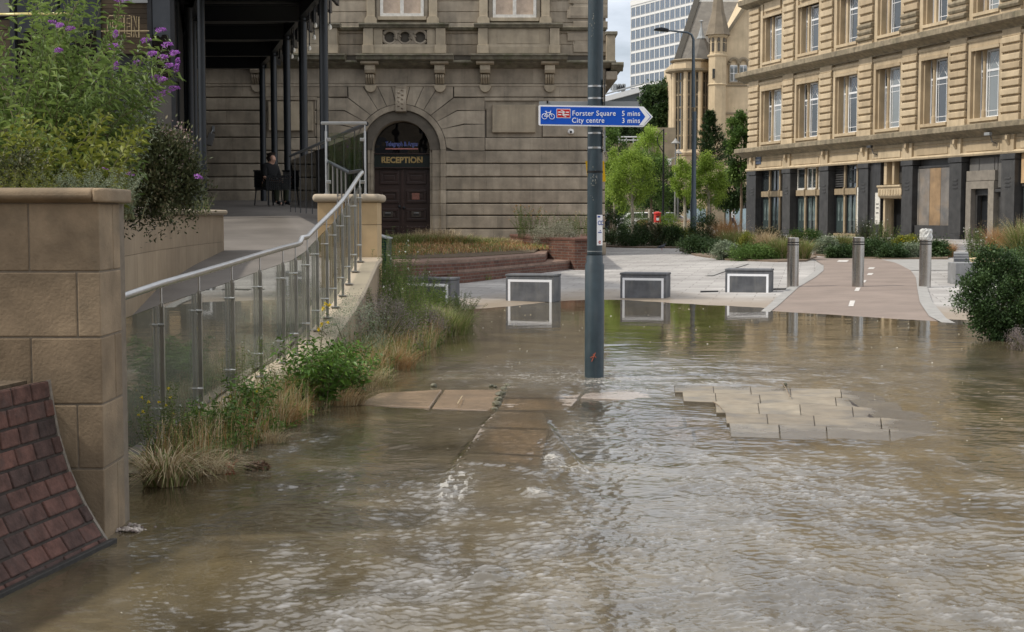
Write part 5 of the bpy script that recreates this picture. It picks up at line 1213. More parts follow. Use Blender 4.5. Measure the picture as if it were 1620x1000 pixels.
# ================================================================== BLACK CANOPY AND THE DARK BAR
cn = thing('black_steel_canopy', 'black steel walkway canopy with slender round columns over the terrace', 'canopy', (-5.5, 38, 1.9))
cols = [(514, 31.3, 14), (481.5, 35, 13.2), (455.7, 38.6, 11.4), (435, 42.5, 10.2), (417, 46, 9.8)]
ZC = 6.36
for px, Y, wd in cols:
    x = at(px, 300, Y).x; MB().lathe([(wd / F * Y / 2, float(np.interp(Y, RZY, RZ)) - .02), (wd / F * Y / 2, ZC + .05)], (x, Y, 0), 20).build('column', M['blacksteel'], cn, smooth=True)
lc = [(322, 31.3, 12), (309.5, 35, 11), (297, 38.6, 10), (286, 42.5, 9.5)]
for px, Y, wd in lc:
    x = at(px, 300, Y).x; MB().lathe([(wd / F * Y / 2, 1.5), (wd / F * Y / 2, ZC + .05)], (x, Y, 0), 20).build('column', M['blacksteel'], cn, smooth=True)
MB().lathe([(.09, 1.2), (.09, ZC)], (at(303, 300, 33).x, 33, 0), 12).build('downpipe', M['black'], cn, smooth=True)
allY = [28, 31.3, 35, 38.6, 42.5, 46]
def cxr(Y): return float(np.interp(Y, [31.3, 35, 38.6, 42.5, 46], [at(p, 300, y).x for p, y, _ in cols])) if Y >= 31.3 else at(514, 300, 31.3).x + (31.3 - Y) * .27
def cxl(Y): return float(np.interp(Y, [31.3, 35, 38.6, 42.5], [at(p, 300, y).x for p, y, _ in lc])) if Y <= 42.5 else at(286, 300, 42.5).x - (Y - 42.5) * .27
for Y in allY:
    b = MB(); b.box(cxl(Y) - .2, cxr(Y) + .15, Y - .05, Y + .05, ZC - .02, ZC + .34); b.box(cxl(Y) - .2, cxr(Y) + .15, Y - .11, Y + .11, ZC - .045, ZC - .021); b.box(cxl(Y) - .2, cxr(Y) + .15, Y - .11, Y + .11, ZC + .341, ZC + .365)
    b.build('cross_beam', M['blacksteel'], cn)
for fx, nm in ((cxr, 'edge_beam'), (cxl, 'edge_beam')):
    b = MB()
    for a, c_ in zip([26] + allY, allY): b.prismz([(fx(a) - .08, a), (fx(a) + .08, a), (fx(c_) + .08, c_), (fx(c_) - .08, c_)], ZC + .05, ZC + .40)
    b.build(nm, M['blacksteel'], cn)
b = MB(); b.prismz([(cxl(26), 26), (cxr(26) + .5, 26), (cxr(46) + .5, 46.5), (cxl(46), 46.5)], ZC + .42, ZC + .5)
b.build('roof_deck', M['blacksteel'], cn)
b = MB()
for k in range(17):
    Y = 26.5 + k * 1.2; b.prismz([(cxr(Y) + .35, Y), (cxr(Y) + .42, Y), (cxr(Y) + .42, Y + .9), (cxr(Y) + .35, Y + .9)], ZC + .1, ZC + .42)
b.build('valance_slats', M['black'], cn)
# white festoon bulbs
for i, (x, y, Y) in enumerate([(489.5, 79, 34), (473, 96, 36), (499, 43, 33), (462, 92, 37), (522, 46, 31), (465, 82, 37), (497, 62, 33.5)]):
    p = at(x, y, Y); o = thing('festoon_bulb', ['white bulb on the canopy edge between the second and third column', 'lowest white bulb on the canopy edge', 'tall white bulb beside the second canopy column', 'small white bulb furthest along the canopy edge', 'white bulb right of the first canopy column', 'small white bulb just above the furthest one', 'white bulb directly above the brightest pair'][i], 'bulb', p, group='white bulbs along the canopy edge')
    MB().lathe([(.012, .1), (.03, .08), (.045, .03), (.03, -.01), (.008, -.02)], p, 10).build('bulb', surf('frosted_bulb', (.8, .78, .7), rough=.3), o, smooth=True)
    MB().lathe([(.014, .1), (.014, ZC - p.z + .1)], p, 6).build('cable', M['black'], o)
# dark bar building on the far left
YB = 31.5
bb = thing('dark_bar_building', 'dark timber and glass bar front behind the buddleia at far left', 'building', (-9, YB, 1.4))
bx = lambda px: at(px, 342, YB).x
bz = lambda py: at(0, py, YB).z
MB().prismz([(-22, YB + .3), (bx(282), YB + .3), (-10.75, 47.6), (-22, 47.6)], .6, 8.5).build('wall', M['black'], bb)
b = MB()
for i, y in enumerate(range(-60, 78, 8)): b.box(bx(160), bx(240), YB + .16, YB + .3, bz(y + 7.6), bz(y))
b.build('timber_cladding', M['brown'], bb)
b = MB()
for i, y in enumerate(range(30, 300, 16)): b.box(-22, bx(25), YB + .18, YB + .3, bz(y + 15), bz(y))
b.build('side_cladding', M['brown'], bb)
w_ = MB().box(bx(24), bx(160), YB + .2, YB + .26, bz(300), bz(-40)).build('shop_window', M['darkglass'], bb)
b = MB()
for x in (24, 92, 160, 240, 276): b.box(bx(x) - .05, bx(x) + .05, YB + .1, YB + .3, bz(330), bz(-60))
b.box(-22, bx(282), YB + .08, YB + .3, bz(128), bz(122)); b.build('window_frame', M['black'], bb)
MB().box(bx(241), bx(279), YB + .12, YB + .3, bz(300), bz(122)).build('grey_panel', surf('grey_brown_panel', (.085, .078, .07), rough=.5, var=.2, nscale=1), bb)
MB().box(bx(241), bx(279), YB + .14, YB + .3, bz(120), bz(-40)).build('upper_glass', M['darkglass'], bb)
MB().box(bx(197), bx(238), YB + .08, YB + .2, bz(3.5), bz(-50)).build('upper_window', M['signgrey'], bb)
MB().box(bx(-10), bx(22), YB + .1, YB + .3, bz(24), bz(-50)).build('grey_fascia', M['greypanel'], bb)
M['neon'] = surf('unlit_neon_tube', (.42, .34, .20), rough=.3, var=.1)
op = thing('open_sign', 'outlined OPEN letters hanging in the dark bar window', 'sign', at(195, 40, YB - .3))
x0 = 170
def L2(pts, closed=True): return MB().tube([at(x, y, YB - .3) for x, y in pts], .011, 5, closed=closed)
shapes = [('letter_o', [[(170, 30), (173, 25), (180, 25), (183, 30), (183, 47), (180, 52), (173, 52), (170, 47)], [(174.5, 31), (178.5, 31), (178.5, 46), (174.5, 46)]]),
          ('letter_p', [[(184.5, 24), (193, 25), (195.5, 29), (195.5, 36), (192, 39), (188.5, 39), (188.5, 53), (184.5, 53)], [(188.5, 29), (191.5, 29), (191.5, 35), (188.5, 35)]]),
          ('letter_e', [[(197, 24), (206, 25), (206, 29), (201, 29), (201, 37), (205.5, 37), (205.5, 42), (201, 42), (201, 53), (206, 53.5), (206, 58), (197, 57)]]),
          ('letter_n', [[(208, 25), (212, 25.5), (216, 43), (216, 26), (220, 26.5), (220, 59.5), (216, 59), (212, 42), (212, 58.5), (208, 58)]])]
for nm, pl_ in shapes:
    b = MB()
    for pts in pl_: b.tube([at(x, y, YB - .3) for x, y in pts], .011, 5, closed=True)
    b.build(nm, M['neon'], op)
L2([(160, 49.5), (236, 49)], False).build('support_wire', M['neon'], op)
c_ = at(52, 22, YB - 1.5); rr = 53 / F * (YB - 1.5)
o = MB().tube([(c_.x + rr * math.cos(a), c_.y + rr * .9 * math.sin(a) , c_.z + .10 * math.sin(a)) for a in np.linspace(0, 2 * PI, 49)[:-1]], .022, 6, closed=True).build('ring_lamp', surf('pale_yellow_ring', (.60, .52, .20), rough=.4), origin=tuple(c_)); tagit(o, 'thin yellow hoop lamp hanging before the dark bar', 'lamp')

# ================================================================== LONG GOLDEN STONE BUILDING (right)
ang = math.atan2(-27.3, 7.8); RB0 = Vector((14.8, 90.0, 0))
rbm = Matrix.Translation(RB0) @ Matrix.Rotation(ang, 4, 'Z'); u_ = Vector((math.cos(ang), math.sin(ang)))
rbi = rbm.inverted()
def fac(px, py):
    d = ray(px, py); # plane through RB0 with normal
    nrm = Vector((math.sin(ang), -math.cos(ang), 0)); t = (RB0 - Vector((0, 0, CAMZ))).dot(nrm) / Vector(d).dot(nrm)
    q = rbi @ (Vector(d) * t + Vector((0, 0, CAMZ))); return q.x, q.z
def fs_(px): return fac(px, 342)[0]
rb_ = thing('long_stone_building', 'long golden sandstone commercial building with banded pilasters and sash windows', 'building', RB0, ang)
def rbb(mb, name, mat, **k): return mb.build(name, mat, k.pop('parent', rb_), world=False, **k)
ZG, Z1a, Z1b, Z2a, Z2b = .4, fac(1183, 244.5)[1], fac(1183, 236)[1], fac(1183, 126)[1], fac(1183, 116)[1]
ZW0, ZW1 = fac(1217, 224)[1], fac(1217, 142)[1]; ZV0 = fac(1217, 97)[1]; ZV1 = fac(1217, 26)[1]; ZPT = fac(1190, 271)[1]
pst = [.32, 4.95, 9.54, 13.86, 18.17, 22.4, 26.5, 30.7, 34.9]; PW = 1.25; SE = 36.2
mb = MB(); mb.box(0, SE, .95, 16, ZG - .3, 17.2); mb.box(0, .9, .12, .95, ZG - .3, 17.2); rbb(mb, 'wall', M['rb'])
# wall above/below the openings
mb = MB(); mb.box(.0, SE, .10, .95, Z1a, ZW0 - .02); mb.box(0, SE, .10, .95, ZW1 + .02, ZV0 - .15); mb.box(0, SE, .10, .95, ZV1 + .1, 17.2); rbb(mb, 'spandrel_wall', M['rb'])
# banded pilasters (corner one too)
rd = random.Random(8)
for s in pst:
    mb = MB()
    for z0, z1, n_ in ((Z1b + .35, Z2a - .55, 9), (Z2b + .3, 14.4, 8)):
        h = (z1 - z0) / n_
        for i in range(n_):
            t = rd.random()
            mb.box(s, s + PW, -.02, .95, z0 + h * i + .004, z0 + h * (i + .20), t)
            mb.prof([(.95, z0 + h * (i + .20) + .003), (-.06, z0 + h * (i + .20) + .003), (-.125, z0 + h * (i + .27)), (-.125, z0 + h * (i + .9)), (-.06, z0 + h * (i + .99)), (.95, z0 + h * (i + .99))], s - .05, s + PW + .05, t)
    mb.box(s - .1, s + PW + .1, -.14, .95, Z1b - .02, Z1b + .35); mb.box(s - .05, s + PW + .05, -.08, .95, Z2a - .55, Z2a); mb.box(s - .1, s + PW + .1, -.14, .95, Z2b - .02, Z2b + .3)
    rbb(mb, 'banded_pilaster', M['rb'], bevel=.02)
# carved bases at the upper storey on the right
for s in pst[3:7]:
    mb = MB()
    for k, (dz, o_) in enumerate([(.30, .22), (.62, .14), (.95, .16)]): mb.prof([(.9, Z2b + dz), (-o_ - .02, Z2b + dz), (-o_ - .08, Z2b + dz + .12), (-o_ - .02, Z2b + dz + .24), (.9, Z2b + dz + .24)], s - .10, s + PW + .10)
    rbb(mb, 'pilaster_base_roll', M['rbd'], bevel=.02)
# cornices with slab joints
def rcorn(z0, z1, dep, nm, mat):
    mb = MB(); s = -dep
    while s < SE:
        e = min(s + random.uniform(.7, 1.1), SE); h = z1 - z0; t = random.random()
        mb.prof([(.1, z0 - .22), (-.08, z0 - .22), (-.12, z0 - .08), (-dep * .7, z0), (-dep + .03, z0 + h * .22), (-dep, z0 + h * .3), (-dep + random.uniform(0, .01), z1 - .02), (-dep + .08, z1 + .02), (.1, z1 + .09)], s + .004, e - .004, t); s = e
    rbb(mb, nm, mat)
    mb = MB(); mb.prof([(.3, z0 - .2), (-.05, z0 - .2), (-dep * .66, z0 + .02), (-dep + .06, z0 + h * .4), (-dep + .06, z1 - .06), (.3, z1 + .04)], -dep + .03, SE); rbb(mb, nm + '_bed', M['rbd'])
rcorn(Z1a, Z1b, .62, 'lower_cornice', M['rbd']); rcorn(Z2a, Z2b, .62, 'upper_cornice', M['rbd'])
mb = MB(); mb.prof([(.1, Z2a - .5), (-.02, Z2a - .5), (-.06, Z2a - .42), (-.02, Z2a - .34), (.1, Z2a - .34)], 0, SE); mb.prof([(.1, Z1a - .45), (.0, Z1a - .45), (-.05, Z1a - .38), (.1, Z1a - .3)], 0, SE)
rbb(mb, 'string_moulding', M['rb'])
WG = surf('painted_sash', (.70, .71, .72), rough=.5, var=.08)
def bay_window(s0, s1, z0, z1, lights, ghost=None, lattice=True, deep=.46, up=False):
    """opening split by two stone colonnettes, sashes set well back"""
    W = s1 - s0; mw = .20; lc_ = 1.12 if W > 2.2 else .95; ls_ = (W - .24 - 2 * mw - lc_) / 2; LW = [ls_, lc_, ls_]; xs = [s0 + .12, s0 + .12 + ls_ + mw, s0 + .12 + ls_ + mw * 2 + lc_]
    m_ = MB()
    for i in (0, 1):
        c = xs[i] + LW[i] + mw / 2
        if up: m_.box(c - mw / 2, c + mw / 2, deep - .10, deep + .1, z0, z1)
        else: m_.lathe([(mw * .62, 0), (mw * .62, .35), (mw * .5, .42), (mw * .42, z1 - z0 - .45), (mw * .5, z1 - z0 - .4), (mw * .62, z1 - z0 - .22), (mw * .66, z1 - z0)], (c, deep + .0, z0), 10); m_.box(c - mw * .4, c + mw * .4, deep - .02, deep + .1, z0, z1)
    m_.box(s0 + .01, s0 + .12, .16, deep + .1, z0, z1); m_.box(s1 - .12, s1 - .01, .16, deep + .1, z0, z1)
    m_.prof([(.08, z1 - .02), (-.03, z1 - .02), (-.06, z1 + .12), (.08, z1 + .12)], s0 - .0, s1 + .0)
    rbb(m_, 'window_colonnettes', M['rb'], smooth=False)
    m_ = MB(); m_.box(s0 + .01, s1 - .01, -.06, deep + .05, z0 - .16, z0 - .002); m_.box(s0 + .01, s1 - .01, .02, deep + .05, z0 - .30, z0 - .162); rbb(m_, 'window_sill', M['rb'], bevel=.01)
    for i in range(3):
        a, b2 = xs[i], xs[i] + LW[i]; f = MB(); fw = .085 if i == 1 else .05; zt_ = z1 - (z1 - z0) * .30
        for q in [(a, a + fw, z0, z1), (b2 - fw, b2, z0, z1), (a + fw, b2 - fw, z0, z0 + .1), (a + fw, b2 - fw, z1 - fw, z1), (a + fw, b2 - fw, zt_ - .05, zt_ + .05)]: f.box(q[0], q[1], deep + .02, deep + .09, q[2], q[3])
        (f.box(a + .2, a + .235, deep + .035, deep + .075, z0 + .1, zt_ - .05) if i == 1 else 0); f.box(b2 - .235, b2 - .2, deep + .035, deep + .075, z0 + .1, zt_ - .05)
        for zz in (z0 + .32, zt_ - .3): f.box(a + fw, b2 - fw, deep + .04, deep + .07, zz, zz + .03)
        if lattice and i == 1:
            f.box(a + .2, a + .23, deep + .035, deep + .075, zt_ + .05, z1 - fw); f.box(b2 - .23, b2 - .2, deep + .035, deep + .075, zt_ + .05, z1 - fw)
            for (xa_, za, xb2, zb_) in [(a + .22, zt_ + .1, b2 - .22, z1 - .1), (a + .22, z1 - .1, b2 - .22, zt_ + .1)]: f.tube([(xa_, deep + .055, za), (xb2, deep + .055, zb_)], .016, 4)
        wf = rbb(f, 'sash_window', WG)
        rbb(MB().box(a + .01, b2 - .01, deep + .052, deep + .058, z0 + .01, z1 - .01), 'pane', M['winpale'] if random.random() < .5 else M['winglass'], parent=wf)
for k in range(8):
    s0, s1 = pst[k] + PW + .1, pst[k + 1] - .1
    fr = MB(); fr.box(s0, s0 + .22, -.0, .95, ZW0 - .3, ZW1 + .45); fr.box(s1 - .22, s1, -.0, .95, ZW0 - .3, ZW1 + .45); fr.box(s0 + .22, s1 - .22, .0, .6, ZW1 + .13, ZW1 + .45)
    fr.box(s0, s0 + .3, .0, .95, ZV0 - .3, 17); fr.box(s1 - .3, s1, .0, .95, ZV0 - .3, 17)
    for zz in (ZV1 + .35, ZV1 + 1.1): fr.box(s0 + .5, s1 - .5, -.02, .1, zz, zz + .55)
    rbb(fr, 'bay_frame', M['rb'], bevel=.012)
    bay_window(s0 + .22, s1 - .22, ZW0, ZW1, 3)
    bay_window(s0 + .3, s1 - .3, ZV0, ZV1, 3, up=True)
# upper windows beyond the top of the picture
mb = MB(); mb.prof([(.1, 14.5), (-.5, 14.7), (-.55, 15), (.1, 15.1)], -.5, SE); rbb(mb, 'top_cornice', M['rbd'])
MB().box(-.4, SE + .2, -.5, 16.2, 17.2, 17.7).build('roof', M['roofslate'], rb_, world=False)
# fascia between shopfront and cornice
mb = MB(); mb.box(0, SE, .0, .95, ZPT + .02, Z1a - .2)
for k in range(8):
    mb.box(pst[k] + PW + .15, pst[k + 1] - .15, -.035, .0, ZPT + .2, Z1a - .5)
    mb.box(pst[k] + .2, pst[k] + PW - .2, -.12, .0, ZPT + .05, Z1a - .22); mb.prof([(0, Z1a - .75), (-.14, Z1a - .7), (-.3, Z1a - .45), (-.28, Z1a - .22), (0, Z1a - .22)], pst[k] + PW * .5 + .0, pst[k] + PW * .5 + .16)
rbb(mb, 'shop_fascia', M['rb'], bevel=.012)
mb = MB(); mb.prof([(0, ZPT), (-.1, ZPT), (-.14, ZPT + .08), (-.08, ZPT + .16), (0, ZPT + .16)], -.0, SE); rbb(mb, 'shop_lintel', M['rb'])
# black piers of the shopfronts
for s in pst:
    mb = MB()
    a = s + .15; mb.box(a, a + PW - .25, -.1, .9, ZG + .35, ZPT - .28); mb.box(a - .06, a + PW - .19, -.16, .9, ZG - .3, ZG + .35); mb.box(a - .05, a + PW - .2, -.15, .9, ZPT - .26, ZPT - .01)
    for j in range(3): mb.box(a + .3, a + PW - .55, -.125, -.1, ZPT - 1.15 - j * .18, ZPT - 1.06 - j * .18)
    rbb(mb, 'black_pier', M['blackstone'], bevel=.015)
rbb(MB().box(-.02, .35, -.02, .9, ZG, ZPT), 'black_corner', M['blackstone'])
ZTa, ZTb = fac(1190, 312)[1], fac(1190, 303.5)[1]
mb = MB(); mb.box(0, pst[4], .75, .92, ZG, ZPT); mb.box(pst[5], SE, .75, .92, ZG, ZPT); rbb(mb, 'shop_backing', M['black'])
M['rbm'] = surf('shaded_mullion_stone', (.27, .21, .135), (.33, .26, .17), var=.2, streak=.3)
M['etched'] = glassmat('etched_teal_glass', base=(.045, .062, .062), f0=.10)
for k in range(3):
    s0, s1 = pst[k] + PW + .02, pst[k + 1] + .13
    mb = MB(); mb.box(s0, s1, .22, .7, ZTa, ZTb)
    n_ = 3; wd = (s1 - s0 - .1) / n_; mull = [s0 + .02, s0 + 1.0, s0 + 2.35, s1 - .2]
    for x in mull[1:3]: mb.box(x + .02, x + .18, .24, .5, ZG, ZPT); mb.prof([(.24, ZTa - .12), (.16, ZTa), (.16, ZTb + .02), (.24, ZTb + .1)], x + .04, x + .16)
    mb.box(s0, s1, .2, .7, ZG - .2, ZG + .25)
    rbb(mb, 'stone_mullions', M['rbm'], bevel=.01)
    ed = [s0 - .05] + [q for x in mull[1:3] for q in (x, x + .2)] + [s1 + .05]
    for j in range(0, 6, 2):
        a, b2 = ed[j], ed[j + 1]
        for za, zb_, lo in ((ZG + .25, ZTa, True), (ZTb, ZPT, False)):
            if k == 2 and not lo and j != 2:
                f = MB()
                for q in range(9): f.prof([(.35, za + .1 + q * .13), (.30, za + .1 + q * .13), (.36, za + .2 + q * .13)], a, b2)
                rbb(f, 'louvre', M['blackstone']); continue
            f = MB(); fw = .06; mt = M['offwhite'] if (k == 1 and not lo) else M['black']
            for q in [(a, a + fw, za, zb_), (b2 - fw, b2, za, zb_), (a + fw, b2 - fw, za, za + fw * (2 if k == 1 and not lo else 1)), (a + fw, b2 - fw, zb_ - fw, zb_)]: f.box(q[0], q[1], .33, .42, q[2], q[3])
            if j == 2: f.box((a + b2) / 2 - .03, (a + b2) / 2 + .03, .33, .42, za + fw, zb_ - fw)
            if k == 2 and not lo:
                f.box(a + .3, b2 - .2, .30, .34, za + .3, za + .36); f.box(a + .3, b2 - .2, .30, .34, zb_ - .3, zb_ - .24); f.box(a + .3, a + .36, .30, .34, za + .36, zb_ - .3); f.box(b2 - .26, b2 - .2, .30, .34, za + .36, zb_ - .3)
            wf = rbb(f, 'shop_window', mt)
            rbb(MB().box(a + .01, b2 - .01, .38, .385, za + .01, zb_ - .01), 'pane', M['etched'] if lo else M['winglass'], parent=wf)
            if lo and j >= 0:
                e = MB(); nmot = 2 if j != 2 else 4
                for q in range(nmot):
                    c = a + .12 + (b2 - a - .24) * (q + .5) / nmot; hh = 1.5
                    e.prism([(c - .08, ZG + .95), (c + .08, ZG + .95), (c + .03, ZG + 1.25), (c + .09, ZG + 1.6), (c, ZG + 2.05), (c - .09, ZG + 1.6), (c - .03, ZG + 1.25)], .374, .379)
                rbb(e, 'etched_motif', surf('etched_pattern', (.13, .17, .165), var=.2), parent=wf)
# narrow pale door at the end of the third shop bay
dd_ = thing('narrow_white_door', 'narrow white glazed door squeezed beside the fourth black pier', 'door', rbm @ Vector((13.3, .1, ZG)), ang)
dd_.parent = rb_; dd_.matrix_parent_inverse = Matrix.Identity(4); dd_.location = (13.42, .16, ZG); dd_.rotation_euler = (0, 0, 0); dd_.name = 'narrow_door'
for key in ('category', 'label'): del dd_[key]
dd_['label'] = 'narrow white glazed door'
f = MB(); f.box(0, .50, 0, .06, 0, 2.75); f.build('door_leaf', M['offwhite'], dd_, world=False)
f = MB(); f.box(.15, .35, -.012, -.002, .3, 1.0); f.box(.15, .35, -.012, -.002, 1.15, 1.6); f.box(.15, .35, -.012, -.002, 1.75, 2.5); f.build('door_glazing', M['winglass'], dd_, world=False)
# entrance bay (k = 3)
s0, s1 = pst[3] + PW, pst[4] + .15
mb = MB(); mb.box(s0 - .1, s0 + .95, .02, .8, ZG, ZPT); rbb(mb, 'dark_return_wall', M['blackstone'])
mb = MB(); mb.box(s0 + .95, s1 + .2, 2.0, 2.2, ZG, ZPT); mb.box(s1 - .1, s1 + .15, .5, 2.1, ZG, ZPT); mb.box(s0 + .9, s0 + 1.1, .5, 2.1, ZG, ZPT); rbb(mb, 'porch_wall', M['rb'])
xh0, zh = fac(1379, 296)[0], fac(1379, 299)[1]
mb = MB(); mb.prof([(1.2, zh - .55), (.0, zh - .5), (-.12, zh - .38), (-.12, zh), (-.2, zh + .08), (-.2, zh + .16), (1.2, zh + .22)], s0 + .95, s1 - .02)
for j in range(9): mb.box(s0 + 1.05 + j * .26, s0 + 1.2 + j * .26, -.15, -.11, zh - .34, zh - .06)
mb.box(s0 + 1.15, s0 + 1.42, .1, .5, zh + .2, ZPT); mb.box(s0 + 1.95, s0 + 2.15, .1, .5, zh + .2, ZPT)
rbb(mb, 'door_hood', M['rb'], bevel=.01)
mb = MB(); mb.box(s0 + 1.15, s0 + 1.32, .1, .5, ZG, zh - .5); mb.box(s1 - .3, s1 - .08, .1, .5, ZG, zh - .5); rbb(mb, 'door_jambs', M['rb'])
dk = rbb(MB().box(s0 + 1.55, s1 - .3, 1.75, 1.85, ZG, zh - .3), 'entrance_door', surf('tan_painted_door', (.30, .21, .11), rough=.5, var=.12))
rbb(MB().box(s0 + 2.15, s1 - .16, .4, .5, zh + .25, ZPT), 'grille', M['blackstone'])
nb2 = MB(); za, zb_ = fac(1388, 355)[1], fac(1388, 305)[1]; nb2.box(fs_(1384.5), fs_(1392), -.02, .02, za, zb_)
rbb(nb2, 'nameplate_board', M['offwhite'])
t_ = MB()
for j, zz in enumerate((.62, .5, .34)):
    t_.box(fs_(1386.2), fs_(1390.4), -.026, -.021, za + (zb_ - za) * zz, za + (zb_ - za) * zz + .07)
rbb(t_, 'nameplate_lines', M['greypanel'])
# boarded shop (k = 4)
s0, s1 = pst[4] + PW + .02, pst[5] + .13
rbb(MB().box(s0, s1, .3, .75, ZG - .1, ZPT), 'dark_shopfront', M['blackstone'])
zb1, zb2 = fac(1433, 359)[1], fac(1433, 268)[1]; xs_ = [fac(x, 300)[0] for x in (1433, 1448.5, 1465, 1482.5, 1497)]
for q_, (a, b2) in enumerate(zip(xs_, xs_[1:])):
    c1_, c2_ = [((.20, .195, .185), (.10, .11, .12)), ((.22, .20, .18), (.13, .13, .13)), ((.30, .20, .11), (.17, .14, .11)), ((.18, .165, .15), (.09, .10, .11))][q_]  # reflections on the shiny boards put into each board's colours
    rbb(MB().box(a + .012, b2 - .012, .2, .3, zb1, zb2), 'hoarding_board', surf('hoarding_reflection_tones', c1_, rough=.4, var=.35, nscale=1.4, blotch=.8, bcol=c2_, streak=.3, scol=(.36, .24, .13), sscale=(1.2, 1.2, 1.2)))
rbb(MB().box(s0 + .02, s1 - .02, .12, .3, zb1 - .12, zb1 - .01), 'dark_sill', M['blackstone'])
mb = MB(); mb.box(s0 + .02, s1 - .02, .17, .3, zb2 + .02, zb2 + .12); mb.box(s0, s1, .0, .3, ZG - .1, ZG + .75); rbb(mb, 'dark_rail', M['blackstone'])
# black door in grey stone surround (k = 5)
s0, s1 = pst[5] + PW + .02, pst[6] + .13
zA = fac(1545, 282)[1]; zB = fac(1545, 297)[1]
mb = MB(); xa_, xb2 = fac(1526, 320)[0], fac(1570, 320)[0]; ia, ib = fac(1534, 320)[0], fac(1561, 320)[0]
mb.box(xa_, ia - .0, .05, .7, ZG, zB + .3); mb.box(ib, xb2, .05, .7, ZG, zB + .3); mb.box(ia, ib, .05, .7, zB - .05, zB + .3); mb.box(xa_ - .02, xb2 + .02, .08, .7, zB + .32, zA + .35); rbb(mb, 'grey_door_surround', surf('grey_brown_render', (.20, .18, .155), (.24, .215, .18), var=.2), bevel=.01)
mb = MB(); mb.box(ia + .01, ib - .01, .3, .5, zB - .35, zB - .06); mb.box(ia + .01, ia + .16, .3, .5, ZG, zB - .36); mb.box(ib - .16, ib - .01, .3, .5, ZG, zB - .36); df_ = rbb(mb, 'door_frame', M['blackstone'])
rbb(MB().box(ia + .17, ib - .17, .55, .62, ZG, zB - .37), 'black_door', M['black'])
mb = MB()
for a, b2, z0, z1 in [(s0 + .02, s0 + .75, ZPT - 1.35, ZPT - .1), (s0 + .8, s0 + 1.95, ZPT - .75, ZPT - .1), (s0 + 2.0, s1 - .75, ZPT - .75, ZPT - .1), (s1 - .7, s1 - .05, ZPT - 1.5, ZPT - .1)]: mb.box(a, b2, .25, .5, z0, z1)
rbb(mb, 'grey_panels', M['greypanel'], bevel=.01)
mb = MB(); mb.box(s0, xa_ - .03, .3, .5, ZG, ZPT - 1.5); mb.box(xb2 + .03, s1, .3, .5, ZG, ZPT - 1.6); mb.prof([(.3, ZPT - 1.6), (.1, ZPT - 1.56), (.1, ZPT - 1.42), (.3, ZPT - 1.38)], s0, xa_); mb.prof([(.3, ZPT - 1.75), (.1, ZPT - 1.7), (.1, ZPT - 1.58), (.3, ZPT - 1.54)], xb2, s1); mb.box(s0, s1, .3, .6, ZPT - .1, ZPT); rbb(mb, 'black_side_panels', M['blackstone'], bevel=.01)
# plywood over the last shop
s0 = pst[6] + PW + .02
zp = fac(1600, 290)[1]
rbb(MB().box(s0, SE, .15, .3, zp, ZPT - .02), 'plywood_sheet', M['ply']); rbb(MB().box(s0, SE, .28, .6, ZG - .1, zp - .01), 'dark_lower_glass', M['winglass'])
mb = MB(); mb.box(s0, SE, .1, .6, ZG - .3, ZG + .5); mb.box(s0, SE, .2, .3, zp - .14, zp - .012); rbb(mb, 'dark_plinth', M['blackstone'])
# blue plaque, cameras, lamp
q = fac(1200, 253); rbb(MB().box(q[0] - .45, q[0] + .45, -.07, -.03, q[1] - .28, q[1] + .32), 'street_plaque', M['letterblue'] if False else surf('dark_blue_plaque', (.05, .07, .11), rough=.4, var=.3, nscale=8), bevel=.02)
rbb(MB().box(q[0] - .3, q[0] + .3, -.078, -.072, q[1] - .05, q[1] + .03), 'plaque_lettering', M['signgrey'])
for x, y, lb in ((1573, 214, 'grey security camera on the stone fascia near the plywood sheet'), (1385, 234, 'small camera and bracket above the hooded entrance')):
    q = fac(x, y); w3 = rbm @ Vector((q[0], -.05, q[1])); o = thing('security_camera', lb, 'camera', w3, ang)
    b = MB(); b.box(-.12, .3, -.42, -.26, -.02, .12); b.build('camera_body', M['signgrey'] if x > 1500 else M['blackstone'], o, world=False, bevel=.02)
    MB().tube([(.2, -.3, 0), (.22, -.2, -.3), (.22, .04, -.38)], .03, 6).build('bracket', M['greypanel'], o, world=False)

# ================================================================== DISTANT BUILDINGS
def TY(Y): return (lambda px: at(px, 342, Y).x), (lambda py: at(810, py, Y).z)
# office block
oy = 240.0; oang = math.radians(-64.4); o0 = at(997, 342, oy)
ob = thing('office_block', 'tall pale grid fronted office block behind the treetops', 'building', (o0.x, oy, .5), oang)
def ofac(px, py):
    d = Vector(ray(px, py)); nrm = Vector((math.sin(oang), -math.cos(oang), 0)); c = Vector((o0.x, oy, 0)); t = (c - Vector((0, 0, CAMZ))).dot(nrm) / d.dot(nrm); q = (Matrix.Translation(c) @ Matrix.Rotation(oang, 4, 'Z')).inverted() @ (d * t + Vector((0, 0, CAMZ))); return q.x, q.z
SW = ofac(1130, 60)[0] + 3; cw_ = (ofac(1092.7, 60)[0] - ofac(998.5, 60)[0]) / 12
H1 = ofac(998, 17.5)[1]; fl_h = (ofac(998, 17.5)[1] - ofac(998, 126)[1]) / 6
MB().box(0, SW, .5, 20, 0, H1 + .8).build('wall', M['officegrey'], ob, world=False)
MB().box(-.1, SW, -.15, 20, H1 + .3, H1 + 1.2).build('parapet', M['officewhite'], ob, world=False)
MB().box(-.1, 0, -.1, 20, 0, H1 + .3).build('end_wall', M['officewhite'], ob, world=False)
nf = int(H1 / fl_h) + 1
mb = MB()
for i in range(nf + 1): mb.box(0, SW, -.04, .5, H1 - i * fl_h - .05, H1 - i * fl_h + .3)
nc = int(SW / cw_) + 1
for j in range(nc + 1): mb.box(j * cw_ - .07, j * cw_ + .07, -.06, .5, 0, H1 + .3)
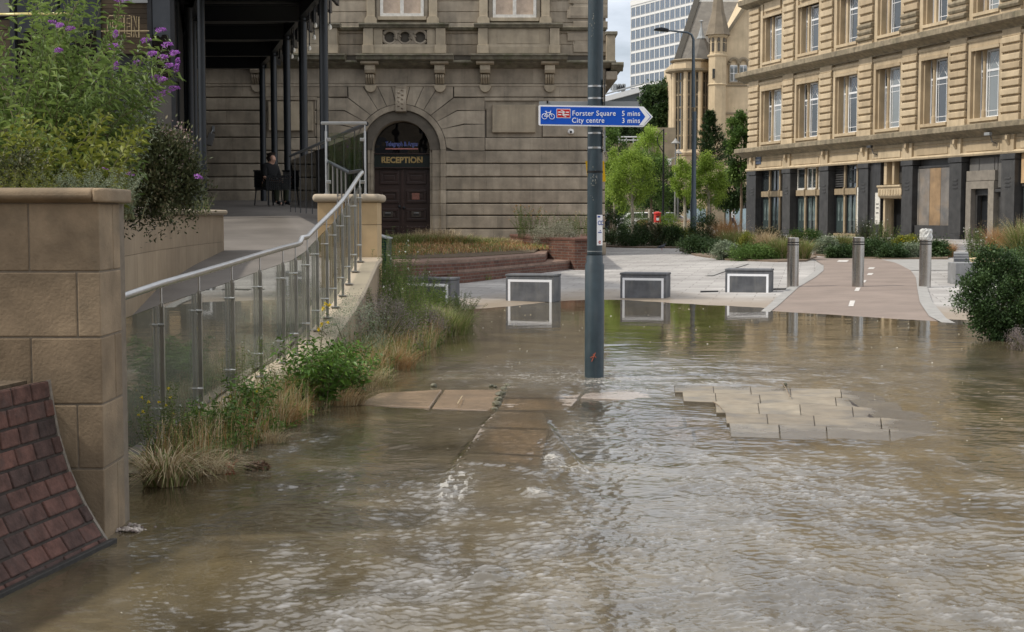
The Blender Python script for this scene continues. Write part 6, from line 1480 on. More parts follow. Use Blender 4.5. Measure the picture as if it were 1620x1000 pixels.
mb.build('concrete_grid', M['officewhite'], ob, world=False)
for i in range(1, nf):
    for j in range(nc):
        if len([1 for _ in range(1)]) and i <= 9:
            x0, x1, z0, z1 = j * cw_ + .06, (j + 1) * cw_ - .06, H1 - i * fl_h + .32, H1 - (i - 1) * fl_h - .06
            if x1 > SW: continue
            f = MB(); f.box(x0 + (x1 - x0) * .42, x0 + (x1 - x0) * .48, -.01, .2, z0, z1); f.box(x1 - (x1 - x0) * .14, x1, .0, .2, z0, z1); f.box(x0, x1, .0, .2, z0, z0 + .15)
            if i == 1 or True:
                key = 'window'; 
                if (i, j) == (1, 0): f0_ = f.build('window', M['officegrey'], ob, world=False); base_i, base_j = x0, z0; g0_ = MB().box(x0, x1, .02, .06, z0, z1).build('pane', M['winsky'], f0_, world=False)
                else:
                    c = f0_.copy(); COL.objects.link(c); c.parent = ob; c.location = (x0 - base_i, 0, z0 - base_j); c2_ = g0_.copy(); COL.objects.link(c2_); c2_.parent = c
# low flat roofed building with plant on top
X, Z = TY(170)
lb_ = thing('low_flat_roof_building', 'long low building with pale sloping roof edge and dark glazing', 'building', (X(1000), 170, .5))
mb = MB(); mb.prism([(X(950), Z(155)), (X(1010), Z(139)), (X(1064), Z(140)), (X(1064), Z(146)), (X(1010), Z(147)), (X(950), Z(163))], 169, 190); mb.build('roof', M['officewhite'], lb_)
mb = MB(); mb.prism([(X(945), Z(162)), (X(1010), Z(147)), (X(1010), Z(215)), (X(945), Z(215))], 170, 188); mb.build('glazed_wall', surf('dark_grey_glazing', (.10, .115, .12), rough=.3, var=.1), lb_)
mb = MB(); mb.box(X(1010), X(1080), 169.6, 188, 0, Z(147)); mb.build('white_wall', M['officewhite'], lb_)
mb = MB(); mb.tube([(X(952), 169.2, Z(151)), (X(1012), 169.2, Z(134))], .1, 5); mb.build('roof_rail', M['signgrey'], lb_)
ac = thing('rooftop_plant', 'row of rooftop cooling units on the low building', 'cooling unit', (X(985), 172, Z(142)))
for i in range(3): MB().box(X(970 + i * 7), X(976 + i * 7), 171, 173, Z(142), Z(131)).build('cooling_unit', M['signgrey'], ac, bevel=.1)
for i in range(2): MB().prism([(X(976 + i * 7), Z(140)), (X(982 + i * 7), Z(140)), (X(979 + i * 7), Z(133))], 170.6, 170.9).build('dark_vent', M['black'], ac)
MB().tube([(X(967), 171, Z(142)), (X(967), 171, Z(131))], .12, 6).build('vent_pipe', M['signgrey'], ac)
# footbridge level wall with railings behind the trees
X, Z = TY(118)
fb = thing('stone_terrace_wall', 'pale stone terrace wall with railings behind the light green trees', 'wall', (X(1010), 118, .5))
mb = MB(); mb.box(X(940), X(1040), 118, 122, .2, Z(226)); mb.box(X(1036), X(1066), 117, 122, .2, Z(203)); mb.build('wall_face', M['gothicd'], fb)
mb = MB(); mb.tube([(X(940), 117.8, Z(217)), (X(1036), 117.8, Z(217))], .06, 5); mb.tube([(X(940), 117.8, Z(222)), (X(1036), 117.8, Z(222))], .05, 5)
for i in range(9): mb.tube([(X(946 + i * 11), 117.8, Z(227)), (X(946 + i * 11), 117.8, Z(217))], .05, 5)
mb.build('railing', M['steel'], fb)
# gothic library: gable, turret, rounded bay
YG2 = 125.0; X, Z = TY(YG2)
go = thing('gothic_stone_building', 'gothic cream stone building with gable, turret and conical slate roofs', 'building', (X(1120), YG2, .5))
MB().prism([(X(1144), .3), (X(1262), .3), (X(1262), Z(-60)), (X(1215), Z(-60)), (X(1144), Z(62))], YG2, YG2 + 12).build('gable_wall', M['gothic'], go)
mb = MB(); mb.prism([(X(1140), Z(60)), (X(1144), Z(62)), (X(1186), Z(-2)), (X(1220), Z(-60)), (X(1214), Z(-60)), (X(1182), Z(-6))], YG2 - .4, YG2 + .3); mb.build('gable_coping', M['gothicd'], go)
mb = MB(); a = [(X(1070), YG2 + 3, Z(88)), (X(1160), YG2 + 3, Z(88)), tuple(at(1192, 3, YG2 + 12)), tuple(at(1100, 3, YG2 + 12))]
mb.add(a + [(p_[0], p_[1] + .6, p_[2] - .3) for p_ in a], [(0, 1, 2, 3), (4, 7, 6, 5), (0, 4, 5, 1), (1, 5, 6, 2), (2, 6, 7, 3), (3, 7, 4, 0)]); mb.build('main_roof', M['roofslate'], go)
mb = MB(); a = [(X(1069), YG2 + 2.6, Z(91)), (X(1079), YG2 + 2.6, Z(91)), tuple(at(1107, -1, YG2 + 12)), tuple(at(1098, -1, YG2 + 12))]
mb.add(a + [(p_[0], p_[1] + .5, p_[2] - .9) for p_ in a], [(0, 1, 2, 3), (4, 7, 6, 5), (0, 4, 5, 1), (1, 5, 6, 2), (2, 6, 7, 3), (3, 7, 4, 0)]); mb.build('roof_verge', surf('dark_verge', (.06, .055, .045), var=.2), go)
MB().box(at(1100, 0, YG2 + 12).x, at(1192, 0, YG2 + 12).x, YG2 + 12, YG2 + 12.6, at(0, 4, YG2 + 12).z, at(0, 0, YG2 + 12).z).build('ridge', M['officewhite'], go)
MB().box(X(1072), X(1200), YG2 + 5.5, YG2 + 12, .3, Z(90)).build('wall', M['gothic'], go)
# rounded bay
cb_ = ((X(1062) + X(1122)) / 2 + .2, YG2 + 2.0); Rb = (X(1124) - X(1062)) / 2
mb = MB()
mb.lathe([(Rb, .3), (Rb, Z(240))], (*cb_, 0), 8, a0=PI / 8); mb.lathe([(Rb * .97, Z(112)), (Rb, Z(108)), (Rb, Z(97)), (Rb * .94, Z(95))], (*cb_, 0), 8, a0=PI / 8)
for i in range(8):
    a_ = PI / 8 + i * PI / 4; mb.lathe([(.20, Z(240)), (.20, Z(112))], (cb_[0] + Rb * .97 * math.cos(a_), cb_[1] + Rb * .97 * math.sin(a_), 0), 8)
mb.lathe([(Rb + .1, Z(245)), (Rb + .2, Z(241)), (Rb + .02, Z(236))], (*cb_, 0), 8, a0=PI / 8)
mb.build('bay_stonework', M['gothic'], go)
mb = MB(); mb.lathe([(Rb, Z(113.5)), (Rb + .55, Z(111)), (Rb + .55, Z(108)), (Rb, Z(107))], (*cb_, 0), 16); mb.lathe([(Rb + .1, Z(95)), (Rb + .25, Z(93)), (Rb - .1, Z(91))], (*cb_, 0), 8, a0=PI / 8); mb.build('bay_cornice', M['gothicd'], go)
bw = MB().lathe([(Rb * .90, Z(241)), (Rb * .90, Z(112))], (*cb_, 0), 8, a0=PI / 8).build('bay_window', M['winglass'], go)
mb = MB()
for i in range(8):
    for fr_ in (.33, .66):
        a0_ = PI / 8 + i * PI / 4; a1_ = a0_ + PI / 4; x_ = cb_[0] + Rb * .92 * (math.cos(a0_) * (1 - fr_) + math.cos(a1_) * fr_); y_ = cb_[1] + Rb * .92 * (math.sin(a0_) * (1 - fr_) + math.sin(a1_) * fr_)
        mb.tube([(x_, y_, Z(241)), (x_, y_, Z(112))], .10, 5)
for y in (128, 150, 170, 190, 215): mb.lathe([(Rb * .93, Z(y)), (Rb * .93, Z(y) + .16)], (*cb_, 0), 8, a0=PI / 8)
mb.build('bay_mullions', M['gothicd'], bw)
MB().lathe([(Rb * .97, Z(92)), (Rb * .62, Z(76)), (Rb * .28, Z(60)), (.35, Z(55)), (.12, Z(44))], (cb_[0] + .9, cb_[1], 0), 8, a0=PI / 8).build('bay_roof', M['roofslate'], go)
MB().lathe([(.45, Z(57)), (.3, Z(52)), (.08, Z(38)), (.08, Z(30)), (.25, Z(29)), (.05, Z(27))], (cb_[0] + .9, cb_[1], 0), 8).build('finial', M['signgrey'], go)
# octagonal turret with spire
ct = ((X(1118) + X(1145)) / 2, YG2 - .4); Rt = (X(1145) - X(1117)) / 2
mb = MB(); mb.lathe([(Rt, .3), (Rt, Z(137)), (Rt + .12, Z(135)), (Rt, Z(133)), (Rt, Z(92)), (Rt + .12, Z(90)), (Rt + .12, Z(88)), (Rt * .9, Z(87)), (Rt * .9, Z(62)), (Rt + .1, Z(60)), (Rt + .1, Z(57))], (*ct, 0), 8, a0=PI / 8); mb.build('turret', M['gothic'], go)
mb = MB()
for i in range(8):
    a_ = i * PI / 4; x_, y_ = ct[0] + Rt * .86 * math.cos(a_), ct[1] + Rt * .86 * math.sin(a_)
    mb.box(x_ - .1, x_ + .1, y_ - .1, y_ + .1, Z(83), Z(70)); mb.lathe([(.13, 0), (.12, .25), (.03, .4)], (x_, y_, Z(68)), 6)
mb.build('turret_openings', M['tad'], go)
MB().lathe([(Rt + .35, Z(57)), (Rt + .3, Z(55)), (Rt * .72, Z(20)), (Rt * .42, Z(-12)), (.1, Z(-50))], (*ct, 0), 8, a0=PI / 8).build('spire', surf('stone_spire', (.16, .13, .09), (.2, .165, .12), var=.25, nscale=1.5), go)
MB().box(X(1122), X(1125.5), ct[1] - Rt - .05, ct[1] - Rt + .5, Z(126), Z(111)).build('slit_window', M['winglass'], go)
# paired arched windows in the gable
for x0, x1 in ((1152, 1164), (1167, 1179)):
    cx = (x0 + x1) / 2; r_ = (X(x1) - X(x0)) / 2
    mb = MB(); mb.box(X(x0), X(x1), YG2 - .06, YG2 + .1, Z(129), Z(103)); wf = mb.build('arched_window', M['white'], go)
    mb = MB()
    for i in range(2):
        for j in range(2): mb.box(X(x0 + 1 + i * 6), X(x0 + 5.5 + i * 6), YG2 - .1, YG2 - .05, Z(128 - j * 12.5), Z(117 - j * 12))
    mb.build('pane', M['winpale'], wf)
    mb = MB(); mb.prism([(X(cx) + r_ * math.cos(a_), Z(103) + r_ * 1.25 * math.sin(a_)) for a_ in np.linspace(0, PI, 13)], YG2 - .05, YG2 + .1); mb.build('arch_tympanum', M['gothic'], wf)
    mb = MB(); mb.tube([(X(cx) + r_ * 1.25 * math.cos(a_), YG2 - .12, Z(103) + r_ * 1.6 * math.sin(a_)) for a_ in np.linspace(0, PI, 13)], .16, 6); mb.box(X(x0 - 1.5), X(x0), YG2 - .15, YG2 + .05, Z(129), Z(104)); mb.box(X(x0 - 2), X(x1 + 1.5), YG2 - .2, YG2 + .05, Z(132), Z(129.5)); mb.build('hood_mould', M['gothicd'], wf)
mb = MB(); mb.box(X(1146), X(1180), YG2 - .08, YG2 + .1, Z(137), Z(135)); mb.box(X(1146), X(1180), YG2 - .1, YG2 + .1, Z(181), Z(178)); mb.build('string_course', M['gothicd'], go)
wf = MB().box(X(1154), X(1163), YG2 - .04, YG2 + .1, Z(215), Z(184)).build('mullioned_window', M['gothicd'], go); mb = MB(); mb.box(X(1155.5), X(1158), YG2 - .07, YG2 - .035, Z(213), Z(186)); mb.box(X(1159.3), X(1162), YG2 - .07, YG2 - .035, Z(213), Z(186)); mb.build('pane', M['winglass'], wf)
# arched hall window and pale ground floor
X, Z = TY(116)
ah = thing('arched_glass_hall', 'stone hall with a big round arched glazed window and pale blue hoarding', 'building', (X(1165), 116, .5))
MB().box(X(1062), X(1200), 117, 121, .3, Z(262)).build('wall', M['gothic'], ah)
cx = X(1173); r_ = X(1190) - cx
MB().prism([(cx + r_ * math.cos(a_), Z(330) + r_ * 1.1 * math.sin(a_)) for a_ in np.linspace(0, PI, 21)], 116.8, 117.1).build('arched_window', M['winpale'], ah)
mb = MB(); mb.tube([(cx + r_ * 1.04 * math.cos(a_), 116.7, Z(330) + r_ * 1.14 * math.sin(a_)) for a_ in np.linspace(0, PI, 21)], .28, 6); mb.build('arch_surround', M['gothicd'], ah)
mb = MB()
for k in range(-3, 4): mb.box(cx + k * r_ / 4 - .05, cx + k * r_ / 4 + .05, 116.7, 116.8, Z(331), Z(330) + r_ * 1.08 * math.sqrt(1 - (k / 4) ** 2))
mb.build('glazing_bars', M['black'], ah)
M['paleblue'] = surf('pale_blue_panel', (.42, .55, .60), rough=.4, var=.1)
for x0, x1 in ((1084, 1118), (1150, 1182)): MB().box(X(x0), X(x1), 116.6, 116.9, .4, Z(330)).build('pale_blue_panel', M['paleblue'], ah)
for x0, x1 in ((1070, 1082), (1122, 1146)): MB().box(X(x0), X(x1), 116.0, 117, .4, Z(300)).build('stone_pier', M['gothicd'] if x0 > 1100 else M['gothic'], ah)
# ================================================================== BRICK STEPS, PLANTER, BEDS
def pxpoly(pts, z): return [(G(x, y, z).x, G(x, y, z).y) for x, y in pts]
st = thing('brick_terrace_steps', 'curved red brick terrace steps below the arched door', 'steps', (-1, 38, .1))
f1 = pxpoly([(585, 437), (660, 434), (735, 431), (790, 426), (850, 420), (905, 415)], .34) + [(2.2, 47.9), (-4.9, 47.9)]
MB().prismz(f1, -.1, .34).build('lower_tier', M['brickpath'], st); MB().prismz([(x, y + .0) for x, y in f1], .342, .40).build('lower_coping', surf('brick_coping', (.20, .13, .10), (.26, .18, .14), var=.35, nscale=5), st)
f2 = pxpoly([(585, 419), (660, 417), (735, 414), (800, 409), (862, 404)], .58) + [(1.4, 47.9), (-4.9, 47.9)]
MB().prismz(f2, .3, .56).build('upper_tier', M['brickpath'], st); MB().prismz(f2, .562, .62).build('upper_coping', surf('brick_coping', (.20, .13, .10), (.26, .18, .14), var=.35, nscale=5), st)
f3 = pxpoly([(585, 409), (660, 408), (735, 406), (800, 402), (845, 399)], .64) + [(1.2, 47.9), (-4.9, 47.9)]
o = MB().prismz(f3, .5, [.64] * 5 + [.82, .82]).build('soil_bed', M['soil']); o['kind'] = 'structure'
bpl = thing('brick_plant_bed', 'dark red brick planter box against the sandstone wall beside the post', 'planter', (1.3, 42, .1))
fp = [(-.05, 46.5), (.62, 41.0), (1.70, 38.6), (2.25, 38.6), (2.5, 47.8), (-.05, 47.8)]
MB().prismz(fp, -.1, .93).build('brick_wall', M['brickpath'], bpl)
c = Vector((1.3, 43)); MB().prismz([(c.x + (x - c.x) * 1.02, c.y + (y - c.y) * 1.01) for x, y in fp], .932, 1.0).build('brick_coping', surf('brick_coping', (.12, .06, .045), (.17, .08, .06), var=.3, nscale=5), bpl, bevel=.01)
ub = thing('green_utility_box', 'dark green utility cabinet standing behind the sandstone pillar', 'cabinet', (-1.85, 20.5, .1))
a0, a1 = at(596, 376, 20.5), at(613, 376, 20.5)
MB().prism([(a0.x, .0), (a1.x, .0), (a1.x, a1.z - .03), (a0.x, a0.z + .02)], 20.5, 21.2).build('cabinet_body', surf('dark_green_paint', (.008, .035, .025), rough=.4, var=.15), ub, bevel=.01)
MB().prism([(a0.x - .01, a0.z + .025), (a1.x + .015, a1.z - .026), (a1.x + .015, a1.z - .008), (a0.x - .01, a0.z + .045)], 20.48, 21.22).build('sloping_lid', M['signgrey'], ub)
MB().tube([(a1.x, 20.45, .0), (a1.x, 20.45, a1.z - .1)], .012, 6).build('conduit', M['greypanel'], ub)
# soil sheets of the beds
def bed(pts, lift=.05):
    P = [G(x, y) for x, y in pts]; o = MB().prismz([(p.x, p.y) for p in P], [float(gz(p.x, p.y)) - .05 for p in P], [float(gz(p.x, p.y)) + lift for p in P]).build('planting_bed_soil', surf('bed_gravel_soil', (.16, .12, .085), (.2, .15, .11), var=.35, nscale=2, fine=20), bevel=0); o['kind'] = 'structure'
bed([(950, 391), (1010, 393), (1070, 393), (1090, 388), (1085, 378), (950, 378)])
bed([(1075, 397), (1100, 405), (1150, 412), (1230, 415), (1275, 414), (1292, 408), (1275, 400), (1270, 385), (1090, 382)])
bed([(1286, 404), (1335, 409), (1400, 411), (1500, 411), (1500, 389), (1300, 388)])
bed([(1525, 445), (1660, 455), (1700, 405), (1535, 404)], .12)
# ================================================================== GENERATORS
def stemplant(name, label, cat, loc, nst, h, reach, Ln, Wd, mat, step=.045, spread=(.05, .05), droop=.3, group=None, flowers=None, lean=(0, 0), stemr=.004, leafup=.3, sm='stem', pair=True, tips=None):
    """several stems rising from a base, leaves set along each"""
    loc = Vector(loc); o = thing(name, label, cat, loc, group=group); mb = MB(); C, A, LL, T = [], [], [], []; ends = []
    for k in range(nst):
        b0 = loc + Vector((random.uniform(-1, 1) * spread[0], random.uniform(-1, 1) * spread[1], 0))
        if tips: tip = tips[k % len(tips)]
        else:
            a = random.random() * 2 * PI; r = random.random() ** .6 * reach
            tip = b0 + Vector((math.cos(a) * r + lean[0], math.sin(a) * r + lean[1], h * random.uniform(.55, 1.05)))
        mid = b0.lerp(tip, .5) + Vector((0, 0, .16 * (tip - b0).length)) + Vector((random.gauss(0, .02), random.gauss(0, .02), 0)) * h
        pts = [b0 * (1 - t) ** 2 + mid * 2 * t * (1 - t) + tip * t * t for t in np.linspace(0, 1, 8)]
        mb.tube(pts, [stemr * (1.15 - .8 * i / 7) for i in range(8)], 4); ends.append(pts[-1])
        ln = sum((pts[i + 1] - pts[i]).length for i in range(7)); nl = max(3, int(ln / step)); tt = random.random() * .4
        for j in range(nl):
            t = .12 + .88 * (j + .5) / nl; f = t * 7; i = min(6, int(f)); p = pts[i].lerp(pts[i + 1], f - i); d = (pts[i + 1] - pts[i]).normalized(); a = j * 1.57 + random.gauss(0, .4)
            e1 = d.cross(Vector((.2, .1, 1))).normalized(); e2 = d.cross(e1)
            for sg_ in ((1, -1) if pair else (1,)):
                ax = (e1 * math.cos(a) + e2 * math.sin(a)) * sg_ + d * (.45 + random.random() * .5) + Vector((0, 0, leafup * random.gauss(.2, .6)))
                C.append(p); A.append(ax); LL.append(random.uniform(.55, 1.15) * (1.1 - .45 * t)); T.append(tt * .6 + random.random() * .6)
    mb.build('stem', M[sm], o)
    leaves('foliage', np.array([tuple(c_) for c_ in C]), np.array([tuple(a_) for a_ in A]), np.array(LL) * Ln, np.array(LL) * Wd, mat, o, np.array(T), droop)
    if flowers:
        fm, fs, nf = flowers; rd = random.sample(ends, min(nf, len(ends)))
        for e in rd:
            n = 14; leaves('flower', np.array([tuple(e)] * n) + rng.normal(0, fs * .12, (n, 3)), rng.normal(0, 1, (n, 3)) + [0, 0, .4], fs * .6, fs * .35, fm, o)
    return o
def panicle(parent, p, d, ln, r, mat, n=150):
    p = Vector(p); d = Vector(d).normalized(); t = rng.random(n); a = rng.random(n) * 2 * PI; rr = r * np.sqrt(rng.random(n)) * (1 - t ** 2.2 * .8) * (.6 + .4 * np.minimum(1, t * 5))
    e1 = d.cross(Vector((0, 1, .2))).normalized(); e2 = d.cross(e1)
    bend = Vector((0, 0, -1)) * ln * .35
    P = np.array([tuple(p + d * ln * ti + bend * ti * ti + (e1 * math.cos(ai) + e2 * math.sin(ai)) * ri) for ti, ai, ri in zip(t, a, rr)])
    A = P - np.array([tuple(p + d * ln * ti + bend * ti * ti) for ti in t]) + rng.normal(0, .002, (n, 3))
    return leaves('flower_panicle', P, A, .009, .008, mat, parent, rng.random(n), 0)
def tree(name, label, loc, th, tr, crown_c, rad, n, Ln, mat, bark='bark', K=60, group=None, sig=None, limbs=10, low=-.5, wd=.6):
    loc = Vector(loc); o = thing(name, label, 'tree', loc, group=group); cc0 = Vector(crown_c)
    P, ax, t, cc = clumpy(tuple(cc0), rad, K, n, sig or min(rad) * .15, low)
    leaves('crown', P, ax, Ln * rng.uniform(.6, 1.2, n), Ln * wd * rng.uniform(.7, 1.2, n), mat, o, t, .1)
    mb = MB(); top = cc0 + Vector((0, 0, rad[2] * .3)); k0 = Vector((loc.x, loc.y, loc.z + th))
    mb.tube([loc, loc.lerp(k0, .5) + Vector((tr * .4, 0, 0)), k0, k0.lerp(top, .6), top], [tr * 1.15, tr, tr * .8, tr * .45, tr * .1], 9)
    for j in range(min(limbs, K)):
        e = Vector(cc[j]); s_ = k0.lerp(top, random.uniform(0, .6)); mb.tube([s_, s_.lerp(e, .5) + Vector((0, 0, -.05 * rad[2])), e], [tr * .4, tr * .25, tr * .06], 5)
    mb.build('trunk', M[bark], o); return o
def pz(px, py, Y): return at(px, py, Y)
# ------------------------------------------------------------------ left planter: buddleia, hebe, silvery edging
YBu = 9.6
bloc = at(90, 345, YBu); bloc.z = 1.58
tips = []
for _ in range(105):
    x = random.uniform(-50, 235); y = 30 + random.random() ** .8 * 230 + max(0, x - 180) * .5; Y = random.uniform(8.6, 10.8)
    tips.append(at(x, y, Y))
for x, y in [(60, -20), (110, -25), (160, 5), (30, -15), (200, -10), (10, 40), (140, -30), (85, -10), (175, 30)]: tips.append(at(x, y, 9.4))
for _ in range(38): tips.append(at(random.uniform(-60, 160), random.uniform(-35, 90), random.uniform(8.8, 10.6)))
fl = [(95, 42, 1, 9.0), (84, 38, -1, 9.6), (110, 47, 1, 9.3), (92, 82, 1, 9.0), (182, 60, 0, 9.1), (176, 75, 1, 8.9), (183, 110, 0, 8.9), (196, 1, 1, 9.3), (186, 2, -1, 9.5), (252, 50, 1, 9.2), (262, 73, 1, 9.0), (275, 86, 1, 9.0), (240, 87, 1, 9.1), (257, 93, 1, 9.0), (266, 106, 1, 9.1), (281, 104, 0, 9.0), (279, 114, 0, 9.0), (245, 125, 1, 9.1), (255, 128, 1, 9.0), (273, 142, 1, 9.1), (260, 149, 1, 9.2), (229, 66, 1, 9.3), (216, 102, 1, 9.4), (245, 160, 1, 9.6), (150, 131, 0, 9.6), (97, 122, 0, 10), (242, 138, 1, 9.4)]
for x, y, s_, Y in fl: tips.append(at(x - 6 * s_, y + 4, Y))
bud = stemplant('buddleia_bush', 'tall straggly buddleia with arching stems and purple flower spikes', 'bush', bloc, len(tips), 1.3, .5, .125, .030, M['leaf_bud'], step=.062, spread=(.42, .5), droop=.32, stemr=.0035, tips=tips)
for x, y, s_, Y in fl:
    panicle(bud, at(x - 5 * s_, y, Y), (s_ * .8 + .1, random.uniform(-.5, .2), .55 if s_ else .9), .075 if x > 150 else .065, .0135, M['purple'])
# the greyer right-hand buddleia stems
tips2 = [at(random.uniform(170, 272), random.uniform(55, 190), random.uniform(9.2, 10.4)) for _ in range(42)]
stemplant('grey_leaved_shrub', 'grey leaved arching shrub among the purple flower spikes', 'bush', at(165, 345, 10.3) + Vector((0, 0, -.02)), 42, 1, .4, .06, .015, M['leaf_grey'], step=.035, spread=(.12, .3), tips=tips2, stemr=.003)
p = at(70, 330, 8.3); p.z = 1.58
stemplant('yellow_green_spurge', 'bright yellow green bushy shrub low at the left edge of the planter', 'bush', p, 66, .62, .42, .10, .034, M['leaf_yell'], step=.05, spread=(.40, .25), stemr=.003)
p = at(25, 320, 8.0); p.z = 1.6
bush('twiggy_brown_shrub', 'brown twiggy low shrub at the far left of the planter', 'bush', p, (.22, .2, .40), 1500, .03, .012, M['leaf_hebe'], K=30)
for x, Y, lb in ((115, 7.9, 'silvery low edging plant in the middle of the planter rim'), (170, 7.8, 'silvery feathery plant nearest the planter corner'), (40, 7.8, 'low green edging plant at the left of the planter rim')):
    p = at(x, 310, Y); p.z = 1.66
    stemplant('silvery_edging_plant', lb, 'plant', p, 46, .20, .17, .028, .006, M['leaf_grey'] if x > 60 else M['leaf_yell'], step=.014, spread=(.14, .1), stemr=.0015)
# hebe
hc = at(250, 262, 14.6)
hb = thing('hebe_bush', 'dense rounded bronze green hebe bush spilling over the curved wall', 'bush', (hc.x, hc.y + .3, 1.6))
n = 24000; P, ax, t, cc = clumpy((hc.x, hc.y - .1, hc.z - .04), (.42, .42, .46), 75, n, .075, -.97); P[:6000] = P[:6000] * [1, 1, 1] + [-.30, .1, -.10]; P[6000:9000] += [.12, -.05, -.16]
ax = ax + np.array([0, 0, .5]); leaves('foliage', P, ax, .046 * rng.uniform(.6, 1.3, n), .022, M['leaf_hebe'], hb, t, .05)
n = 900; P2, ax2, t2, _ = clumpy((hc.x + .02, hc.y - .02, hc.z), (.42, .44, .47), 130, n, .03, -.6); leaves('faded_flower', P2, ax2, .030, .018, leafmat('faded_pink_florets', (.20, .13, .12), (.36, .26, .25), (.48, .36, .36), trans=.2), hb, t2)
tr_ = MB()
for k in range(14):
    e = Vector(cc[k]); tr_.tube([(hc.x - .1, hc.y + .2, 1.6), Vector((hc.x, hc.y, hc.z - .2)).lerp(e, .4), e], [.006, .005, .003], 5)
tr_.build('branch', M['bark'], hb)
q = []
for k in range(5):
    a = at(258 + k * 2, 322, 14.1); b_ = at(262 + k * 3 + random.uniform(-3, 3), 340 + k * 4, 14.0); q.append((a, b_))
C = []; 
for a, b_ in q:
    for t_ in np.linspace(0, 1, 45): C.append(tuple(a.lerp(b_, t_) + Vector((random.gauss(0, .014), random.gauss(0, .014), 0))))
leaves('hanging_sprig', np.array(C), rng.normal(0, 1, (len(C), 3)), .026, .011, M['leaf_hebe'], hb)
p = at(300, 330, 19); p.z = 1.62
stemplant('green_planter_plant', 'small green grassy plant at the far end of the curved wall planter', 'plant', p, 40, .30, .15, .05, .012, M['leaf_mid'], spread=(.3, .3))
p = at(190, 320, 9.2); p.z = 1.58
ll = stemplant('low_purple_flowering_stems', 'low silvery stems with two purple spikes on the planter corner', 'plant', p, 30, .2, .14, .035, .008, M['leaf_grey'], step=.02, spread=(.12, .1))
for x, y in ((160, 268), (200, 274), (308, 279)): panicle(ll, at(x, y, 8.9), (.8, 0, .1), .05, .011, M['purple'], 90)
# ------------------------------------------------------------------ weeds along the balustrade foot
def W(px, py): return G(px, py, 0)
g = W(262, 768)
o = tuft('dry_grass_tuft', 'big straw coloured grass tuft in the water beside the sandstone wall', 'grass tuft', g, (.13, .07), .42, 330, M['straw'], width=.0085, reach=1.15, mat2=M['grass'], curl=1.9, nseg=6)
o = tuft('dry_grass_tuft', 'matted dry grass lying right of the big straw tuft', 'grass tuft', W(322, 748), (.17, .08), .24, 300, M['straw'], width=.007, reach=1.3, curl=1.9, nseg=6)
stemplant('yellow_flowered_weed', 'tall thin weed with small yellow flowers behind the first glass pane', 'weed', W(248, 745) + Vector((0, .15, 0)), 26, .52, .18, .045, .008, M['grass'], step=.03, spread=(.10, .06), flowers=(M['yflower'], .02, 9), stemr=.002)
stemplant('feathery_green_weed', 'feathery green weed between the first two balustrade posts', 'weed', W(285, 735) + Vector((0, .1, 0)), 34, .38, .12, .035, .006, M['leaf_mid'], step=.018, spread=(.08, .06), flowers=(M['wflower'], .016, 5), stemr=.002)
stemplant('leafy_weed', 'dark leafy weed clump at the third balustrade post', 'weed', W(345, 715), 34, .36, .17, .085, .034, M['leaf_oxeye'], step=.042, spread=(.12, .08), lean=(.02, 0), stemr=.003)
stemplant('leafy_weed', 'leafy green weed leaning over the water at the fourth balustrade post', 'weed', W(395, 690) + Vector((0, .1, 0)), 34, .42, .19, .085, .032, M['leaf_oxeye'], step=.042, spread=(.10, .08), stemr=.003, flowers=(M['yflower'], .018, 3))
tuft('brown_dry_grass', 'pinkish brown dry grass between the two leafy weed clumps', 'grass tuft', W(440, 672), (.18, .14), .30, 600, M['orange'], width=.003, reach=.7, mat2=M['straw'], curl=1.2)
tuft('brown_dry_grass', 'thin dry grass trailing to the water beside the fifth post', 'grass tuft', W(420, 700), (.16, .08), .16, 320, M['straw'], width=.0035, reach=1.0, curl=1.5)
stemplant('leafy_weed', 'large bright green leafy weed in front of the posts on the coping', 'weed', W(490, 655) + Vector((0, .1, 0)), 52, .62, .32, .10, .035, M['leaf_oxeye'], step=.045, spread=(.16, .12), stemr=.003, lean=(.04, 0))
stemplant('leafy_weed', 'green leafy weed spreading right below the stone coping', 'weed', W(540, 638) + Vector((0, .1, 0)), 40, .50, .28, .09, .032, M['leaf_oxeye'], step=.042, spread=(.16, .1), stemr=.003)
tuft('brown_dry_grass', 'dry straw grass below the largest leafy weed', 'grass tuft', W(530, 640), (.26, .12), .28, 700, M['straw'], width=.004, reach=.8, mat2=M['orange'], curl=1.3)
stemplant('thin_grassy_weed', 'thin pale grassy weeds against the foot of the glass panes', 'weed', W(430, 655) + Vector((-.12, .2, 0)), 50, .62, .18, .035, .006, M['grass'], step=.03, spread=(.30, .25), stemr=.0018, flowers=(M['wflower'], .016, 12))
dl = stemplant('yellow_dandelion', 'tall yellow flowered weed standing in front of the stone coping', 'weed', W(508, 640) + Vector((-.05, .2, 0)), 9, 1.0, .12, .05, .01, M['leaf_mid'], step=.08, spread=(.06, .04), stemr=.002, tips=[at(x, y, 12.3) for x, y in ((516, 482), (521, 484), (509, 513), (519, 512), (513, 498), (504, 520), (488, 520), (482, 528), (527, 500))])
for x, y in ((516, 481), (522, 483), (509, 513), (519, 511), (511, 488), (504, 521)):
    e = at(x, y, 12.28); n = 22; leaves('flower', np.array([tuple(e)] * n) + rng.normal(0, .004, (n, 3)), rng.normal(0, 1, (n, 3)) + [0, -.5, .5], .022, .01, M['yflower'], dl)
bush('silvery_seeding_weed', 'greyish seeding weed mound beside the stone coping wall', 'weed', W(555, 600) + Vector((-.05, .4, 0)), (.42, .35, .78), 5200, .022, .006, M['leaf_grey'], K=90, sig=.05)
bush('faded_lavender', 'faded purple brown lavender mound below the low wall', 'plant', W(610, 572) + Vector((-.05, .3, 0)), (.48, .42, .72), 6000, .022, .007, M['lavender'], K=80, sig=.05)
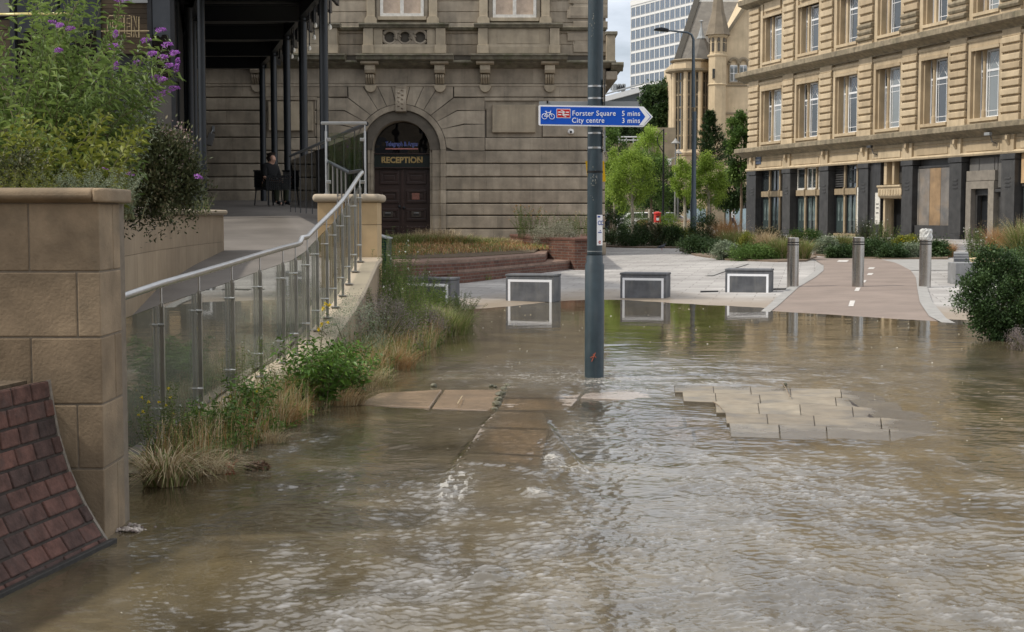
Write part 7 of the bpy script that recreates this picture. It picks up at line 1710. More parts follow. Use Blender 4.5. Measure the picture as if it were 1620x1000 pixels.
bush('faded_lavender', 'faded lavender mound just right of the weedy bench block', 'plant', W(668, 545) + Vector((0, .3, 0)), (.32, .4, .45), 4200, .024, .008, M['lavender'], K=60, sig=.05)
tuft('brown_dry_grass', 'dry pinkish grass fringe at the water below the lavender', 'grass tuft', W(598, 585), (.40, .22), .34, 1000, M['orange'], width=.004, reach=.7, mat2=M['straw'], curl=1.2)
tuft('brown_dry_grass', 'pale straw grass fringe leaning into the water', 'grass tuft', W(560, 612), (.35, .2), .28, 800, M['straw'], width=.004, reach=.8, mat2=M['grass'], curl=1.3)
tuft('green_grass_clump', 'fresh green grass clump nearest the open water', 'grass tuft', W(700, 528), (.36, .45), .50, 1500, M['grass'], width=.006, reach=.6, mat2=M['straw'], curl=1.0)
tuft('green_grass_clump', 'green grass clump left of the fresh one at the water', 'grass tuft', W(650, 530) + Vector((0, .8, 0)), (.35, .5), .55, 1500, M['grass'], width=.006, reach=.4, curl=.8)
for x, y, h, nn, mt, lb in [(612, 545, 1.15, 110, 'leaf_mid', 'tall green weeds standing against the end of the stone wall'), (640, 520, .80, 90, 'leaf_mid', 'tall green weeds hiding the left side of the bench block'), (668, 510, .62, 80, 'leaf_light', 'yellow green weeds in front of the half hidden bench block'), (700, 505, .42, 50, 'leaf_mid', 'green weeds before the right side of the half hidden bench block'), (622, 560, .85, 80, 'grass', 'wiry green weeds left of the lavender mound'), (715, 512, .40, 60, 'grass', 'low green weeds at the shoreline corner')]:
    stemplant('tall_weed', lb, 'weed', W(x, y) + Vector((0, .4, 0)), nn, h, .32, .055, .012, M[mt], step=.04, spread=(.32, .35), stemr=.003, flowers=(M['yflower'] if h == .75 else M['wflower'], .022, 6))
stemplant('tall_weed', 'tallest thin weeds rising in front of the green cabinet', 'weed', Vector((-1.78, 19.2, .1)), 70, 1.35, .3, .06, .013, M['leaf_mid'], step=.045, spread=(.28, .5), stemr=.003, flowers=(M['wflower'], .025, 14))
stemplant('tall_weed', 'bushy green weeds at the foot of the door steps', 'weed', Vector((-1.65, 22.5, .1)), 60, .62, .35, .06, .014, M['leaf_mid'], step=.045, spread=(.45, .8), stemr=.003)
bush('faded_lavender', 'dusty purple shrub in front of the brick steps', 'plant', Vector((-1.6, 25, .1)), (.35, .4, .45), 2400, .035, .012, M['lavender'], K=50, sig=.06)
# leaf litter rolled against the wall
o = tuft('red_sprig', 'small reddish sprig at the water edge near the dry tuft', 'plant', W(362, 740), (.03, .02), .07, 30, M['redflower'], width=.012, reach=.5)
o = bush('brown_leaf_litter', 'brown leaf litter washed up right of the dry grass', 'litter', W(405, 742), (.10, .04, .03), 260, .03, .016, leafmat('dead_leaves', (.10, .05, .03), (.2, .11, .07), trans=.1), K=20)
# twigs on the shore and by the slabs
# ------------------------------------------------------------------ door-side weeds and the planter shrub
k = 0
for x, y, mt, h, lb in [(640, 398, 'grass', .5, 'green grasses left below the double door'), (690, 392, 'straw', .75, 'tall dry seeding grasses at the right door jamb'), (660, 396, 'grass', .55, 'green grasses below the middle of the double door'), (720, 398, 'grass', .5, 'mixed grasses right of the door on the brick terrace'), (765, 400, 'grass', .38, 'low green weeds along the plinth'), (800, 402, 'straw', .30, 'low straw grasses at the end of the brick terrace'), (705, 404, 'orange', .45, 'brown grasses above the upper brick step')]:
    p = at(x, y, 43.5 if x != 690 else 45.5); p.z = .70
    tuft('terrace_grass', lb, 'grass tuft', p, (.75, .8), h, 1100, M[mt], width=.012, reach=.3, mat2=M['straw'] if mt == 'grass' else None, seeds=(M['straw'], 160, .03), nseg=3)
for x, z, lb in ((770, .40, 'green weeds sprouting on the lower brick step'), (745, .12, 'weedy green strip where the brick steps meet the paving'), (700, .40, 'weeds on the left of the lower brick step')):
    p = at(x, 430, 36 if z > .2 else 33.2); p.z = z
    tuft('terrace_grass', lb, 'grass tuft', p, (.5, .35), .22, 400, M['grass'], width=.012, reach=.5, nseg=3)
p = at(877, 372, 41); p.z = .95; bush('silver_shrub', 'rounded silvery brown shrub draping over the brick planter', 'bush', p + Vector((0, -.4, -.25)), (.75, .7, .75), 8000, .05, .016, leafmat('grey_brown_leaves', (.16, .16, .11), (.30, .30, .22), (.42, .40, .30), trans=.2), K=90, sig=.08)
p = at(845, 372, 43); p.z = .95; stemplant('planter_weed', 'tall wispy reddish weeds at the left of the brick planter', 'weed', p, 70, .95, .45, .07, .02, M['leaf_mid'], step=.06, spread=(.5, .4), stemr=.005, flowers=(M['orange'], .05, 25))
p = at(905, 372, 43); p.z = .95; stemplant('planter_weed', 'green weeds between the silvery shrub and the post', 'weed', p, 60, .75, .4, .07, .02, M['leaf_mid'], step=.06, spread=(.5, .4), stemr=.005, flowers=(M['straw'], .05, 15))
# ------------------------------------------------------------------ middle beds
def sc_(Y): return Y / F
beds = [
 # kind, label, px, base py, half width px, height px
 ('b', 'dark green shrub directly right of the sign post', 968, 389, 24, 42, 'leaf_dark', 'green shrub'),
 ('b', 'low dark green mound at the front of the left bed', 1002, 391, 26, 26, 'leaf_dark', 'shrub'),
 ('b', 'brown green seed headed mound in the middle of the left bed', 1032, 390, 26, 28, 'leaf_hebe', 'shrub'),
 ('b', 'dark mound at the right end of the left bed', 1066, 391, 20, 24, 'leaf_dark', 'shrub'),
 ('b', 'round green shrub behind the left bed under the light tree', 1003, 368, 22, 28, 'leaf_mid', 'shrub'),
 ('b', 'yellow green leafy plant right of the red post box', 1058, 378, 20, 26, 'leaf_light', 'shrub'),
 ('t', 'pinkish dry grass behind the left bed', 1020, 366, 14, 18, 'orange', 'grass'),
 ('t', 'feathery brown grass beside the tall street lamp', 1084, 372, 13, 26, 'orange', 'grass'),
 ('b', 'yellow brown low plant left of the tall street lamp base', 1088, 390, 18, 22, 'leaf_yell', 'shrub'),
 ('b', 'dark leafy bush at the base of the tall street lamp', 1112, 392, 22, 44, 'leaf_dark', 'shrub'),
 ('b', 'low dark foliage at the front corner of the middle bed', 1108, 402, 30, 20, 'leaf_dark', 'shrub'),
 ('t', 'tall dry feather grass in the centre of the middle bed', 1150, 392, 26, 44, 'orange', 'grass'),
 ('t', 'green upright grass in front of the feather grass', 1160, 400, 28, 34, 'grass', 'grass'),
 ('b', 'silver blue lavender mound at the front edge of the middle bed', 1146, 411, 18, 20, 'leaf_grey', 'lavender'),
 ('b', 'bright yellow green spurge in the middle bed', 1183, 402, 18, 24, 'leaf_yell', 'shrub'),
 ('t', 'pale feathery plumes right of the yellow green spurge', 1210, 404, 14, 36, 'straw', 'grass'),
 ('b', 'reddish brown seed heads behind the pale plumes', 1212, 392, 26, 22, 'leaf_hebe', 'shrub'),
 ('b', 'low green plants along the front of the middle bed', 1195, 412, 38, 14, 'leaf_mid', 'shrub'),
 ('t', 'green grass clump around the foot of the left bollard', 1240, 411, 28, 34, 'grass', 'grass'),
 ('t', 'green grass clump just right of the left bollard', 1272, 412, 13, 30, 'grass', 'grass'),
 ('b', 'dark shrub low against the shop windows', 1275, 390, 26, 18, 'leaf_mid', 'shrub'),
 ('b', 'silvery lavender mound at the left tip of the right bed', 1307, 404, 18, 20, 'leaf_grey', 'lavender'),
 ('t', 'green upright grass left of the middle bollard', 1334, 402, 18, 30, 'grass', 'grass'),
 ('b', 'dark green mound at the foot of the middle bollard', 1330, 409, 24, 14, 'leaf_dark', 'shrub'),
 ('b', 'blue green perennials right of the middle bollard', 1378, 408, 26, 20, 'leaf_dark', 'shrub'),
 ('s', 'tall green perennials in front of the hooded entrance', 1393, 402, 26, 40, 'leaf_mid', 'perennial'),
 ('s', 'airy flowering perennials before the narrow shop door', 1365, 396, 18, 40, 'leaf_dark', 'perennial'),
 ('b', 'yellow flowering mound in the right bed', 1432, 404, 18, 22, 'leaf_yell', 'shrub'),
 ('b', 'dark lavender mound below the boarded shop', 1445, 409, 24, 16, 'leaf_grey', 'lavender'),
 ('b', 'dark green mound left of the bagged bollard', 1412, 410, 24, 16, 'leaf_dark', 'shrub'),
 ('b', 'low green mound right of the bagged bollard', 1485, 408, 16, 18, 'leaf_dark', 'shrub'),
 ('t', 'small orange grass clump beside the black plinth', 1500, 407, 14, 20, 'orange', 'grass'),
 ('s', 'green perennials behind the granite seat wall', 1545, 420, 20, 46, 'leaf_mid', 'perennial'),
 ('t', 'tall orange feather grass behind the granite seat wall', 1580, 414, 26, 52, 'orange', 'grass'),
 ('t', 'tall fresh green grass at the right picture edge', 1614, 425, 16, 72, 'grass', 'grass'),
 ('b', 'white flowered leafy plant above the seat wall', 1602, 428, 16, 24, 'leaf_mid', 'shrub'),
]
names = {'green shrub': 'shrub', 'shrub': 'shrub', 'grass': 'ornamental_grass', 'lavender': 'lavender', 'perennial': 'perennial_plant'}
for kd, lb, x, y, hw, hh, mt, cat in beds:
    p = G(x, y); k = p.y / F; rx, h = hw * k * 1.1, hh * k * 1.3; l_ = .075 if p.y > 38 else .05
    if kd == 'b': bush(names[cat], lb, 'shrub' if cat == 'green shrub' else cat, p, (rx, rx * .8, h), int(2600 + 60 * hw), l_, l_ * .42, M[mt], K=60, sig=rx * .13, flowers=(M['wflower'], 60, .05) if 'white flowered' in lb else ((M['yflower'], 120, .05) if 'yellow flowering' in lb else None))
    elif kd == 't': tuft(names[cat], lb, cat, p, (rx * .55, rx * .5), h, int(800 + 25 * hw), M[mt], width=.012, reach=.38, mat2=M['straw'] if mt == 'grass' else None, nseg=3, curl=.6, seeds=(M['straw'] if mt != 'grass' else M['grass'], 500, .035) if mt != 'grass' else None)
    else: stemplant(names[cat], lb, cat, p, 60, h, rx * .7, .09, .028, M[mt], step=.07, spread=(rx * .6, rx * .4), stemr=.006, flowers=(M['wflower'], .04, 14))
# low ground cover of the beds: uncountable
def cover(poly_, n, label_mat, hmax=.22):
    P = [G(x, y) for x, y in poly_]; xs = [p.x for p in P]; ys = [p.y for p in P]; out = []
    def inside(x, y):
        c_ = False; j = len(P) - 1
        for i in range(len(P)):
            if (P[i].y > y) != (P[j].y > y) and x < (P[j].x - P[i].x) * (y - P[i].y) / (P[j].y - P[i].y) + P[i].x: c_ = not c_
            j = i
        return c_
    while len(out) < n:
        x, y = random.uniform(min(xs), max(xs)), random.uniform(min(ys), max(ys))
        if inside(x, y): out.append((x, y, float(gz(x, y)) + .03 + random.random() ** 2 * hmax * (1 + float(vnoise(np.array(x * 1.2), np.array(y * 1.2), 5)))))
    return np.array(out)
C = np.concatenate([cover([(950, 391), (1070, 393), (1090, 388), (1100, 372), (950, 372)], 9000, None, .35), cover([(1080, 398), (1100, 404), (1150, 410), (1230, 413), (1280, 412), (1275, 400), (1270, 384), (1090, 378)], 9000, None, .35), cover([(1290, 404), (1335, 408), (1400, 410), (1500, 410), (1500, 389), (1300, 386)], 7000, None, .35)])
leaves('ground_cover_planting', C, rng.normal(0, .6, (len(C), 3)) + [0, 0, .5], .09, .04, M['leaf_dark'], None, rng.random(len(C)) * .9)['kind'] = 'stuff'
C = cover([(1530, 440), (1650, 452), (1690, 408), (1540, 408)], 3500, None, .5); leaves('ground_cover_planting', C, rng.normal(0, .6, (len(C), 3)) + [0, 0, .5], .07, .03, M['leaf_mid'], None)['kind'] = 'stuff'
# grass cover around the left weeds (foot of the wall)
n = 8000; y_ = rng.uniform(10.0, 24, n); x0_ = np.interp(y_, [10, 13, 17.5, 24], [-2.12, -1.9, -1.65, -1.75]); x1_ = np.interp(y_, [10, 12, 14, 17, 19.5, 24], [-2.0, -1.62, -1.35, -.95, -.85, -1.0]); f_ = rng.random(n)
B = np.stack([x0_ + (x1_ - x0_) * f_, y_, np.full(n, -.02)], 1)
blades('rough_grass', B, rng.uniform(.1, .4, n), rng.normal(0, .10, (n, 2)), .006, M['straw'], None, nseg=3)['kind'] = 'stuff'
B2 = B[rng.permutation(n)] + rng.normal(0, .03, (n, 3)) * [1, 1, 0]
blades('rough_grass', B2, rng.uniform(.1, .45, n), rng.normal(0, .10, (n, 2)), .006, M['grass'], None, nseg=3)['kind'] = 'stuff'
# soil bank they grow on
o = MB().prismz([(-2.3, 9.3), (-2.02, 10), (-1.72, 12), (-1.5, 14), (-1.15, 17), (-1.0, 19.5), (-1.1, 24), (-1.9, 24.5), (-2.0, 17.6), (-2.35, 10)], -.2, [-.03, -.02, .0, .0, .01, .02, .05, .06, .12, .05]).build('soil_bank', M['soil']); o['kind'] = 'structure'
# big leafy bush on the right, lavender and long grass
p = G(1600, 543, -.02)
bush('leafy_green_bush', 'large glossy dark green bush rising from the water at the right edge', 'bush', p + Vector((.0, .35, 0)), (.60, .5, 1.12), 17000, .044, .026, M['leaf_dark'], K=170, sig=.055, droop=.1)
bush('leafy_green_bush', 'taller leafy bush partly cut off by the right picture edge', 'bush', G(1650, 530, -.02) + Vector((0, .9, 0)), (.55, .5, 1.25), 9000, .038, .02, M['leaf_dark'], K=110, sig=.06)
tuft('long_arching_grass', 'long arching green grass over the bush at the right edge', 'grass tuft', G(1628, 540, 0) + Vector((0, .1, .1)), (.10, .1), .85, 130, M['grass'], width=.009, reach=.5, curl=1.3)
bush('grey_lavender', 'grey purple lavender in front of the right bush', 'plant', G(1622, 556, -.01), (.20, .2, .30), 2600, .022, .006, M['lavender'], K=50, sig=.03)
# ------------------------------------------------------------------ trees
def tr(lb, x, ybase, cy, rx, ry, Y, mt, n, bark='barkpale', Ln=None, K=70, th=None, grp=None, name='young_tree', tr_=.09, wd=.6):
    k = Y / F; rx *= 1.36; ry *= 1.2; n = int(n * 1.8); b_ = at(x, 342, Y); c = at(x, cy, Y); z0 = .45
    tree(name, lb, (b_.x, Y, z0), th if th is not None else max(.8, c.z - ry * k * .8 - z0), tr_, tuple(c), (rx * k, rx * k * .9, ry * k), n, Ln or 3.4 * k, M[mt], bark, K, grp, low=-.9, wd=wd)
tr('light green young tree nearest behind the left bed with pale trunk', 1000, 372, 283, 27, 42, 74, 'leaf_light', 6500, K=80)
tr('slim light green tree just right of the sign post', 972, 372, 290, 17, 44, 78, 'leaf_light', 3800, K=50)
tr('mid green tree tall behind the light ones beside the sign post', 968, 372, 250, 22, 52, 92, 'leaf_tree', 5500, name='tree')
tr('mid green tree between the light tree and the thin dark lamp', 1030, 372, 292, 28, 40, 90, 'leaf_tree', 6500, bark='bark', name='tree')
tr('pale feathery young tree whose top reaches the terrace railing', 1027, 372, 238, 17, 34, 100, 'leaf_light', 3000, name='tree')
tr('dark tree crown behind the terrace wall below the low roof', 1045, 372, 172, 26, 36, 135, 'leaf_dark', 6000, bark='bark', name='dark_tree', Ln=.32)
tr('dark green tree mass behind the blue sign arrow', 1010, 372, 208, 40, 22, 140, 'leaf_dark', 6000, bark='bark', name='dark_tree', Ln=.35)
tr('small light green tree left of the tall street lamp', 1083, 372, 285, 15, 34, 76, 'leaf_light', 3600, K=50)
tr('light green young tree right of the tall street lamp', 1121, 372, 290, 23, 36, 72, 'leaf_light', 5500, K=70)
tr('dark spreading tree against the corner of the golden building', 1172, 372, 238, 19, 50, 94, 'leaf_tree', 6500, bark='bark', name='dark_tree', Ln=.2)
tr('low dark tree under the arched hall window', 1155, 372, 305, 20, 26, 96, 'leaf_dark', 3800, bark='bark', name='dark_tree', Ln=.2)
tr('dark shrubby tree behind the heritage lamps', 1068, 372, 318, 22, 16, 98, 'leaf_dark', 2500, bark='bark', name='dark_tree', Ln=.2)
tr('dark green low tree behind the red post box', 1035, 372, 312, 26, 18, 97, 'leaf_dark', 3000, bark='bark', name='dark_tree', Ln=.2)
tr('low bushy tree behind the first green shrub', 966, 372, 322, 22, 18, 86, 'leaf_mid', 2500, bark='bark', name='dark_tree', Ln=.16)
# pine: tiers of drooping needles
pc = at(1122, 342, 86); pn = thing('pine_tree', 'dark green pine in front of the gothic turret', 'tree', (pc.x, 86, .45)); P = []; A = []
ztp, zbt = at(0, 180, 86).z, at(0, 268, 86).z
for lv in np.linspace(0, 1, 16):
    z = ztp + (zbt - ztp) * lv; rmax = (.15 + lv ** .8 * 1.0) * 1.15
    for b_ in range(9):
        a = random.random() * 2 * PI; rl = rmax * random.uniform(.6, 1.1)
        for q in np.linspace(.15, 1, 11):
            for _ in range(5): P.append((pc.x + math.cos(a) * rl * q + random.gauss(0, .05), 86 + math.sin(a) * rl * q + random.gauss(0, .05), z + .25 * rl * q + random.gauss(0, .06))); A.append((math.cos(a) + random.gauss(0, .5), math.sin(a) + random.gauss(0, .5), .4 + random.gauss(0, .5)))
leaves('crown', np.array(P), np.array(A), .20, .05, M['leaf_dark'], pn, rng.random(len(P)) * .8, 0)
MB().tube([(pc.x, 86, .45), (pc.x, 86, ztp)], [.16, .03], 8).build('trunk', M['bark'], pn)
# ================================================================== STREET FURNITURE AND PEOPLE
Yl = 60; b_ = at(1097, 342, Yl); gl0 = float(gz(b_.x, Yl)); wd = lambda w_, Y: w_ / F * Y / 2
lp = thing('street_lamp', 'tall slate grey street lamp with arm reaching left over the trees', 'street lamp', (b_.x, Yl, gl0))
top = at(1097, 62, Yl)
MB().lathe([(wd(10, Yl), gl0), (wd(10, Yl), 2.2), (wd(7.5, Yl), 2.4), (wd(6.5, Yl), top.z - 3)], (b_.x, Yl, 0), 16).build('lower_column', surf('slate_grey_steel', (.10, .13, .155), rough=.45, var=.1), lp, smooth=True)
pt_ = [at(1097, y, Yl) for y in (170, 100, 62)] + [at(1094, 55, Yl), at(1088, 51.5, Yl), at(1057, 48.5, Yl)]
MB().tube(pt_, [wd(6.2, Yl), wd(5, Yl), wd(4.2, Yl), wd(3.6, Yl), wd(3.2, Yl), wd(2.6, Yl)], 12).build('upper_column_and_arm', surf('slate_grey_steel', (.10, .13, .155), rough=.45, var=.1), lp, smooth=True)
h0 = at(1057, 48.5, Yl); MB().prism([(at(1058, 0, Yl).x, at(0, 46, Yl).z), (at(1058, 0, Yl).x, at(0, 50.5, Yl).z), (at(1046, 0, Yl).x, at(0, 49.5, Yl).z), (at(1034, 0, Yl).x, at(0, 48, Yl).z), (at(1036, 0, Yl).x, at(0, 45.5, Yl).z), (at(1046, 0, Yl).x, at(0, 43.5, Yl).z)], Yl - .15, Yl + .15).build('lamp_head', M['black'], lp, bevel=.03)
for x, ytop, Y, lb in ((1068, 227, 80, 'left heritage lamp with flat hat shade'), (1072.5, 243, 92, 'shorter right heritage lamp with flat hat shade')):
    b_ = at(x, 342, Y); zt_ = at(x, ytop, Y).z; o = thing('heritage_lamp', lb, 'street lamp', (b_.x, Y, .45), group='lamps with hat shades')
    MB().lathe([(.07, .45), (.05, 3), (.035, zt_)], (b_.x, Y, 0), 10).build('column', surf('grey_lamp_column', (.22, .22, .21), rough=.5), o, smooth=True)
    MB().lathe([(.06, zt_ - .02), (.22, zt_ - .01), (.26, zt_ + .02), (.1, zt_ + .17), (.03, zt_ + .28)], (b_.x, Y, 0), 14).build('hat_shade', surf('grey_lamp_shade', (.30, .30, .29), rough=.5), o, smooth=True)
Y = 72; b_ = at(1049, 342, Y); o = thing('curved_arm_post', 'thin dark post with a curved arm left of the heritage lamps', 'post', (b_.x, Y, .45)); zt_ = at(0, 204, Y).z
MB().tube([(b_.x, Y, .45), (b_.x, Y, zt_)], [.06, .035], 8).build('column', M['black'], o, smooth=True)
MB().tube([at(1049, 240, Y), at(1041, 228, Y), at(1040, 218, Y), at(1044, 210, Y), at(1049, 206, Y)], .025, 6).build('curved_arm', M['black'], o)
p = at(1059, 254, 92); o = thing('white_box_camera', 'small white box camera beside the left heritage lamp', 'camera', p); MB().box(p.x - .22, p.x + .12, 91.8, 92.2, p.z - .3, p.z + .1).build('housing', M['white'], o, bevel=.05); MB().tube([(p.x + .05, 92, p.z + .1), (p.x + .5, 92, p.z + .2)], .03, 5).build('bracket', M['signgrey'], o)
# red post box
Y = 82; b_ = at(1040, 342, Y); o = thing('red_post_box', 'small red post box standing among the trees', 'post box', (b_.x, Y, .45)); z1 = at(0, 336.5, Y).z
MB().lathe([(.2, .4), (.2, z1 - .08), (.235, z1 - .07), (.235, z1 - .02), (.18, z1 + .03), (.02, z1 + .07)], (b_.x, Y, 0), 18).build('box_body', M['red'], o, smooth=True)
MB().box(b_.x - .1, b_.x + .1, Y - .215, Y - .19, z1 - .25, z1 - .2).build('slot', M['black'], o); MB().box(b_.x - .08, b_.x + .08, Y - .212, Y - .19, z1 - .45, z1 - .3).build('notice_plate', M['signwhite'], o)
# low stone bench wall and cars beyond
o = MB().box(at(1035, 342, 79).x, at(1120, 342, 79).x, 79, 79.6, .3, at(0, 352, 79).z).build('low_stone_wall', M['gothic'], origin=(at(1080, 342, 79).x, 79, .3), bevel=.02); tagit(o, 'low pale stone wall behind the red post box and lamp posts', 'wall')
def car(x, Y, lb, paint):
    c = at(x, 342, Y); o = thing('parked_car', lb, 'car', (c.x, Y, .45)); L_ = 4.2
    pr = [(-2.1, .35), (-2.1, .75), (-1.95, .92), (-1.3, 1.0), (-.75, 1.42), (.9, 1.45), (1.65, 1.0), (2.05, .9), (2.1, .4)]
    MB().prism([(a, b2) for a, b2 in pr], -.85, .85).build('body', paint, o, world=False, bevel=.08, seg=3, smooth=True)
    MB().prism([(-1.15, 1.02), (-.7, 1.36), (.05, 1.38), (.05, 1.02)], -.87, .87).build('window', M['winglass'], o, world=False); MB().prism([(.15, 1.02), (.15, 1.38), (.85, 1.38), (1.45, 1.02)], -.87, .87).build('window', M['winglass'], o, world=False)
    for wx in (-1.35, 1.3):
        b = MB().lathe([(.32, -.9), (.32, .9)], (0, 0, 0), 18); b.xf(Matrix.Translation((wx, 0, .32)) @ Matrix.Rotation(PI / 2, 4, 'X')); b.build('wheels', M['rubber'], o, world=False)
    return o
car(1012, 106, 'white parked car half hidden by the light green tree', M['white']); car(1048, 106, 'silver parked car behind the red post box', surf('silver_car_paint', (.45, .46, .48), rough=.3, metal=.5, var=.05)); car(985, 108, 'dark parked car just right of the sign post', M['cloth_navy'])
# people
def skinned(name, J, E, R, mat, parent, lvl=1):
    me = bpy.data.meshes.new(name); me.from_pydata([tuple(j) for j in J], E, []); o = bpy.data.objects.new(name, me); COL.objects.link(o)
    sk = o.modifiers.new('skin', 'SKIN'); sub = o.modifiers.new('sub', 'SUBSURF'); sub.levels = lvl; sub.render_levels = lvl
    for i, r in enumerate(R): me.skin_vertices[0].data[i].radius = (r, r)
    me.skin_vertices[0].data[0].use_root = True
    dg = bpy.context.evaluated_depsgraph_get(); m2 = bpy.data.meshes.new_from_object(o.evaluated_get(dg)); bpy.data.objects.remove(o); m2.materials.clear(); m2.materials.append(mat)
    m2.polygons.foreach_set('use_smooth', [True] * len(m2.polygons)); m2.name = name
    return link(name, m2, parent)
def body_mesh(parent, pose):
    names_ = list(pose); J = [pose[n][:3] for n in names_]; R = [pose[n][3] for n in names_]; ix = {n: i for i, n in enumerate(names_)}
    E = [('pelvis', 'waist'), ('waist', 'chest'), ('chest', 'neck'), ('neck', 'jaw'), ('jaw', 'head'), ('head', 'crown'), ('jaw', 'nose')]
    for s_ in ('l', 'r'): E += [('chest', s_ + 'sh'), (s_ + 'sh', s_ + 'el'), (s_ + 'el', s_ + 'wr'), (s_ + 'wr', s_ + 'hand'), (s_ + 'hand', s_ + 'f1'), (s_ + 'hand', s_ + 'f2'), (s_ + 'hand', s_ + 'th'), ('pelvis', s_ + 'hip'), (s_ + 'hip', s_ + 'kn'), (s_ + 'kn', s_ + 'an'), (s_ + 'an', s_ + 'toe')]
    return skinned('body', J, [(ix[a], ix[b2]) for a, b2 in E if a in ix and b2 in ix], R, M['skin'], parent)
def clothes(parent, nm, pose, pts, edges, mat, add=.02):
    J = [pose[n][:3] for n in pts]; R = [pose[n][3] + add for n in pts]; ix = {n: i for i, n in enumerate(pts)}
    return skinned(nm, J, [(ix[a], ix[b2]) for a, b2 in edges], R, mat, parent)
def person(loc, rz, lb, pose, top_, bot, hair=True, longhair=False):
    o = thing('person', lb, 'person', loc, rz); body_mesh(o, pose)
    clothes(o, 'top', pose, ['pelvis', 'neck', 'waist', 'chest', 'lsh', 'rsh', 'lel', 'rel'], [('pelvis', 'waist'), ('chest', 'neck'), ('waist', 'chest'), ('chest', 'lsh'), ('chest', 'rsh'), ('lsh', 'lel'), ('rsh', 'rel')], top_, .035)
    clothes(o, 'trousers', pose, ['pelvis', 'waist', 'lhip', 'rhip', 'lkn', 'rkn', 'lan', 'ran'], [('pelvis', 'waist'), ('pelvis', 'lhip'), ('pelvis', 'rhip'), ('lhip', 'lkn'), ('rhip', 'rkn'), ('lkn', 'lan'), ('rkn', 'ran')], bot, .018)
    clothes(o, 'shoes', pose, ['lan', 'ltoe'], [('lan', 'ltoe')], M['black'], .012); clothes(o, 'shoes', pose, ['ran', 'rtoe'], [('ran', 'rtoe')], M['black'], .012)
    h = pose['head']; c = pose['crown']; J = [(h[0], h[1] + .025, h[2] + .02), (c[0], c[1] + .02, c[2] - .01), (h[0], h[1] + .06, h[2] - .06)] + ([(h[0], h[1] + .08, h[2] - .25)] if longhair else [])
    skinned('hair', J, [(i, i + 1) for i in (0,)] + [(0, 2)] + ([(2, 3)] if longhair else []), [.088, .06, .07] + ([.05] if longhair else []), M['hair'], o)
    return o
def std(seated=False, stride=.18):
    P = {'pelvis': (0, 0, .95, .13), 'waist': (0, 0, 1.12, .115), 'chest': (0, 0, 1.36, .125), 'neck': (0, 0, 1.50, .052), 'jaw': (0, -.02, 1.57, .06), 'head': (0, 0, 1.66, .085), 'crown': (0, 0, 1.72, .06), 'nose': (0, -.10, 1.60, .02)}
    for s_, sg_ in (('l', 1), ('r', -1)):
        P[s_ + 'sh'] = (sg_ * .18, 0, 1.42, .055); P[s_ + 'el'] = (sg_ * .22, sg_ * .10, 1.14, .042); P[s_ + 'wr'] = (sg_ * .22, sg_ * .04 - .10, .92, .028); P[s_ + 'hand'] = (sg_ * .22, sg_ * .03 - .14, .85, .03); P[s_ + 'f1'] = (sg_ * .225, sg_ * .03 - .17, .78, .014); P[s_ + 'f2'] = (sg_ * .205, sg_ * .03 - .15, .78, .014); P[s_ + 'th'] = (sg_ * .19, sg_ * .03 - .18, .83, .012)
        P[s_ + 'hip'] = (sg_ * .10, 0, .88, .10); P[s_ + 'kn'] = (sg_ * .10, -sg_ * stride, .50, .06); P[s_ + 'an'] = (sg_ * .10, -sg_ * stride * 1.3 + .06, .09, .04); P[s_ + 'toe'] = (sg_ * .11, -sg_ * stride * 1.3 - .12, .04, .035)
    return P
p = at(1160, 342, 100); person((p.x, 100, .45), math.radians(70), 'pedestrian in a white shirt with dark hair walking past the arched window', std(), M['cloth_white'], M['cloth_navy'])
p = at(957, 342, 96); person((p.x, 96, .45), math.radians(-60), 'pedestrian in white top almost hidden behind the sign post', std(), M['cloth_white'], M['cloth_navy'])
# seated person on the terrace
st_ = {'pelvis': (0, 0, .50, .15), 'waist': (0, -.02, .68, .14), 'chest': (0, -.06, .92, .15), 'neck': (0, -.10, 1.07, .055), 'jaw': (0, -.15, 1.13, .062), 'head': (0, -.14, 1.22, .088), 'crown': (0, -.13, 1.28, .06), 'nose': (0, -.25, 1.16, .02)}
for s_, sg_ in (('l', 1), ('r', -1)):
    st_[s_ + 'sh'] = (sg_ * .20, -.06, .98, .062); st_[s_ + 'el'] = (sg_ * .27, -.12, .70, .048); st_[s_ + 'wr'] = (sg_ * .12, -.34, .62, .032); st_[s_ + 'hand'] = (sg_ * .06, -.40, .61, .034); st_[s_ + 'f1'] = (sg_ * .02, -.45, .60, .015); st_[s_ + 'f2'] = (sg_ * .05, -.46, .58, .015); st_[s_ + 'th'] = (sg_ * .03, -.41, .65, .013)
    st_[s_ + 'hip'] = (sg_ * .11, -.02, .49, .115); st_[s_ + 'kn'] = (sg_ * .17, -.46, .50, .075); st_[s_ + 'an'] = (sg_ * .16, -.44, .08, .045); st_[s_ + 'toe'] = (sg_ * .17, -.62, .04, .038)
Ys = 36.5; p = at(425, 312, Ys); zt0 = float(np.interp(Ys, RZY, RZ)) + .01
person((p.x, Ys, zt0), math.radians(55), 'person in black sitting at the dark rattan table under the canopy', st_, M['cloth_black'], M['cloth_olive'], longhair=True)
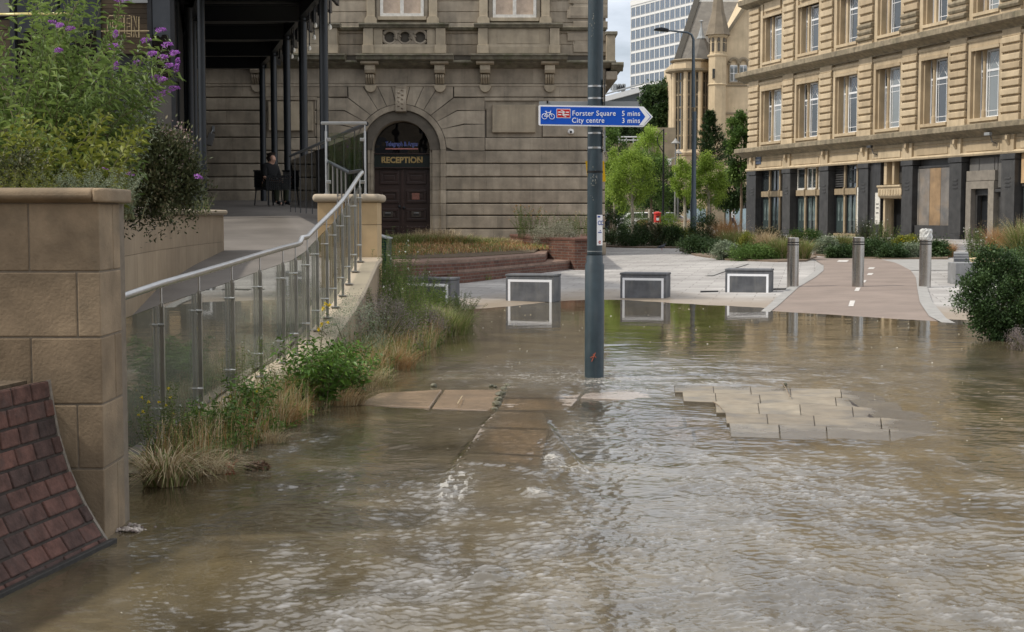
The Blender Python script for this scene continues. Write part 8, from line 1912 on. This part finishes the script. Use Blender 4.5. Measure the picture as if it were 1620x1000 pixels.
def rattan_chair(x, Y, rz, lb):
    o = thing('rattan_chair', lb, 'chair', (x, Y, float(np.interp(Y, RZY, RZ)) + .01), rz, 'black rattan chairs on the terrace')
    MB().box(-.25, .25, -.25, .25, .40, .46).build('seat', M['black'], o, world=False, bevel=.02)
    b = MB()
    for i in range(12): b.box(-.25 + i * .0435, -.235 + i * .0435, .22, .26, .46, .86)
    for i in range(9): b.box(-.25, .25, .215, .262, .48 + i * .045, .495 + i * .045)
    b.box(-.27, .27, .21, .27, .86, .90); b.build('woven_backrest', M['black'], o, world=False)
    for sx_ in (-1, 1):
        for sy_ in (-1, 1): MB().tube([(sx_ * .22, sy_ * .22, .40), (sx_ * .25, sy_ * .25, 0)], .017, 6).build('leg', M['black'], o, world=False)
        MB().tube([(sx_ * .27, .24, .66), (sx_ * .28, -.05, .66), (sx_ * .26, -.22, .42)], .018, 6).build('armrest', M['black'], o, world=False)
rattan_chair(p.x, Ys, math.radians(55), 'black rattan chair the seated person is on')
rattan_chair(at(470, 312, 37).x, 37, math.radians(150), 'black rattan chair to the right of the dark table')
q = at(452, 312, 36.4); o = thing('rattan_table', 'black woven rattan table beside the seated person', 'table', (q.x, 36.4, zt0))
b = MB(); 
for i in range(15): b.box(-.42 + i * .058, -.385 + i * .058, -.4, .4, .70, .735)
for i in range(14): b.box(-.42, .43, -.4 + i * .058, -.365 + i * .058, .736, .75)
b.build('woven_top', M['black'], o, world=False)
b = MB()
for i in range(18):
    b.box(-.42 + i * .048, -.40 + i * .048, -.41, -.39, .38, .70)
for i in range(7): b.box(-.43, .43, -.412, -.388, .40 + i * .046, .42 + i * .046)
b.build('woven_apron', M['black'], o, world=False)
for sx_ in (-1, 1):
    for sy_ in (-1, 1): MB().box(sx_ * .38 - .02, sx_ * .38 + .02, sy_ * .36 - .02, sy_ * .36 + .02, 0, .70).build('leg', M['black'], o, world=False)
# pigeon on the far paving
p = G(1047, 396); o = thing('pigeon', 'grey pigeon on the paving in front of the left bed', 'bird', p)
skinned('body', [(0, 0, .13), (.07, 0, .16), (.10, 0, .215), (.115, 0, .235), (.15, 0, .228), (-.09, 0, .115), (-.17, 0, .10)], [(0, 1), (1, 2), (2, 3), (3, 4), (0, 5), (5, 6)], [.06, .05, .025, .028, .007, .045, .02], surf('pigeon_grey', (.07, .075, .085), var=.3, nscale=30), o)
for s_ in (-1, 1): MB().tube([(.0, s_ * .03, .09), (.01, s_ * .03, 0)], .006, 5).build('leg', M['redflower'], o, world=False)
# loose twigs and stick on the wet slab
for pts, lb in (([(724, 641), (731, 629)], 'pale stick lying on the wet brown slab'), ([(1238, 610), (1243, 618), (1250, 632)], 'dark twig caught across the dry slabs'), ([(1128, 640), (1137, 646), (1142, 652)], 'small dark twig at the left edge of the dry slabs')):
    P3 = [G(x, y, .02) + Vector((0, 0, .012)) for x, y in pts]
    if 'dry' in lb: P3 = [v + Vector((0, 0, .012)) for v in P3]
    o = MB().tube(P3, .0045, 5).build('twig', M['straw'] if 'pale' in lb else M['bark'], origin=tuple(P3[0])); tagit(o, lb, 'twig')
# building line behind the camera that the far glass reflects
bk = thing('opposite_stone_building', 'stone building closing the street behind the viewpoint', 'building', (0, -34, 0))
mb = MB(); mb.box(-45, 40, -50, -34, -.5, 13); mb.build('wall', M['ta'], bk)
mb = MB()
for i in range(16):
    for j in range(3): mb.box(-43 + i * 5.1, -41 + i * 5.1, -34.02, -33.9, 2 + j * 4, 4.4 + j * 4)
mb.build('windows', M['winglass'], bk); MB().box(-45.4, 40.4, -50, -33.4, 13, 13.6).build('cornice', M['moss'], bk)

# dry grass over the terrace soil
n = 8500; x_ = rng.uniform(-4.6, 1.0, n); y2_ = rng.uniform(33, 47.6, n); B = np.stack([x_, y2_, .63 + (y2_ - 32) * .011], 1); B = B[B[:, 1] > 33.2 + np.maximum(0, B[:, 0] + 3) * 1.35]; n = len(B)
blades('terrace_rough_grass', B, rng.uniform(.03, .26, n) * np.clip(.5 + 1.5 * vnoise(B[:, 0] * .9, B[:, 1] * .9, 7), .15, 1.3), rng.normal(0, .08, (n, 2)), .014, M['grass'], None, nseg=3)['kind'] = 'stuff'
blades('terrace_rough_grass', B + rng.normal(0, .1, (n, 3)) * [1, 1, 0], rng.uniform(.04, .2, n), rng.normal(0, .08, (n, 2)), .014, M['orange'], None, nseg=3)['kind'] = 'stuff'

# low weeds crowding the strip between the posts and the water
def weedstrip(n, ya, yb, hmax, mat, L_, W_, seed):
    y_ = rng.uniform(ya, yb, n); xa_ = np.interp(y_, [8.3, 9.7, 12, 14, 17.5], [-2.28, -2.22, -2.0, -1.75, -1.6]); xb2 = np.interp(y_, [8.3, 9.7, 11, 12.5, 14, 17, 19], [-1.95, -1.78, -1.62, -1.45, -1.25, -.95, -.85])
    f_ = rng.random(n) ** 1.2; x_ = xa_ + (xb2 - xa_) * f_; lump = np.clip(.55 + 1.5 * vnoise(x_ * 2.6, y_ * 2.6, seed), .08, 1)
    z_ = rng.random(n) ** .8 * hmax * lump * (1 - .55 * f_)
    return np.stack([x_, y_, z_], 1)
for mat_, n_, L_, W_, hm, sd2 in ((M['leaf_oxeye'], 5200, .055, .018, .34, 91), (M['leaf_grey'], 2600, .03, .008, .42, 92), (M['straw'], 2600, .05, .006, .30, 93), (M['leaf_mid'], 4200, .05, .012, .38, 94)):
    P = weedstrip(n_, 8.9, 18.5, hm, mat_, L_, W_, sd2); leaves('low_weed_cover', P, rng.normal(0, .55, (n_, 3)) + [.15, 0, .6], L_ * rng.uniform(.6, 1.3, n_), W_, mat_, None)['kind'] = 'stuff'
for mat_, sd2 in ((M['straw'], 95), (M['grass'], 96), (M['orange'], 97)):
    P = weedstrip(2600, 8.6, 18.5, .01, mat_, 0, 0, sd2); blades('low_grass_cover', P * [1, 1, 0], rng.uniform(.15, .62, 2600), rng.normal(0, .11, (2600, 2)) + [.05, 0], .0048, mat_, None, nseg=4, curl=1.3)['kind'] = 'stuff'
